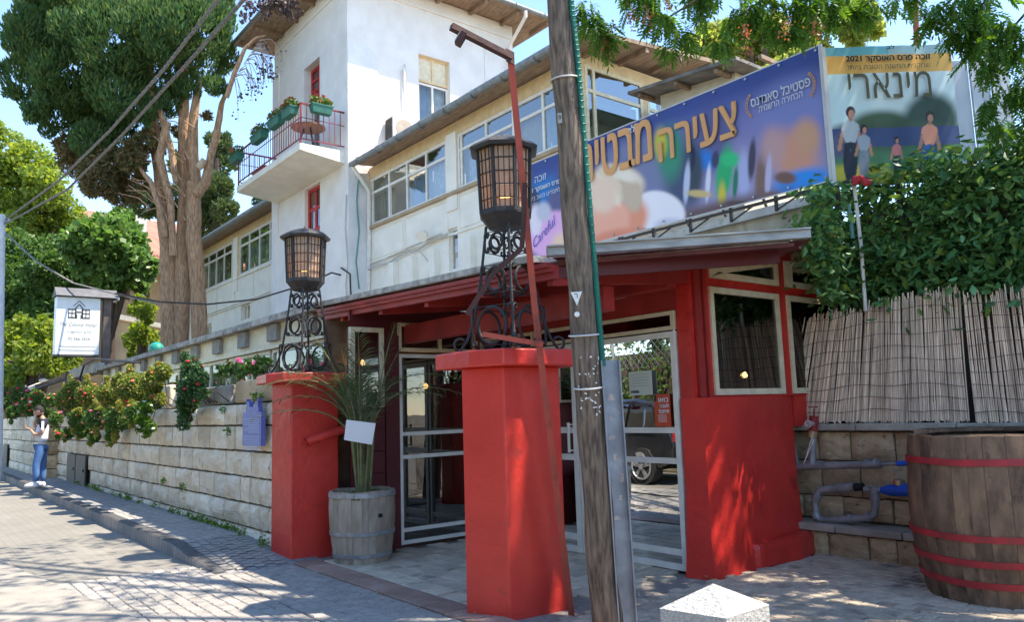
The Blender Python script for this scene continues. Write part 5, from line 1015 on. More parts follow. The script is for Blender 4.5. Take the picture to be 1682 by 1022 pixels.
# second banner, facing the camera side more
Fh = Vector((_F.x, _F.y, 0)).normalized(); Rh = Vector((_R0.x, _R0.y, 0)).normalized()
A2 = Vector((BNx1+.02, YB-.01, 0)); 
def on2(x, y):
    r = ray(x, y); t = (A2-EYEP).dot(Fh)/r.dot(Fh); return EYEP+r*t
tl2, tr2, br2 = on2(1354, 78), on2(1561, 72), on2(1575, 303); W2 = (tr2-tl2).dot(Rh); zb2 = on2(1368, 305).z; zt2 = (tl2.z+tr2.z)/2; O2 = Vector((A2.x, A2.y, zb2)); O2 = O2+Rh*((tl2-O2).dot(Rh))
def paint2(px_, py_, U, V):
    sky_, = [np.array(lin((196, 218, 218)))]; col = np.tile(sky_, (len(U), 1)); B = lambda *a, **k: blob(col, px_, py_, *a, **k)
    col = B(1500, 130, 80, 60, (214, 226, 222), .6)
    band = lambda lo, hi, c, col: np.where(((V > lo) & (V <= hi))[:, None], np.array(lin(c)), col)
    col = np.where((V < .30)[:, None], np.array(lin((70, 118, 78))), col); col = B(1450, 215, 60, 34, (72, 92, 66), .25); col = B(1530, 200, 46, 48, (52, 72, 56), .25); col = B(1390, 225, 30, 20, (105, 110, 118), .4); col = B(1480, 210, 90, 12, (64, 84, 62), .5)
    col = band(.27, .40, (58, 72, 112), col); col = B(1380, 240, 26, 20, (80, 84, 110), .4); col = B(1390, 285, 60, 14, (176, 168, 44), .5, -4); col = B(1470, 290, 70, 10, (150, 150, 60), .6)
    # four plain standing figures
    for x, y0, k, top, bot in ((1397, 185, 1.0, (170, 176, 180), (34, 38, 50)), (1419, 212, .72, (150, 160, 170), (120, 128, 140)), (1473, 230, .52, (200, 120, 120), (52, 62, 68)), (1527, 192, .93, (228, 150, 118), (48, 88, 150))):
        for sg in (-1, 1):
            col = B(x+sg*5*k, y0+82*k, 6.5*k, 32*k, bot, .06, sg*3); col = B(x+sg*7*k, y0+114*k, 7*k, 3*k, (40, 34, 30), .1)
            for q in range(4): col = B(x+sg*(11+q*2.2)*k, y0+(26+q*10)*k, 3.6*k, 7*k, top if q == 0 else (176, 124, 100), .1, sg*-12)
        col = B(x, y0+32*k, 12.5*k, 21*k, top, .06); col = B(x, y0+22*k, 14*k, 8*k, top, .08); col = B(x, y0+54*k, 11*k, 6*k, bot, .06)
        col = B(x, y0+9*k, 3.4*k, 5*k, (170, 118, 94), .1); col = B(x, y0-1*k, 7.6*k, 10*k, (46, 32, 28), .08); col = B(x+1.5*k, y0+2*k, 5*k, 7*k, (188, 134, 108), .12)
    t = np.clip((V-.885)/.004, 0, 1)[:, None]
    col = band(.80, .935, (226, 172, 88), col); col = band(.935, 1.01, (110, 178, 186), col)
    k = ((V > .935) & (U > .5)); col = np.where(k[:, None], col*.5+np.array(lin((205, 208, 202)))*.5, col)
    return col
B2 = thing('banner', tuple(O2), 'tall poster banner with teal and orange top bands and dark olive Hebrew title', 'banner')
printed('printed_sheet', O2, Rh, Z3, W2, zt2-zb2, 140, 150, paint2, B2, wave=.02)
N2 = Rh.cross(Z3)
def ont(s, xa, xb, yb, yt, mat, **k):
    a = on2(xa, yb); b = on2(xb, yb); c = on2((xa+xb)/2, yt); zb_ = on2((xa+xb)/2, yb).z; o = O2+Rh*((a-O2).dot(Rh))+Z3*(zb_-zb2)+N2*.026; return text(s, mat, B2, o, Rh, Z3, c.z-zb_, (b-a).dot(Rh), **k)
m_olive = M('olive_print', (.11, .10, .05), (.1, .09, .045)); m_blk = M('black_print', (.03, .03, .03), (.03, .03, .03))
ont('מינארי', 1393, 1529, 162, 120, m_olive, he=True, bold=.0); ont('זוכה פרס האוסקר 2021', 1388, 1526, 104, 92, m_blk, he=True, bold=.03); ont('שחקנית המשנה הטובה ביותר', 1388, 1526, 117, 107, m_olive, he=True); ont('לב', 1454, 1467, 82, 76, m_blk, he=True, bold=.03)
hm = MB(); hm.obox(O2-Rh*.02+Z3*((zt2-zb2)/2)+N2*.02, Rh*.018, N2*.004, Z3*(zt2-zb2)/2); hm.build('hem', m_hem, B2)
fb = MB()
for f in (.02, .5, .98): p = O2+Rh*W2*f-N2*.04; fb.bar(p-Z3*.4, p+Z3*(zt2-zb2), .035)
fb.build('support_frame', m_iron, B2)
WP2 = thing('metal_screen', tuple(O2+Rh*(W2+.3)), 'pale grey sheet metal screen panels right of the tall poster', 'screen')
for i in range(3):
    p = O2+Rh*(W2+.02+i*.19)-N2*(.10-.02*i); MB().obox(p+Rh*.09+Z3*.62, Rh*.088, N2*.008, Z3*(.64+.02*i)).obox(p+Rh*.005+Z3*.62, Rh*.008, N2*.016, Z3*(.64+.02*i)).build('panel', M('panel_pale', (.62, .63, .66), (.52, .53, .56), rough=.5, sc=3, bump=.1), WP2)
# blue street plaque on the limestone wall
PQ = thing('plaque', (-8.88, 3.2, 1.1), 'blue ceramic street plaque with turret outline and lines of white text beside the red pillar', 'plaque')
a = PY(403, 678, 3.2); b = PY(433, 733, 3.2); m_bl = M('plaque_blue', (.12, .16, .48), (.10, .13, .38), rough=.4, sc=9)
x0, x1, z0, z1 = a.x, b.x, b.z, a.z; w_ = x1-x0
MB().box(x0, x1, 3.17, 3.22, z0, z1).box(x0+w_*.18, x1-w_*.15, 3.17, 3.22, z1, z1+.06).box(x0+w_*.2, x0+w_*.36, 3.17, 3.22, z1+.06, z1+.12).box(x1-w_*.34, x1-w_*.18, 3.17, 3.22, z1+.06, z1+.12).box(x0+w_*.18, x0+w_*.22, 3.17, 3.22, z1+.12, z1+.15).box(x1-w_*.2, x1-w_*.16, 3.17, 3.22, z1+.12, z1+.15).build('plate', m_bl, PQ)
m_lt = M('plaque_text', (.5, .55, .75), (.42, .47, .68)); text('עמק רפאים', m_lt, PQ, (x0+w_*.15, 3.168, z1-.035), X3, Z3, .035, w_*.65, he=True)
rr = random.Random(2)
for i in range(17):
    if i in (8,): continue
    z = z1-.07-i*.0215; MB().box(x0+w_*(.08+(.25 if i in (4, 7) else 0)), x1-w_*.08, 3.166, 3.169, z-.008, z).build('text_line', m_lt, PQ)
# ---------------------------------------------------------------- vegetation
def lumps(L, d, dj=.6, sub=0, squash=1.):
    out = []
    for t in L:
        x, y, r = t[:3]; dd = d+rng.uniform(-dj, dj); c = DD(x, y, dd); R_ = r*dd/FPX
        out.append((c.x, c.y, c.z, R_, R_, R_*squash))
        for k in range(sub):
            v = rng.normal(size=3); v /= np.linalg.norm(v); q = R_*rng.uniform(.16, .5); t_ = rng.uniform(.6, 1.12); out.append((c.x+v[0]*R_*t_, c.y+v[1]*R_*t_, c.z+v[2]*R_*t_*squash, q, q, q*1.1))
    return out
dC = 21.5; base = DD(298, 575, dC)
CY = thing('cypress', (base.x, base.y, 1.5), 'huge old cypress with several bare reddish trunks and a broad dark crown', 'tree')
crown = [(50, 60, 45), (45, 130, 42), (60, 185, 20), (110, 40, 65), (110, 120, 60), (190, 60, 70), (195, 140, 55), (260, 50, 60), (255, 110, 48), (325, 40, 55), (335, 100, 38), (362, 30, 24), (352, 140, 18), (95, 185, 34), (160, 190, 45), (150, 230, 34), (195, 235, 34), (230, 175, 30), (280, 165, 26), (255, 205, 20), (310, 140, 22), (60, -30, 50), (150, -40, 80), (250, -40, 80), (330, -40, 60), (130, 160, 40)]
pts, d = shell(lumps(crown, dC, 1.2, 9), 120000, .6); leaves('crown', pts, d, .17, .26, m_cyp, CY, jit=.3, out=.55, droop=-.95)
brown = [(125, 262, 30), (160, 292, 32), (200, 315, 26), (218, 262, 24), (110, 240, 20), (180, 270, 30), (240, 230, 18), (235, 300, 14), (262, 240, 12), (290, 215, 9), (340, 190, 8)]
pts, d = shell(lumps(brown, dC, .6, 7), 15000, .5); leaves('dry_foliage', pts, d, .16, .3, m_cypb, CY, jit=.5, out=.7, droop=-.2)
def limb(P, name='limb', par=None, mat=None, d=dC, n=10, j=.02):
    rr_ = random.Random(len(P)*7+int(P[0][0])); pts = []; rs = []
    for i in range(len(P)-1):
        a, b = P[i], P[i+1]
        for k in range(4):
            t = k/4; dd = a[3]*(1-t)+b[3]*t if len(a) > 3 else d; pts.append(DD(a[0]*(1-t)+b[0]*t+rr_.uniform(-1, 1)*j*20, a[1]*(1-t)+b[1]*t, dd)); rs.append((a[2]*(1-t)+b[2]*t)*dd/FPX*rr_.uniform(.93, 1.07))
    a = P[-1]; dd = a[3] if len(a) > 3 else d; pts.append(DD(a[0], a[1], dd)); rs.append(a[2]*dd/FPX)
    return MB().tube(pts, rs, n).build(name, mat or m_bark, par or CY, smooth=75)
limb([(279, 600, 17), (279, 540, 14), (279, 470, 14), (276, 400, 14), (268, 330, 12), (262, 280, 10), (256, 240, 9), (250, 180, 8), (240, 100, 9), (230, 20, 6)], 'trunk')
limb([(298, 600, 12), (298, 540, 12), (300, 470, 13), (300, 400, 11), (302, 330, 9), (303, 280, 9), (301, 210, 9), (303, 150, 8), (300, 80, 7)], 'trunk')
limb([(327, 600, 12), (327, 530, 12), (325, 460, 12), (318, 390, 12), (318, 320, 12), (322, 300, 15)], 'trunk', d=dC-.3)
limb([(322, 305, 9), (316, 250, 9), (318, 190, 7), (328, 130, 5)], d=dC-.2); limb([(322, 318, 10), (338, 300, 8), (345, 260, 6), (356, 220, 6), (364, 170, 4), (372, 150, 3)], d=dC-.4)
limb([(285, 420, 6), (280, 330, 6), (262, 260, 7), (275, 200, 6)], d=dC-.5); limb([(272, 390, 5), (262, 340, 5), (248, 300, 4), (225, 270, 3)], d=dC-.6); limb([(290, 300, 6), (280, 240, 5), (262, 180, 5), (240, 140, 3)], d=dC-.5)
limb([(326, 275, 6), (332, 268, 6), (336, 262, 5)], 'stub', d=dC-.6, mat=M('cut_wood', (.55, .42, .28), (.42, .3, .2), rough=.9))
for i in range(18):
    x, y = random.uniform(225, 300), random.uniform(190, 350); limb([(x+random.uniform(10, 30), y+random.uniform(5, 30), 1.2), (x, y, 1.0), (x-random.uniform(20, 40), y+random.uniform(-30, 10), .7)], 'twig', d=dC-.6, n=5)
# dead branch in front of the tower
DB = limb([(372, 160, 4), (385, 120, 3.6), (402, 80, 3), (420, 62, 2.2), (436, 58, 1.2)], 'dead_branch', d=dC-2)
tw = MB(); lf = []
for i in range(34):
    t = random.random(); x0 = 380+t*50; y0 = 135-t*75; dx = random.uniform(8, 38); dy = random.uniform(10, 75); p = [DD(x0, y0, dC-2), DD(x0+dx*.5, y0-random.uniform(0, 8), dC-2), DD(x0+dx*.9, y0+dy*.4, dC-2), DD(x0+dx, y0+dy, dC-2)]; tw.tube(p, [.014, .011, .008, .005], 4)
    for k in range(6): f = random.uniform(.25, 1); q = p[2].lerp(p[3], f); lf.append(tuple(q+Vector([random.uniform(-.12, .12) for _ in range(3)])))
tw.build('twigs', M('twig_grey', (.36, .30, .27), (.25, .2, .18)), CY)
leaves('dead_leaves', np.array(lf), np.zeros((len(lf), 3)), .075, .8, leafmat('leaf_dead', [(.06, .04, .045), (.10, .07, .06), (.04, .03, .035)]), CY)
lf = []; tw = MB()
for i in range(16):
    x0 = random.uniform(395, 480); p = [DD(x0, -30, dC-4), DD(x0+random.uniform(-8, 8), 0, dC-4), DD(x0+random.uniform(-12, 12), random.uniform(8, 34), dC-4)]; tw.tube(p, .008, 4)
    for k in range(22): q = p[1].lerp(p[2], random.random()*1.1); lf.append(tuple(q+Vector([random.uniform(-.13, .13) for _ in range(3)])))
tw.build('hanging_twigs', _m['twig_grey'], CY); leaves('dead_leaves', np.array(lf), np.zeros((len(lf), 3)), .1, .8, _m['leaf_dead'], CY)
C2 = thing('cypress', DD(360, 420, 34), 'darker cypress standing behind the big trunk, above the left wing roof', 'tree')
pts, d = shell(lumps([(366, 235, 16), (362, 270, 22), (355, 310, 28), (368, 345, 22), (345, 350, 26), (350, 380, 28), (240, 330, 30), (350, 230, 14), (300, 330, 30), (300, 270, 24)], 34, .8, 7), 22000, .6); leaves('crown', pts, d, .22, .32, leafmat('leaf_cypress_dark', [(.05, .09, .035), (.08, .13, .04), (.12, .15, .05)], .3), C2, jit=.35, out=.7, droop=-.5)
MB().tube([DD(352, 470, 34), DD(356, 260, 34)], [.35, .12], 8).build('trunk', m_barkd, C2)
C3 = thing('conifer', DD(432, 420, 40), 'small dark conifer tip peeping over the left wing roof beside the tower', 'tree')
pts, d = shell([(c[0], c[1], c[2], c[3], c[4], c[5]*.35) for c in lumps([(428, 318, 9), (438, 330, 12), (425, 335, 10), (442, 315, 7), (420, 325, 6), (436, 345, 14), (438, 365, 12)], 40, .4, 3)], 1500, .3); leaves('crown', pts, d, .28, .2, _m['leaf_cypress_dark'], C3, jit=.9)
MB().tube([DD(440, 430, 40), DD(437, 300, 40)], [.2, .05], 6).build('trunk', m_barkd, C3)
def tree(name, lab, L, d, n, size, mat, tx, sub=6, aspect=.6, dj=1.2, trunk=True, out=.5):
    b = DD(tx, 700, d); t = thing(name, (b.x, b.y, 0), lab, 'tree', None)
    pts, dr = shell(lumps(L, d, dj, sub+3), n, .3); leaves('crown', pts, dr, size, aspect, mat, t, out=out)
    if trunk:
        cx_, cy_ = np.mean([l[0] for l in L]), np.mean([l[1] for l in L]); MB().tube([(b.x, b.y, -.1), DD((tx+cx_)/2, (700+cy_)/2, d), DD(cx_, cy_, d)], [.22, .17, .08], 8).build('trunk', m_barkd, t)
        for k in range(4): l = random.choice(L); MB().tube([DD((tx+cx_)/2, (700+cy_)/2, d), DD((cx_+l[0])/2+5, (cy_+l[1])/2+10, d), DD(l[0], l[1], d)], [.1, .07, .03], 6).build('limb', m_barkd, t)
    return t
m_far1 = leafmat('leaf_lime', [(.14, .22, .035), (.21, .29, .05), (.27, .32, .07), (.10, .17, .025)], .55); m_gl = leafmat('leaf_glossy', [(.08, .17, .04), (.12, .23, .06), (.17, .27, .08), (.06, .13, .03)], .45, .35)
tree('broadleaf_tree', 'tall light green tree at the left edge below the cypress', [(10, 250, 42), (50, 270, 40), (20, 320, 50), (80, 310, 36), (60, 370, 50), (110, 350, 30), (10, 400, 50), (-40, 300, 60), (-40, 420, 60), (120, 400, 36)], 34, 34000, .20, m_far1, 40)
tree('broadleaf_tree', 'dark green dense tree behind the white hotel sign', [(30, 440, 50), (90, 430, 48), (60, 490, 50), (120, 480, 40), (10, 500, 40), (30, 545, 34), (150, 450, 30), (100, 520, 40)], 30, 26000, .17, m_leafd, 70)
tree('fig_tree', 'glossy broad-leaved tree left of the big trunks', [(170, 390, 40), (205, 400, 38), (150, 430, 34), (225, 430, 25), (190, 450, 34), (130, 400, 30), (230, 470, 14), (200, 360, 20)], 27, 9000, .24, m_gl, 175, aspect=.7)
tree('shrub_tree', 'yellow-green fig tree leaning over the far awning at the left edge', [(20, 560, 34), (60, 580, 34), (30, 610, 30), (90, 600, 22), (90, 560, 24), (120, 590, 14), (-20, 590, 40), (70, 545, 24)], 24, 9000, .17, m_far1, 50)
tree('shrub_tree', 'small yellow-green bush between the stone house and the trunks', [(238, 510, 20), (228, 545, 18), (246, 555, 16), (215, 560, 13), (225, 580, 14)], 24, 3200, .13, m_far1, 235, sub=4)
tree('broadleaf_tree', 'sunlit yellow-green tree above the tall poster banner', [(1150, 85, 34), (1120, 105, 20), (1200, 70, 40), (1250, 90, 34), (1300, 85, 34), (1340, 80, 26), (1330, 40, 30), (1260, 50, 30), (1400, 30, 40), (1180, 120, 24), (1290, 130, 40)], 26, 20000, .20, leafmat('leaf_sunny', [(.2, .27, .05), (.28, .33, .08), (.33, .36, .11), (.15, .22, .04)], .55), 1280, dj=1)
MB().tube([DD(1508, 130, 14), DD(1503, -40, 14)], .055, 8)
tp = thing('pole', DD(1508, 140, 14), 'thin rusty pole rising behind the top of the tall poster', 'pole'); MB().tube([DD(1509, 230, 14), DD(1503, -40, 14)], .05, 10).build('shaft', m_rust, tp, smooth=True)
# flower cascades over the limestone wall
m_pk = M('petal_pink', (.75, .12, .30), (.65, .08, .25), rough=.6); m_rdp = _m['petal_red']; m_wf = M('petal_white', (.75, .75, .7), (.7, .7, .65)); m_op = M('petal_orange', (.75, .2, .1), (.6, .15, .08))
m_gold = leafmat('leaf_sun_gold', [(.12, .19, .03), (.26, .30, .06), (.40, .38, .10), (.18, .24, .04), (.42, .24, .10)], .45); m_rose = leafmat('leaf_rose', [(.03, .08, .03), (.05, .12, .035), (.09, .15, .045)], .25)
def cascade(lab, L, Y, n, size, mat, flow, nm='flowering_shrub', cat='shrub', mix=None):
    Ls = []
    for x, y, r in L:
        c = PY(x, y, Y+rng.uniform(-.05, .05)); z = proj(c)[2]; R_ = random.uniform(.75, 1.1)*r*z/FPX; Ls.append((c.x, c.y-.06, c.z+.03, R_*1.3, min(R_, .30), R_))
    z0 = min(l[2] for l in Ls); t = thing(nm, (np.mean([l[0] for l in Ls]), Y, z0), lab, cat)
    pts, d = shell(Ls, n, .45); tag(leaves('foliage', pts, d, size, .6, mat, t, droop=.25), kind='stuff')
    if mix: p2, d2 = shell(Ls, int(n*mix[1]), .8); k = p2[:, 2] > np.percentile(pts[:, 2], 40); leaves('foliage_sun_tint', p2[k], d2[k], size, .6, mix[0], t)  # sun on the upper part put into the leaf colour
    for m, k, s in flow:
        p, d = shell(Ls, k*3, 1.0); sel = (d[:, 1] < .2) | (d[:, 2] > .3); p = p[sel][:k]; mb = MB()
        for q in p: mb.sphere(q, s*random.uniform(.6, 1), 6, 4, (1, 1, .7))
        tag(mb.build('flower', m, t), kind='stuff')
    for l in list(Ls):
        for k in range(2): a_ = random.random(); Ls.append((l[0]+random.uniform(-1, 1)*l[3], l[1]-.05, l[2]+(random.uniform(.6, 1.3) if k else -random.uniform(.7, 1.5))*l[5], l[3]*.28, .06, l[5]*.5))
    p3, d3 = shell(Ls[len(L):], n//4, .1); tag(leaves('spray', p3, d3, size*1.05, .5, mix[0] if mix else mat, t, droop=.4), kind='stuff')
    st = MB()
    for l in Ls[:len(L)]: st.tube([(l[0], Y+.2, 1.66), (l[0]+.05, Y, 1.8), (l[0], l[1], l[2])], .008, 4)
    tag(st.build('stem', m_barkd, t), kind='stuff'); return t
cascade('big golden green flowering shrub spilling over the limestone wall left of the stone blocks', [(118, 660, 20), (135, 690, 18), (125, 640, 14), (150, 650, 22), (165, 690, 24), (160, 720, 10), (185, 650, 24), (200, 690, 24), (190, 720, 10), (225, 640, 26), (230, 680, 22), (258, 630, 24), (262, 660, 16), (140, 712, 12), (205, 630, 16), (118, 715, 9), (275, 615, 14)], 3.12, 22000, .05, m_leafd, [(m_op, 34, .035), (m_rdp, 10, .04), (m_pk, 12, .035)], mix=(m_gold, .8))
cascade('small white-flowered plant hanging from the right end of the golden shrub', [(248, 675, 15), (242, 695, 13), (255, 705, 11), (250, 715, 6)], 3.05, 2200, .045, m_tree, [(m_wf, 16, .03)])
cascade('dark green rose bush hanging down the limestone wall', [(322, 612, 18), (320, 640, 20), (316, 665, 18), (312, 690, 14), (335, 625, 14), (330, 655, 12), (322, 600, 12), (316, 703, 6), (345, 650, 8)], 3.1, 5200, .045, m_rose, [(m_rdp, 9, .032)])
cascade('bougainvillea with red and pink flowers at the far left end of the wall', [(10, 660, 16), (25, 680, 14), (35, 650, 14), (50, 670, 15), (20, 640, 10), (65, 655, 12), (75, 680, 14), (88, 660, 14), (98, 690, 12), (102, 715, 9)], 2.85, 7000, .07, m_leafd, [(m_rdp, 40, .06), (m_pk, 24, .06), (m_wf, 12, .05), (m_op, 16, .05)])
cascade('pink geraniums growing on top of the long stone block', [(375, 612, 9), (390, 610, 10), (405, 612, 10), (420, 610, 9), (438, 606, 10), (448, 600, 8)], 3.45, 1500, .05, m_leafd, [(m_pk, 5, .03)])
mb = MB(); gs = thing('geranium', PY(395, 603, 3.42), 'loose pink geranium heads above the long stone block', 'flowers')
for x, y in ((378, 598), (392, 594), (396, 600), (410, 600), (424, 592), (384, 606), (412, 597)):
    c = PY(x, y, 3.42)
    for k in range(16): mb.sphere(c+Vector([random.uniform(-.035, .035) for _ in range(3)]), .014, 5, 4)
mb.build('petals', m_pk, gs)
wd = thing('weeds', (-11, 3.2, 0), 'low weeds growing along the foot of the limestone wall', 'weeds', kind='stuff'); P = []
for i in range(34):
    x = -8.4-random.random()**1.3*11; c = Vector((x, 3.2-random.random()*.05, slope(x)+.01))
    for k in range(34): P.append(tuple(c+Vector((random.gauss(0, .07), random.gauss(0, .02), abs(random.gauss(0, .035))))))
tag(leaves('foliage', np.array(P), np.zeros((len(P), 3)), .035, .5, m_tree, wd), kind='stuff')
P = [];
for x, y in ((368, 672), (376, 710), (270, 790), (430, 650), (420, 652), (300, 800)):
    c = PY(x, y, 3.24)
    for k in range(50): P.append(tuple(c+Vector((random.gauss(0, .05), -abs(random.gauss(0, .02)), random.gauss(0, .03)))))
tag(leaves('wall_weed', np.array(P), np.zeros((len(P), 3)), .035, .5, m_tree, wd), kind='stuff')
# creeper over the reed fence
CR = thing('creeper', (-1.5, 7.6, 2), 'dense green creeper with large leaves above the reed fence', 'creeper')
poly = [(1300, 372), (1318, 330), (1345, 300), (1400, 296), (1450, 286), (1500, 268), (1560, 262), (1600, 235), (1640, 215), (1720, 170), (1800, 170), (1800, 520), (1600, 500), (1430, 520), (1340, 480), (1318, 440)]
def inpoly(x, y):
    r = False; n = len(poly)
    for i in range(n):
        a, b = poly[i], poly[(i+1) % n]
        if (a[1] > y) != (b[1] > y) and x < (b[0]-a[0])*(y-a[1])/(b[1]-a[1])+a[0]: r = not r
    return r
a = PY(1345, 330, 7.9); mb = MB().prism([(-4.7, 7.95), (4, 7.95), (4, 8.3), (-4.7, 8.3)], 1.2, lambda x, y: 3.25+max(0, x+4.0)*.2); mb.build('earth_bank', M('bank', (.11, .085, .06), (.06, .05, .035), rough=1, sc=5, bump=1), CR)
def leafshape(L_=1., w=.55):
    vs = [(0, 0, 0)]; 
    for t, k in ((.2, .7), (.45, 1.), (.75, .62)): vs += [(t*L_, w*k*.5, -.10*k), (t*L_, -w*k*.5, -.10*k), (t*L_, 0, .05*t)]
    vs.append((L_, 0, -.06)); return vs, [(0, 3, 1), (0, 2, 3), (1, 3, 6, 4), (3, 2, 5, 6), (4, 6, 9, 7), (6, 5, 8, 9), (7, 9, 10), (9, 8, 10)]
lv_, lf_ = leafshape(); m_creep = M('creeper_leaf', (.12, .25, .08), (.07, .17, .06), rough=.4, sc=2, rnd=.4, spec=.5); m_creepi = leafmat('creeper_leaf_far', [(.05, .14, .05), (.08, .20, .065), (.13, .26, .08), (.19, .29, .06)], .3, .42)
lme = MB().add(lv_, lf_).mesh('leaf', m_creep, smooth=80); cen = []
while len(cen) < 500:
    x, y = random.uniform(1295, 1760), random.uniform(170, 520)
    if inpoly(x, y) and not (x > 1330 and y < 420 and ((x*.9+y*1.7) % 170) < 28 and random.random() < .8): cen.append((x, y))
rot = lambda: (random.uniform(-1.2, .2), random.uniform(-.3, 1.1), random.uniform(0, 6.28)); near = []; far = MB()
cnt = 0
for x, y in cen:
    dpt = random.uniform(7.25, 7.75); c0 = PY(x, y, dpt)
    for k in range(19):
        c = c0+Vector((random.gauss(0, .10), random.gauss(0, .10), random.gauss(0, .08))); sz = random.uniform(.04, .13)
        R_ = Matrix.Rotation(random.uniform(0, 6.28), 4, 'Z') @ Matrix.Rotation(random.uniform(-.2, 1.2), 4, 'Y') @ Matrix.Rotation(random.uniform(-.7, .7), 4, 'X')
        if k == 0 and cnt < 300 and x < 1690: inst('leaf', lme, CR, c-Vector((0, .12, 0)), rot=R_.to_euler(), scale=(sz, sz, sz)); cnt += 1
        else: far.add([c+(R_ @ (Vector(v)*sz)) for v in lv_], lf_)
far2 = MB()
for i in range(150):   # trailing over the canopy's end
    c0 = DD(random.uniform(1305, 1372), random.uniform(300, 500), random.uniform(7.0, 7.6)); px_, py_, _ = proj(c0)
    if px_ < 1312+max(0, (400-py_))*.25 or (py_ > 410 and px_ < 1325+(py_-410)*.35): continue
    for k in range(9):
        c = c0+Vector((random.gauss(0, .06), random.gauss(0, .06), random.gauss(0, .06))); sz = random.uniform(.06, .12); R_ = Matrix.Rotation(random.uniform(0, 6.28), 4, 'Z') @ Matrix.Rotation(random.uniform(-.2, 1.2), 4, 'Y') @ Matrix.Rotation(random.uniform(-.7, .7), 4, 'X')
        far2.add([c+(R_ @ (Vector(v)*sz)) for v in lv_], lf_)
tag(far2.build('leaf', m_creepi, CR), kind='stuff')
tag(far.build('leaf', m_creepi, CR), kind='stuff')
vn = MB()
for i in range(22):
    x, y = random.uniform(1330, 1680), random.uniform(300, 470); vn.tube([PY(x, y, 7.6), PY(x+random.uniform(-30, 30), y-25, 7.5), PY(x+random.uniform(-50, 50), y-60, 7.6)], .007, 4)
vn.build('vine_stem', m_barkd, CR)
vp = thing('vent_pipe', PY(1415, 500, 7.3), 'thin white pole with a red wrapped top standing in the creeper', 'pole'); MB().tube([PY(1422, 512, 7.2), PY(1414, 400, 7.2), PY(1403, 305, 7.2)], .018, 8).build('shaft', m_whitef, vp, smooth=True)
mb = MB()
for i in range(12): mb.sphere(PY(1408+random.uniform(-10, 18), 296+random.uniform(-6, 7), 7.15), .035, 7, 5, (1.3, 1, .8))
mb.build('red_wrapping', M('cloth_red', (.5, .04, .05), (.38, .03, .04), rough=.8), vp); MB().tube([PY(1394, 335, 7.22), PY(1396, 352, 7.22), PY(1399, 372, 7.22), PY(1401, 392, 7.22)], .02, 6).build('hose', _m['hose'], vp)
# the pinnate-leaved tree overhead on the right
PT2 = thing('ash_tree', (1.2, 8.5, 0), 'big tree with feathery compound leaves hanging into the upper right', 'tree')
m_pin = M('pinnate_leaf', (.09, .2, .03), (.05, .13, .022), rough=.45, sc=2, rnd=.45); 
nt_ = m_pin.node_tree; b_ = nt_.nodes['Principled BSDF']; tl = N(nt_, 'ShaderNodeBsdfTranslucent'); tl.inputs[0].default_value = (.13, .26, .03, 1); mxs = N(nt_, 'ShaderNodeMixShader'); mxs.inputs[0].default_value = .45
nt_.links.new(b_.outputs[0], mxs.inputs[1]); nt_.links.new(tl.outputs[0], mxs.inputs[2]); nt_.links.new(mxs.outputs[0], nt_.nodes['Material Output'].inputs[0])
def pinnate(seed):
    r = random.Random(seed); V_ = []; F_ = []
    n = 6; P_ = lambda t: Vector((t*.8, 0, -.35*t*t))
    for i in range(n):
        t = .18+.8*i/n
        for s in (1, -1):
            p = P_(t); d = Vector((.55, s*.8, -.25+r.uniform(-.2, .1))).normalized(); l = .30*(1-.35*abs(t-.5)); w_ = Vector((d.y, -d.x, 0)).normalized()*.055; o = len(V_); V_ += [p, p+d*l*.45+w_, p+d*l, p+d*l*.45-w_]; F_.append((o, o+1, o+2, o+3))
    p = P_(.95); o = len(V_); V_ += [p, p+Vector((.1, .035, -.1)), p+Vector((.22, 0, -.22)), p+Vector((.1, -.035, -.1))]; F_.append((o, o+1, o+2, o+3))
    o = len(V_); V_ += [P_(0)+Y3*.006, P_(.5)+Y3*.004, P_(1), P_(.5)-Y3*.004, P_(0)-Y3*.006]; F_.append((o, o+1, o+2, o+3, o+4)); return V_, F_
pin = [pinnate(i) for i in range(4)]; pme = [MB().add(*p).mesh('compound_leaf', m_pin) for p in pin]; m_pini = leafmat('pinnate_far', [(.05, .12, .018), (.08, .18, .026), (.12, .22, .035), (.06, .14, .02)], .45)
cl = [(985, 40, 20, 6.6), (960, 5, 16, 6.6), (1000, 60, 14, 6.6), (1050, -15, 32, 6.8), (1095, 30, 26, 6.8), (1125, 55, 14, 6.8), (1150, -10, 30, 7), (1215, 25, 26, 7), (1180, 70, 12, 7), (1250, -5, 34, 7), (1270, 35, 18, 7), (1100, 75, 8, 7), (1320, 5, 36, 7), (1300, 50, 16, 7), (1370, 5, 34, 7.2), (1420, 10, 26, 7.2), (1480, -5, 20, 7.2), (1540, 20, 30, 6.5), (1600, 20, 44, 6.5), (1590, 70, 20, 6.5), (1650, 60, 44, 6.3), (1672, 140, 30, 6.3), (1625, 110, 18, 6.3), (1690, 200, 24, 6.3), (1640, 210, 12, 6.2), (1565, 60, 18, 6.6), (1620, 170, 16, 6.3)]
cand = []
for x, y, r, dd in cl:
    for k in range(int(r*r*.055)+6):
        v = rng.normal(size=3); v /= np.linalg.norm(v); q = DD(x, y, dd)+Vector(v)*(r*dd/FPX)*random.uniform(.3, 1.15); cand.append(q)
random.shuffle(cand); far = MB()
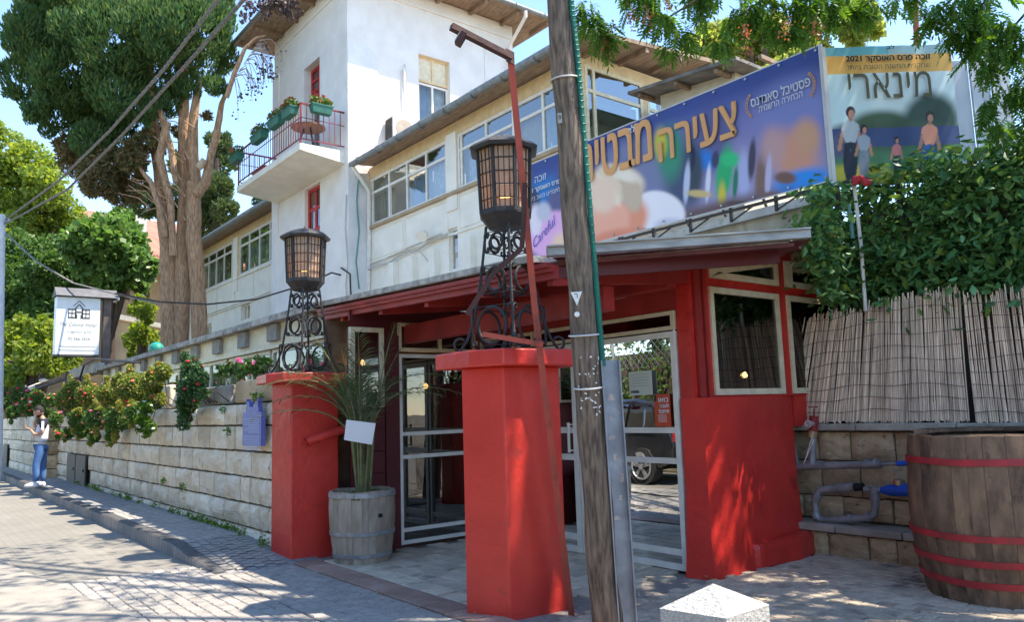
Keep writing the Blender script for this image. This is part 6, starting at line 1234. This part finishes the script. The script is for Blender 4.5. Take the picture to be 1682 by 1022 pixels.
for i, c in enumerate(cand):
    sz = random.uniform(.15, .26); R_ = Matrix.Rotation(random.uniform(0, 6.28), 4, 'Z') @ Matrix.Rotation(random.uniform(.1, 1.1), 4, 'Y') @ Matrix.Rotation(random.uniform(-.5, .5), 4, 'X')
    if i < 300: inst('compound_leaf', pme[i % 4], PT2, c, rot=R_.to_euler(), scale=(sz, sz, sz))
    else: far.add([c+(R_ @ (Vector(v)*sz)) for v in pin[i % 4][0]], pin[i % 4][1])
tag(far.build('compound_leaf', m_pini, PT2), kind='stuff')
bw_ = MB()
hub = Vector((.8, 8.2, 4.5)); bw_.tube([(1.2, 8.5, -.1), (1.1, 8.4, 2.5), hub, (.5, 8, 6), (-.3, 7.2, 8)], [.3, .26, .22, .18, .12], 10)
bw_.build('trunk', m_barkd, PT2, smooth=True)
tgt = [DD(x, y, dd) for x, y, r, dd in cl if r > 20]
for g in tgt:
    s = Vector((.5, 8, 6)) if g.z > 3.8 else hub; MB().tube([s, s.lerp(g, .35)+Z3*.5, s.lerp(g, .75)+Z3*.3, g], [.045, .03, .018, .008], 6).build('limb', m_barkd, PT2)
seeds = []
for x, y in ((1004, 55), (1000, 75), (1040, 28), (1062, 22), (1098, 5), (1225, 50), (1230, 85), (1340, 45), (1290, 45), (998, 80)):
    for k in range(40): seeds.append(tuple(DD(x, y, 6.6)+Vector((random.gauss(0, .03), random.gauss(0, .03), random.gauss(0, .05)))))
tag(leaves('seed_cluster', np.array(seeds), np.zeros((len(seeds), 3)), .03, .6, leafmat('seed_brown', [(.28, .12, .05), (.38, .18, .08)]), PT2), kind='stuff')
# the rest of its crown, out of the frame, which throws the dappled shade
sh = []
for tx, ty, tz in ((-4.6, 3.4, 1.2), (-4.2, 4.4, .3), (-3.0, 5, 0), (-2, 6.2, 0), (-3.4, 6.3, 1), (-5.6, 2.8, 0), (-2.6, 3.2, 0), (-6.2, 3.6, 0), (-7.4, 1.9, 0), (-6.6, .6, 0), (-9, 1.0, 0), (-8.3, 3.2, 1), (-10.6, .9, 0), (-5.0, 1.2, 0), (-12.4, -.2, 0), (-3.5, 1.6, 0), (-5.5, 5.4, 2.5), (-4.4, 6.6, 2.2), (-2.2, 7.4, 2), (-7.2, 4.6, 2.6), (-8.6, -.4, 0), (-1.5, 5, 0), (-11, 2.2, 0), (-9.6, 2.9, .3), (-4, 7.6, 4), (-6.5, 7.2, 4.5), (-2, 7.5, 3.5), (-4.3, 5.9, 1.1), (-4.3, 6.3, .6), (-4.3, 5.7, .4), (-4.3, 6.5, 1.6), (-4.3, 6.0, 2.0)):
    hz = random.uniform(7.6, 8.8); t = (hz-tz)/SV.z; c = Vector((tx, ty, tz))+SV*t; px_, py_, z = proj(c); R_ = random.uniform(.55, .95)
    if z > 0 and -R_*FPX/z*1.25 < px_ < PW+R_*FPX/z*1.25 and py_+R_*1.3*FPX/z > -8: print('lump in frame', tx, ty); continue
    sh.append((c.x, c.y, c.z, R_*1.2, R_*1.2, R_*.6))
pts, d = shell(sh, 7500, .2); tag(leaves('crown', pts, d, .13, .5, m_pini, PT2), kind='stuff')
for s in sh: MB().tube([Vector((-.3, 7.2, 8)), Vector((-.3, 7.2, 8)).lerp(Vector(s[:3]), .5)+Z3*.3, Vector(s[:3])], [.07, .05, .02], 6).build('limb', m_barkd, PT2)

P = []; 
for i in range(900):
    x, y = random.uniform(-9, -2), random.uniform(1.5, 6.9)
    if (y > 3.2 and x < -7.4): continue
    if random.random() < .5: y = random.choice((3.2, 5.35, 6.8))+random.gauss(0, .12); 
    if y > 5.4 and x < -4.1: continue
    P.append((x, y, .03+.004*random.random()))
lt = leaves('fallen_leaves', np.array(P), np.zeros((len(P), 3)), .032, .6, leafmat('leaf_fallen', [(.45, .36, .14), (.3, .2, .09), (.5, .45, .25), (.2, .14, .08)], .1), None, jit=1, sv=.5)
V_ = np.empty(len(lt.data.vertices)*3); lt.data.vertices.foreach_get('co', V_); V_ = V_.reshape(-1, 3); V_[:, 2] = .028+(V_[:, 2]-.03)*.2; lt.data.vertices.foreach_set('co', V_.astype(np.float32).ravel()); lt.data.update()
tag(lt, 'dry fallen leaves scattered over the paving', 'fallen leaves', kind='stuff')
# ---------------------------------------------------------------- long low room behind the limestone wall
LR = thing('garden_room', (-14, 4.2, 0), 'long low cream garden room with windows and dark block frieze behind the limestone wall', 'building')
MB().box(-20.6, -8.32, 3.72, 7.4, 2.66, 2.74).build('roof_slab', M('roof_edge', (.52, .49, .43), (.22, .2, .18), rough=1, sc=9, bump=1, bsc=22), LR)
MB().box(-20.5, -8.32, 3.86, 3.95, 2.36, 2.655).box(-20.5, -8.32, 3.86, 3.95, 1.5, 1.82).build('beam', m_cream, LR)
x = -8.55; i = 0
while x > -20.3: MB().box(x-.33, x, 3.80, 3.858, 2.43, 2.645).build('frieze_block', M('frieze', (.34, .31, .27), (.25, .23, .2), rough=.9, sc=8), LR); x -= 1.12; i += 1
MB().box(-20.5, -8.32, 3.83, 3.87, 2.335, 2.375).build('moulding', m_cream, LR)
m_fros = glassmat('garden_glass', (.75, .82, .78), .03, fk=.12); m_green = M('blind_green', (.36, .42, .37), (.28, .34, .3), rough=.8, sc=4)
for i, (a, b) in enumerate(((-10.0, -8.36), (-11.7, -10.06), (-13.4, -11.76), (-15.1, -13.46), (-16.8, -15.16), (-18.5, -16.86), (-20.2, -18.56))): glazed(LR, (a, 3.9, 0), X3, -Y3, 0, b-a, 1.83, 2.33, cols=2, fw=.05, fm=m_cream, gm=m_fros, inset=.0, cur=[m_green])
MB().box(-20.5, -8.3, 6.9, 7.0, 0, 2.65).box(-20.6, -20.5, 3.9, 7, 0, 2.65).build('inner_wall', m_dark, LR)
# roof clutter
gb = PY(265, 563, 3.95); tag(MB().sphere((gb.x, 3.86, 2.80), .17, 14, 9, (1.15, .8, .8)).build('green_bag', M('bag_green', (.02, .30, .22), (.02, .22, .16), rough=.4, sc=9, bump=.8, bsc=12), None, smooth=True), 'bright green plastic bag lying on the low roof left of the trunks', 'bag')
CB = thing('concrete_post', (-22.6, 3.7, 0), 'grey concrete post and beam at the left end of the low roof under the sign', 'post')
p0 = PY(128, 600, 3.8); MB().box(p0.x-.35, p0.x+.15, 3.6, 3.95, .2, 2.72).build('post', m_conc, CB); MB().box(p0.x-.4, -20.62, 3.65, 3.9, 2.62, 2.86).build('beam', m_conc, CB)
cbp = [PY(x, y, 3.58) for x, y in ((134, 690), (132, 620), (138, 600), (155, 590), (185, 592), (230, 596))]
cw = thing('cable', tuple(cbp[0]), 'black cable curving over the grey concrete post', 'cable'); MB().tube(cbp, .025, 6).build('wire', m_iron, cw, smooth=True)
# hotel sign
XS = -20.9; SG = thing('hotel_sign', tuple(PX(130, 583, XS)), 'white hotel sign box with a house emblem and little dark gabled roof', 'sign')
a = PX(94, 487, XS); b = PX(162, 583, XS); th = .35; m_sw = M('sign_white', (.74, .76, .76), (.68, .70, .70), rough=.4)
y0, y1, z0, z1 = a.y, b.y, b.z, a.z
MB().box(XS-th, XS, y0, y1, z0, z1).build('sign_box', m_sw, SG); MB().box(XS-th-.01, XS+.01, y0-.01, y1+.01, z0-.04, z0+.0).build('bottom_trim', M('trim_dark', (.08, .08, .085)), SG)
mb = MB(); e = .12; yr = y1+.38
vs = [(XS+e, y0-e*.3, z1+.02), (XS+e, yr, z1+.02), (XS-th-e, y0-e*.3, z1+.02), (XS-th-e, yr, z1+.02), (XS-th/2, y0-e*.3, z1+.25), (XS-th/2, yr, z1+.25)]
mb.add(vs, [(0, 1, 5, 4), (3, 2, 4, 5), (0, 4, 2), (1, 3, 5), (0, 2, 3, 1)]).build('sign_roof', M('sign_roof', (.13, .135, .15), (.1, .1, .11), rough=.7, sc=8), SG)
MB().box(XS-th-.05, XS+.1, y1+.36, y1+.40, z1-.02, z1+.05).build('roof_trim', m_sw, SG)
pz = PX(176, 490, XS-.15); MB().box(XS-.25, XS-.05, pz.y-.08, pz.y+.08, 2.6, z1+.02).build('post', M('post_brown', (.16, .12, .1), (.1, .08, .07), rough=.9), SG)
W_, H_ = y1-y0, z1-z0; m_gr = M('emblem_grey', (.10, .105, .11), (.1, .1, .1)); em = MB(); ex = XS+.006; ux = lambda f: y0+W_*f; uz = lambda f: z1-H_*f
def er(f0, f1, g0, g1): em.box(XS+.002, ex, ux(f0), ux(f1), uz(g1), uz(g0))
for a_, b_ in ((.26, .44), (.58, .76)):
    er(a_, b_, .20, .225); er(a_, b_, .345, .37); er(a_, b_, .27, .29)
    for f in (a_, (a_+b_)/2-.01, b_-.02): er(f, f+.02, .20, .37)
er(.42, .45, .18, .37); er(.57, .60, .18, .37); er(.45, .57, .24, .27); er(.44, .475, .3, .37); er(.545, .58, .3, .37)
for s in (1, -1):
    for k, (w1, zc) in enumerate(((.11, .15), (.135, .09))):
        c1 = Vector((ex, ux(.51), uz(zc-.03))); c2 = Vector((ex, ux(.51+s*w1), uz(zc+.065))); em.bar(c1, c2, .025 if k == 0 else .018, .006, up=X3)
em.build('house_emblem', m_gr, SG)
text('The Colony Hotel', m_gr, SG, (XS, ux(.08), uz(.53)), Y3, Z3, H_*.085, W_*.86, italic=.35, lift=.006); text('מלון המושבה', m_gr, SG, (XS, ux(.25), uz(.64)), Y3, Z3, H_*.055, W_*.56, he=True, lift=.006); text('02-566-2424', m_gr, SG, (XS, ux(.28), uz(.75)), Y3, Z3, H_*.05, W_*.5, lift=.006)
for g in (.85, .915): MB().box(XS+.002, ex, ux(.08), ux(.92), uz(g+.018), uz(g)).build('small_print', M('print_pale', (.45, .47, .47), (.4, .42, .42)), SG)
# awning at far left
AW = thing('awning', (-26, 3.4, 2.3), 'pale canvas awning sagging beside the far left end of the wall', 'awning')
p = [PY(10, 648, 2.9), PY(60, 632, 3.1), PY(110, 612, 3.6), PY(116, 620, 4.4), PY(60, 622, 4.6), PY(8, 636, 4.6)]
MB().add([p[0], p[1], p[4], p[5], p[0]-Z3*.12, p[1]-Z3*.12, p[2], p[3]], [(0, 1, 2, 3), (4, 5, 1, 0), (1, 6, 7, 2)]).build('canvas', M('canvas', (.68, .62, .5), (.58, .52, .42), rough=.9, sc=3), AW)
MB().bar(p[1]-Z3*.1, p[2]-Z3*.15, .08).bar(p[1], (p[1].x, p[1].y, 1.6), .07).bar(p[2], (p[2].x, p[2].y, 1.6), .07).build('awning_frame', _m['post_brown'], AW)
# white street pole at the left edge with cables
q = G(1, 790); UP2 = thing('street_pole', (q.x, q.y, 0), 'pale concrete street pole at the very left edge of the view', 'utility pole')
dd2 = (q-EYEP).dot(_F); t0 = DD(6, 358, dd2); MB().tube([DD(-2, 800, dd2), DD(4, 352, dd2)], [.085, .07], 14).build('pole', M('pole_pale', (.62, .64, .68), (.52, .54, .58), rough=.6), UP2, smooth=True); MB().bar(DD(-6, 362, dd2), DD(14, 362, dd2), .1).build('cross_arm', m_galv, UP2)
m_cab = M('cable_grey', (.26, .24, .22), (.14, .13, .12), rough=.8, sc=20)
def wire(lab, P, r, m=m_cab, tw=0):
    pts = [DD(*a) for a in P]; t = thing('overhead_cable', tuple(pts[0]), lab, 'cable')
    if tw:
        fine = []; 
        for a, b in zip(pts, pts[1:]): fine += [a.lerp(b, k/60) for k in range(60)]
        for s in range(3): MB().tube([c+(_R*math.cos(i*.5+s*2.09)+_U*math.sin(i*.5+s*2.09))*r*.55 for i, c in enumerate(fine)], r*.62, 5).build('strand', m, t, smooth=True)
    else: MB().tube(pts, r, 6).build('strand', m, t, smooth=True)
wire('upper of two thick twisted cables crossing in front of the cypress', [(8, 362, dd2), (95, 298, dd2*.83), (180, 215, dd2*.68), (270, 112, dd2*.55), (362, -6, dd2*.46), (400, -60, dd2*.42)], .024, tw=1)
wire('lower of two thick twisted cables crossing in front of the cypress', [(8, 368, dd2), (110, 312, dd2*.83), (200, 222, dd2*.68), (300, 112, dd2*.55), (405, -6, dd2*.46), (440, -50, dd2*.42)], .024, tw=1)
wire('thin pale cable running down from the left pole to the sign roof', [(10, 384, dd2), (60, 430, dd2*.95), (120, 465, dd2*.9), (170, 478, dd2*.88), (262, 500, dd2*.85)], .022)
wire('black cable sagging from the trunks to the tower corner', [(190, 482, 17), (262, 496, 17.5), (340, 500, 18), (420, 492, 18.2), (500, 468, 18.2), (545, 448, 18), (560, 452, 18)], .022, m_iron)
# far stone house with tiled roof
FH = thing('stone_house', (-45, 14, 0), 'shaded ochre stone house with red tiled roof behind the cypress', 'building')
m_hs = M('house_stone', (.34, .25, .14), (.24, .17, .10), rough=.95, sc=.9, bump=.8, bsc=6)
hc = [DD(165, 440, 40), DD(262, 400, 46)]
x0 = DD(175, 500, 38); x1 = DD(300, 500, 46); ud = Vector((x1.x-x0.x, x1.y-x0.y, 0)).normalized(); nd = Vector((ud.y, -ud.x, 0)); Lh = (Vector((x1.x, x1.y, 0))-Vector((x0.x, x0.y, 0))).length; zt = DD(200, 415, 38).z+1.2; bk = -nd*9
f0, f1 = Vector((x0.x, x0.y, 0)), Vector((x0.x, x0.y, 0))+ud*Lh*1.4
hw_ = MB(); wallholes(hw_, f0, ud, nd, Lh*1.4, 0, zt, [(1.2, 2.1, zt-3.2, zt-1.6), (3.2, 4.1, zt-3.2, zt-1.6)], .3); hw_.add([f0, f0+bk, f0+bk+Z3*zt, f0+Z3*zt], [(0, 3, 2, 1)]); hw_.build('wall', m_hs, FH)
for a_ in (1.2, 3.2): glazed(FH, f0, ud, nd, a_, a_+.9, zt-3.2, zt-1.6, cols=2, rows=(zt-2.4,), fw=.08, fm=_m['post_brown'], gm=m_gref, inset=.2)
MB().bar(f0+nd*.1+Z3*(zt-4.2), f1+nd*.1+Z3*(zt-4.2), .25).build('string_course', m_lime, FH)
m_tl = M('roof_tile', (.48, .24, .16), (.34, .17, .12), rough=.9, sc=2, bump=.3)
rf = MB(); nr = 14; g0_, g1_ = DD(205, 415, 37), DD(470, 415, 44); hr = 3.2; du = (g1_-g0_); du.z = 0; dn = Vector((du.y, -du.x, 0)).normalized()
for i in range(nr):
    a_ = g0_-dn*(i*.42)+Z3*(hr*i/nr); rf.obox(a_+du/2-dn*.21+Z3*.02, du/2, -dn*.25+Z3*(hr/nr*.5), Z3*.05)
for j in range(60): c = g0_+du*(j/60); rf.obox(c-dn*(nr*.21)+Z3*(hr/2+.07), du.normalized()*.05, (-dn*nr*.42+Z3*hr)/2, Z3*.04)
rf.build('roof', m_tl, FH); ch_ = DD(225, 380, 38); ch = MB().box(ch_.x-.35, ch_.x+.35, ch_.y-.35, ch_.y+.35, ch_.z-1.6, ch_.z+1.0).box(ch_.x-.45, ch_.x+.45, ch_.y-.45, ch_.y+.45, ch_.z+1.0, ch_.z+1.12).build('chimney', M('chimney', (.6, .58, .54), (.48, .46, .42)), FH)
SB2 = thing('boundary_wall', (4.6, 6, 0), 'tall ochre stone boundary wall at the right beyond the picture, mirrored in the glass', 'wall')
MB().box(4.6, 5.0, 2.6, 14, -.1, 3.0).build('wall', m_limed, SB2); MB().box(4.5, 5.1, 2.6, 14, 3.0, 3.1).build('coping', m_conc, SB2)
for k in range(14):
    for j in range(9): MB().box(4.56, 4.6, 2.62+k*.8+(.4 if j % 2 else 0), 2.6+k*.8+.78+(.4 if j % 2 else 0), .02+j*.33, .33+j*.33).build('stone', m_limed, SB2)
pts, d = shell([(5.6, y, 3.6, .9, .9, 1.0) for y in np.arange(3, 14, 1.3)], 7000, .5); tag(leaves('foliage', pts, d, .14, .6, m_tree, SB2), kind='stuff')
# ---------------------------------------------------------------- across the road: car, hedge, fence (seen in the door glass)
TR = [(-30, -13, 10), (-21, -13, 10), (-13.5, -13, 11), (-6, -13, 10), (2, -14, 10), (-38, -14, 11)]
for i, (tx_, ty_, th_) in enumerate(TR):
    t = thing('street_tree', (tx_, ty_, 0), 'leafy tree %s, across the road behind the hedge' % ('far down the street', 'left of the car', 'right behind the car', 'beyond the chain-link fence end', 'nearest the camera side', 'farthest away')[i], 'tree', 'trees across the road')
    L_ = [(tx_+random.uniform(-2.2, 2.2), ty_+random.uniform(-1.5, 1.5), th_*.45+random.random()*th_*.5, 1.7, 1.5, 1.4) for _ in range(11)]
    pts, d = shell(L_, 6500, .5); leaves('crown', pts, d, .32, .6, [m_tree, m_leafd, m_far1][i % 3], t); MB().tube([(tx_, ty_, 0), (tx_+.1, ty_, th_*.35), (tx_, ty_+.1, th_*.7)], [.25, .2, .08], 8).build('trunk', m_barkd, t)
CA = thing('parked_car', (-11.6, -1.1, 0), 'black car parked across the road, mirrored in the right glass door', 'car')
m_car = M('car_black', (.015, .015, .018), (.012, .012, .014), rough=.25, coat=.6, spec=.6); xc0, xc1 = -13.9, -9.35
prof = [(xc1, .42), (xc1+.03, .75), (xc1-.05, 1.0), (xc1-.35, 1.42), (xc1-1.0, 1.58), (xc1-2.4, 1.56), (xc1-3.2, 1.12), (xc1-4.2, .98), (xc0, .75), (xc0+.02, .35), (xc0+.5, .28), (xc1-.4, .28)]
mb = MB(); vs = []
for yy, k in ((-.15, .93), (-.02, 1.0), (-.0, 1.0), (-1.75, 1), (-1.9, .93)):
    pass
sec = [(-.12, .90), (-.03, .985), (-.03, .985), (-1.77, .985), (-1.68, .90)]
n = len(prof); ys = [(-.16, 1), (-.02, 0), (-1.78, 0), (-1.64, 1)]
for yy, top in ys:
    for x, z in prof:
        s = max(0, z-1.0)*.38; vs.append((x, (-.03-s if yy > -.9 else -1.77+s)+(0), z if True else z))
vs2 = []
for side in (0, 1):
    for x, z in prof: s = max(0, z-.98)*.38; vs2.append((x, (-.03-s) if side == 0 else (-1.77+s), z))
mb.add(vs2, [tuple(range(n-1, -1, -1)), tuple(range(n, 2*n))]+[(i, (i+1) % n, n+(i+1) % n, n+i) for i in range(n)]); mb.build('body', m_car, CA, smooth=30, bevel=.05)
m_cg_ = glassmat('car_glass', (.05, .05, .06), .25)
for sd in (0, 1):
    yf = (lambda z: -.03-max(0, z-.98)*.38+.006) if sd == 0 else (lambda z: -1.77+max(0, z-.98)*.38-.006)
    for xa, xb, xc, xd in ((xc1-.35, xc1-1.05, xc1-1.05, xc1-.55), (xc1-1.12, xc1-2.0, xc1-2.0, xc1-1.12), (xc1-2.07, xc1-2.95, xc1-2.35, xc1-2.07)):
        MB().add([(xa, yf(1.04), 1.04), (xb, yf(1.04), 1.04), (xc, yf(1.48), 1.48), (xd, yf(1.48), 1.48)], [(0, 1, 2, 3)]).build('side_window', m_cg_, CA)
m_tyre = M('tyre', (.02, .02, .02), (.03, .03, .03), rough=.9); m_rim = M('alloy', (.6, .6, .62), (.5, .5, .52), rough=.3, metal=.8)
for wx in (-10.05, -12.95):
    for yy, s in ((-.0, 1), (-1.8, -1)):
        wl_ = MB().tube([(wx, yy-.11*s*2, .33), (wx, yy-.0*s, .33)], .33, 28).build('wheel', m_tyre, CA, smooth=True)
        rm_ = MB(); rm_.ring((wx, yy+.012*s, .33), X3, Z3, .225, .018, 26, 6); rm_.tube([(wx, yy, .33), (wx, yy+.03*s, .33)], .05, 12)
        for k in range(5):
            a_ = k*2*math.pi/5+.3
            for e in (-.13, .13): rm_.bar((wx+.03*math.cos(a_), yy+.015*s, .33+.03*math.sin(a_)), (wx+.22*math.cos(a_+e), yy+.015*s, .33+.22*math.sin(a_+e)), .035, .02, up=Y3)
        rm_.build('rim', m_rim, wl_)
MB().box(xc1+.0, xc1+.035, -.45, -.08, .8, .98).build('tail_light', M('tail_red', (.5, .02, .02)), CA); MB().box(xc1+.02, xc1+.04, -1.15, -.65, .62, .74).build('number_plate', M('plate_yellow', (.7, .55, .05)), CA)
HG = thing('hedge', (-12, -3.2, 0), 'tall sunlit hedge across the road behind the camera side', 'hedge')
hl = [(x, -3.1+.25*math.sin(x*2), z, .9, .7, .75) for x in np.arange(-26, 6, 1.2) for z in (.6, 1.5, 2.1)]+[(x, -3.3, 3.05, .8, .6, .45+.2*math.sin(x)) for x in np.arange(-26, 6, 1.5)]
pts, d = shell(hl, 30000, .7); tag(leaves('foliage', pts, d, .12, .6, m_leafy, HG), kind='stuff'); MB().box(-27, 6, -3.6, -3.2, 0, 2.7).build('branches', m_barkd, HG)
FC = thing('chain_link_fence', (-12, -2.5, 0), 'chain-link fence with steel posts in front of the hedge across the road', 'fence')
for x in np.arange(-26, 6, 2.6): MB().tube([(x, -2.42, 0), (x, -2.42, 3.4)], .035, 8).build('post', m_galv, FC)
cm = MB()
for i in range(150):
    x = -24+i*.16; 
    if x < -5: cm.bar((x, -2.42, 2.3), (x+.9, -2.42, 3.3), .008); cm.bar((x+.9, -2.43, 2.3), (x, -2.43, 3.3), .008)
tag(cm.build('mesh', m_galv, FC), kind='stuff')
# ---------------------------------------------------------------- the man
ft = G(66, 803, .12); MN = thing('person', (ft.x, ft.y, slope(-20)+.01), 'man in white T-shirt and blue jeans by the stone wall looking at his phone', 'person')
dm = (ft-EYEP).dot(_F); zt_ = DD(66, 667, dm).z-wloc(MN).z; S_ = zt_/1.78; print('man height', zt_, dm)
fw_ = (-_R0*.86-Vector((_F.x, _F.y, 0)).normalized()*.5); fw_.z = 0; fw_.normalize(); sd_ = Z3.cross(fw_)   # left side of the man
def J(f, s, z): return (fw_*f+sd_*s+Z3*z)*S_
def skin(name, nodes, edges, mat, parent, root=0, sub=2):
    me = bpy.data.meshes.new(name); me.from_pydata([J(*n[:3]) for n in nodes], edges, []); me.materials.append(mat)
    o = bpy.data.objects.new(name, me); COL.objects.link(o); o.parent = parent
    sk = o.modifiers.new('skin', 'SKIN'); sk.use_smooth_shade = True
    for i, n in enumerate(nodes): sv_ = me.skin_vertices[0].data[i]; r = n[3]; sv_.radius = ((r[0]*S_, r[1]*S_) if isinstance(r, tuple) else (r*S_, r*S_)); sv_.use_root = (i == root)
    s = o.modifiers.new('sub', 'SUBSURF'); s.levels = sub; s.render_levels = sub; return o
m_skin = M('skin', (.46, .26, .18), (.42, .23, .16), rough=.55, sc=9); m_jean = M('jeans', (.09, .19, .42), (.06, .14, .32), rough=.9, sc=7, bump=.3); m_tee = M('tshirt_white', (.72, .71, .74), (.64, .63, .67), rough=.9, sc=6, bump=.2); m_tn = M('tshirt_navy', (.018, .022, .04), (.014, .017, .03), rough=.9); m_hair = M('hair_black', (.012, .01, .009), (.02, .016, .014), rough=.7, sc=40, bump=.6)
body = skin('body', [(0, 0, 1.0, .09), (0.0, 0, 1.25, .09), (-.01, 0, 1.42, .07), (.02, 0, 1.52, .055), (.05, 0, 1.58, .05),
  (-.01, .16, 1.41, .045), (-.02, -.16, 1.41, .045), (.0, .22, 1.18, .042), (.15, .16, 1.15, .036), (.235, .09, 1.27, .026), (.05, -.20, 1.17, .044), (.16, -.10, 1.36, .034), (.145, -.05, 1.47, .026)],
  [(0, 1), (1, 2), (2, 3), (3, 4), (2, 5), (2, 6), (5, 7), (7, 8), (8, 9), (6, 10), (10, 11), (11, 12)], m_skin, MN)
hd = MB(); hc_ = J(.09, 0, 1.655); hd.sphere((0, 0, 0), 1, 20, 14); M_ = Matrix.Rotation(0, 3, 'Z'); tl_ = .35
bx = (fw_*math.cos(tl_)-Z3*math.sin(tl_)); bz = (Z3*math.cos(tl_)+fw_*math.sin(tl_))
def hv(v):
    x, y, z = v; x2 = x*.098*(1 if z > -.2 else 1+.05*z); wy = .074*(1-.25*max(0, -z)); f = x2+(.012 if (x > .6 and -.3 < z < 0) else 0); return hc_+(bx*f+sd_*y*wy+bz*z*.125)*S_
hd.v = [tuple(hv(v)+wloc(MN)) for v in hd.v]; H0 = hd.build('head', m_skin, MN, smooth=True)
def hp(x, y, z): return hc_+(bx*x+sd_*y+bz*z)*S_+wloc(MN)
MB().add([hp(.094, -.012, -.03), hp(.094, .012, -.03), hp(.122, 0, -.032), hp(.098, 0, .025)], [(0, 2, 3), (2, 1, 3), (0, 1, 2), (0, 3, 1)]).build('nose', m_skin, H0)
for s in (1, -1): MB().sphere(hp(.085, s*.03, .018), .011, 7, 5).build('eye', m_wht, H0); MB().sphere(hp(0, s*.076, -.005), .022, 8, 6, (1, .5, 1.5)).build('ear', m_skin, H0); MB().bar(hp(.093, s*.018, .038), hp(.083, s*.045, .04), .008).build('eyebrow', m_hair, H0)
MB().obox(hp(.092, 0, -.062), bx*.004, sd_*.022, bz*.004).build('mouth', M('lips', (.35, .13, .11)), H0)
hr_ = MB().sphere((0, 0, 0), 1, 18, 12); hr_.v = [tuple(hc_+wloc(MN)+(bx*(v[0]*.104-.012)+sd_*v[1]*.083+bz*(max(v[2], -.25 if v[0] < 0 else .32)*.135+.008))*S_) for v in hr_.v]; hr_.build('hair', m_hair, MN, smooth=True)
bd_ = MB().sphere((0, 0, 0), 1, 14, 8); bd_.v = [tuple(hc_+wloc(MN)+(bx*(v[0]*.074+.010)+sd_*v[1]*.064+bz*(min(v[2], -.1)*.060-.072))*S_) for v in bd_.v]; bd_.build('beard', m_hair, MN, smooth=True)
skin('tshirt', [(0, 0, .96, (.155, .135)), (.02, 0, 1.12, (.155, .14)), (.0, 0, 1.28, (.155, .135)), (-.015, 0, 1.40, (.12, .12))], [(0, 1), (1, 2), (2, 3)], m_tee, MN)
skin('shirt_yoke', [(-.015, 0, 1.41, (.13, .13)), (-.005, 0, 1.49, (.075, .08)), (-.015, .165, 1.42, .092), (-.005, .215, 1.27, .082), (-.02, -.165, 1.42, .092), (.02, -.21, 1.26, .082)], [(0, 1), (0, 2), (2, 3), (0, 4), (4, 5)], m_tn, MN)
for s in (1, -1):
    a_ = J(-.0, s*.245, 1.44)+wloc(MN); b_ = J(.0, s*.285, 1.25)+wloc(MN); MB().bar(a_, b_, .05*S_, .012, up=sd_).build('sleeve_stripe', m_tee, MN)
skin('jeans', [(0, 0, .96, (.14, .12)), (.02, .085, .86, .105), (-.02, -.085, .86, .105), (.10, .09, .48, .078), (.08, .09, .12, .068), (-.03, -.10, .48, .078), (-.04, -.10, .12, .068)], [(0, 1), (0, 2), (1, 3), (3, 4), (2, 5), (5, 6)], m_jean, MN)
for f0_, s0 in ((.10, .09), (-.02, -.10)):
    k = MB().sphere((0, 0, 0), 1, 14, 8); k.v = [tuple(wloc(MN)+J(f0_+.06+v[0]*.145, s0+v[1]*.052*(1-.15*v[0]), max(-.04, v[2]*(.055 if v[0] > 0 else .085))+.045)) for v in k.v]; k.build('shoe', m_tee, MN, smooth=True)
def hand(name, base, dirv, curl, up, flip=1):
    b_ = Vector(J(*base)); d_ = (fw_*dirv[0]+sd_*dirv[1]+Z3*dirv[2]).normalized(); u_ = (fw_*up[0]+sd_*up[1]+Z3*up[2]); u_ = (u_-d_*u_.dot(d_)).normalized(); s_ = d_.cross(u_)
    me = bpy.data.meshes.new(name); V_ = [b_, b_+d_*.045*S_, b_+d_*.085*S_]; R_ = [(.022, .03), (.018, .036), (.014, .036)]; E_l = [(0, 1), (1, 2)]
    o_ = MB()
    o_.obox(b_+d_*.045*S_+wloc(MN), d_*.045*S_, s_*.038*S_, u_*.013*S_)
    for i, (l, of) in enumerate(((.07, -.03), (.08, -.01), (.075, .011), (.058, .03))):
        p = b_+d_*.088*S_+s_*of*S_+wloc(MN); pts = [p]
        for k in range(3): an = curl*(k+1)*.5; p = p+(d_*math.cos(an)+u_*math.sin(an))*l/3*S_; pts.append(p)
        o_.tube(pts, [.0095*S_, .009*S_, .0085*S_, .007*S_], 7)
    p = b_+d_*.03*S_-s_*.036*S_*flip+wloc(MN); o_.tube([p, p-s_*.02*S_*flip+d_*.025*S_+u_*.01, p-s_*.02*S_*flip+d_*.05*S_+u_*.022], [.011*S_, .010*S_, .008*S_], 7)
    return o_.build(name, m_skin, MN, smooth=60)
hand('hand', (.235, .09, 1.27), (.85, -.25, .35), 1.0, (0, 0, 1)); hand('hand', (.145, -.05, 1.465), (-.1, .35, .9), .9, (-1, .2, 0), -1)
ph = thing('phone', tuple(J(.33, .06, 1.33)+wloc(MN)), 'black phone held in the hand of the man in the white T-shirt', 'phone'); c = wloc(ph); a_ = (fw_*.75+Z3*.55).normalized()
MB().obox(c, a_*.07, sd_*.035, a_.cross(sd_)*.004).build('phone_body', m_iron, ph)
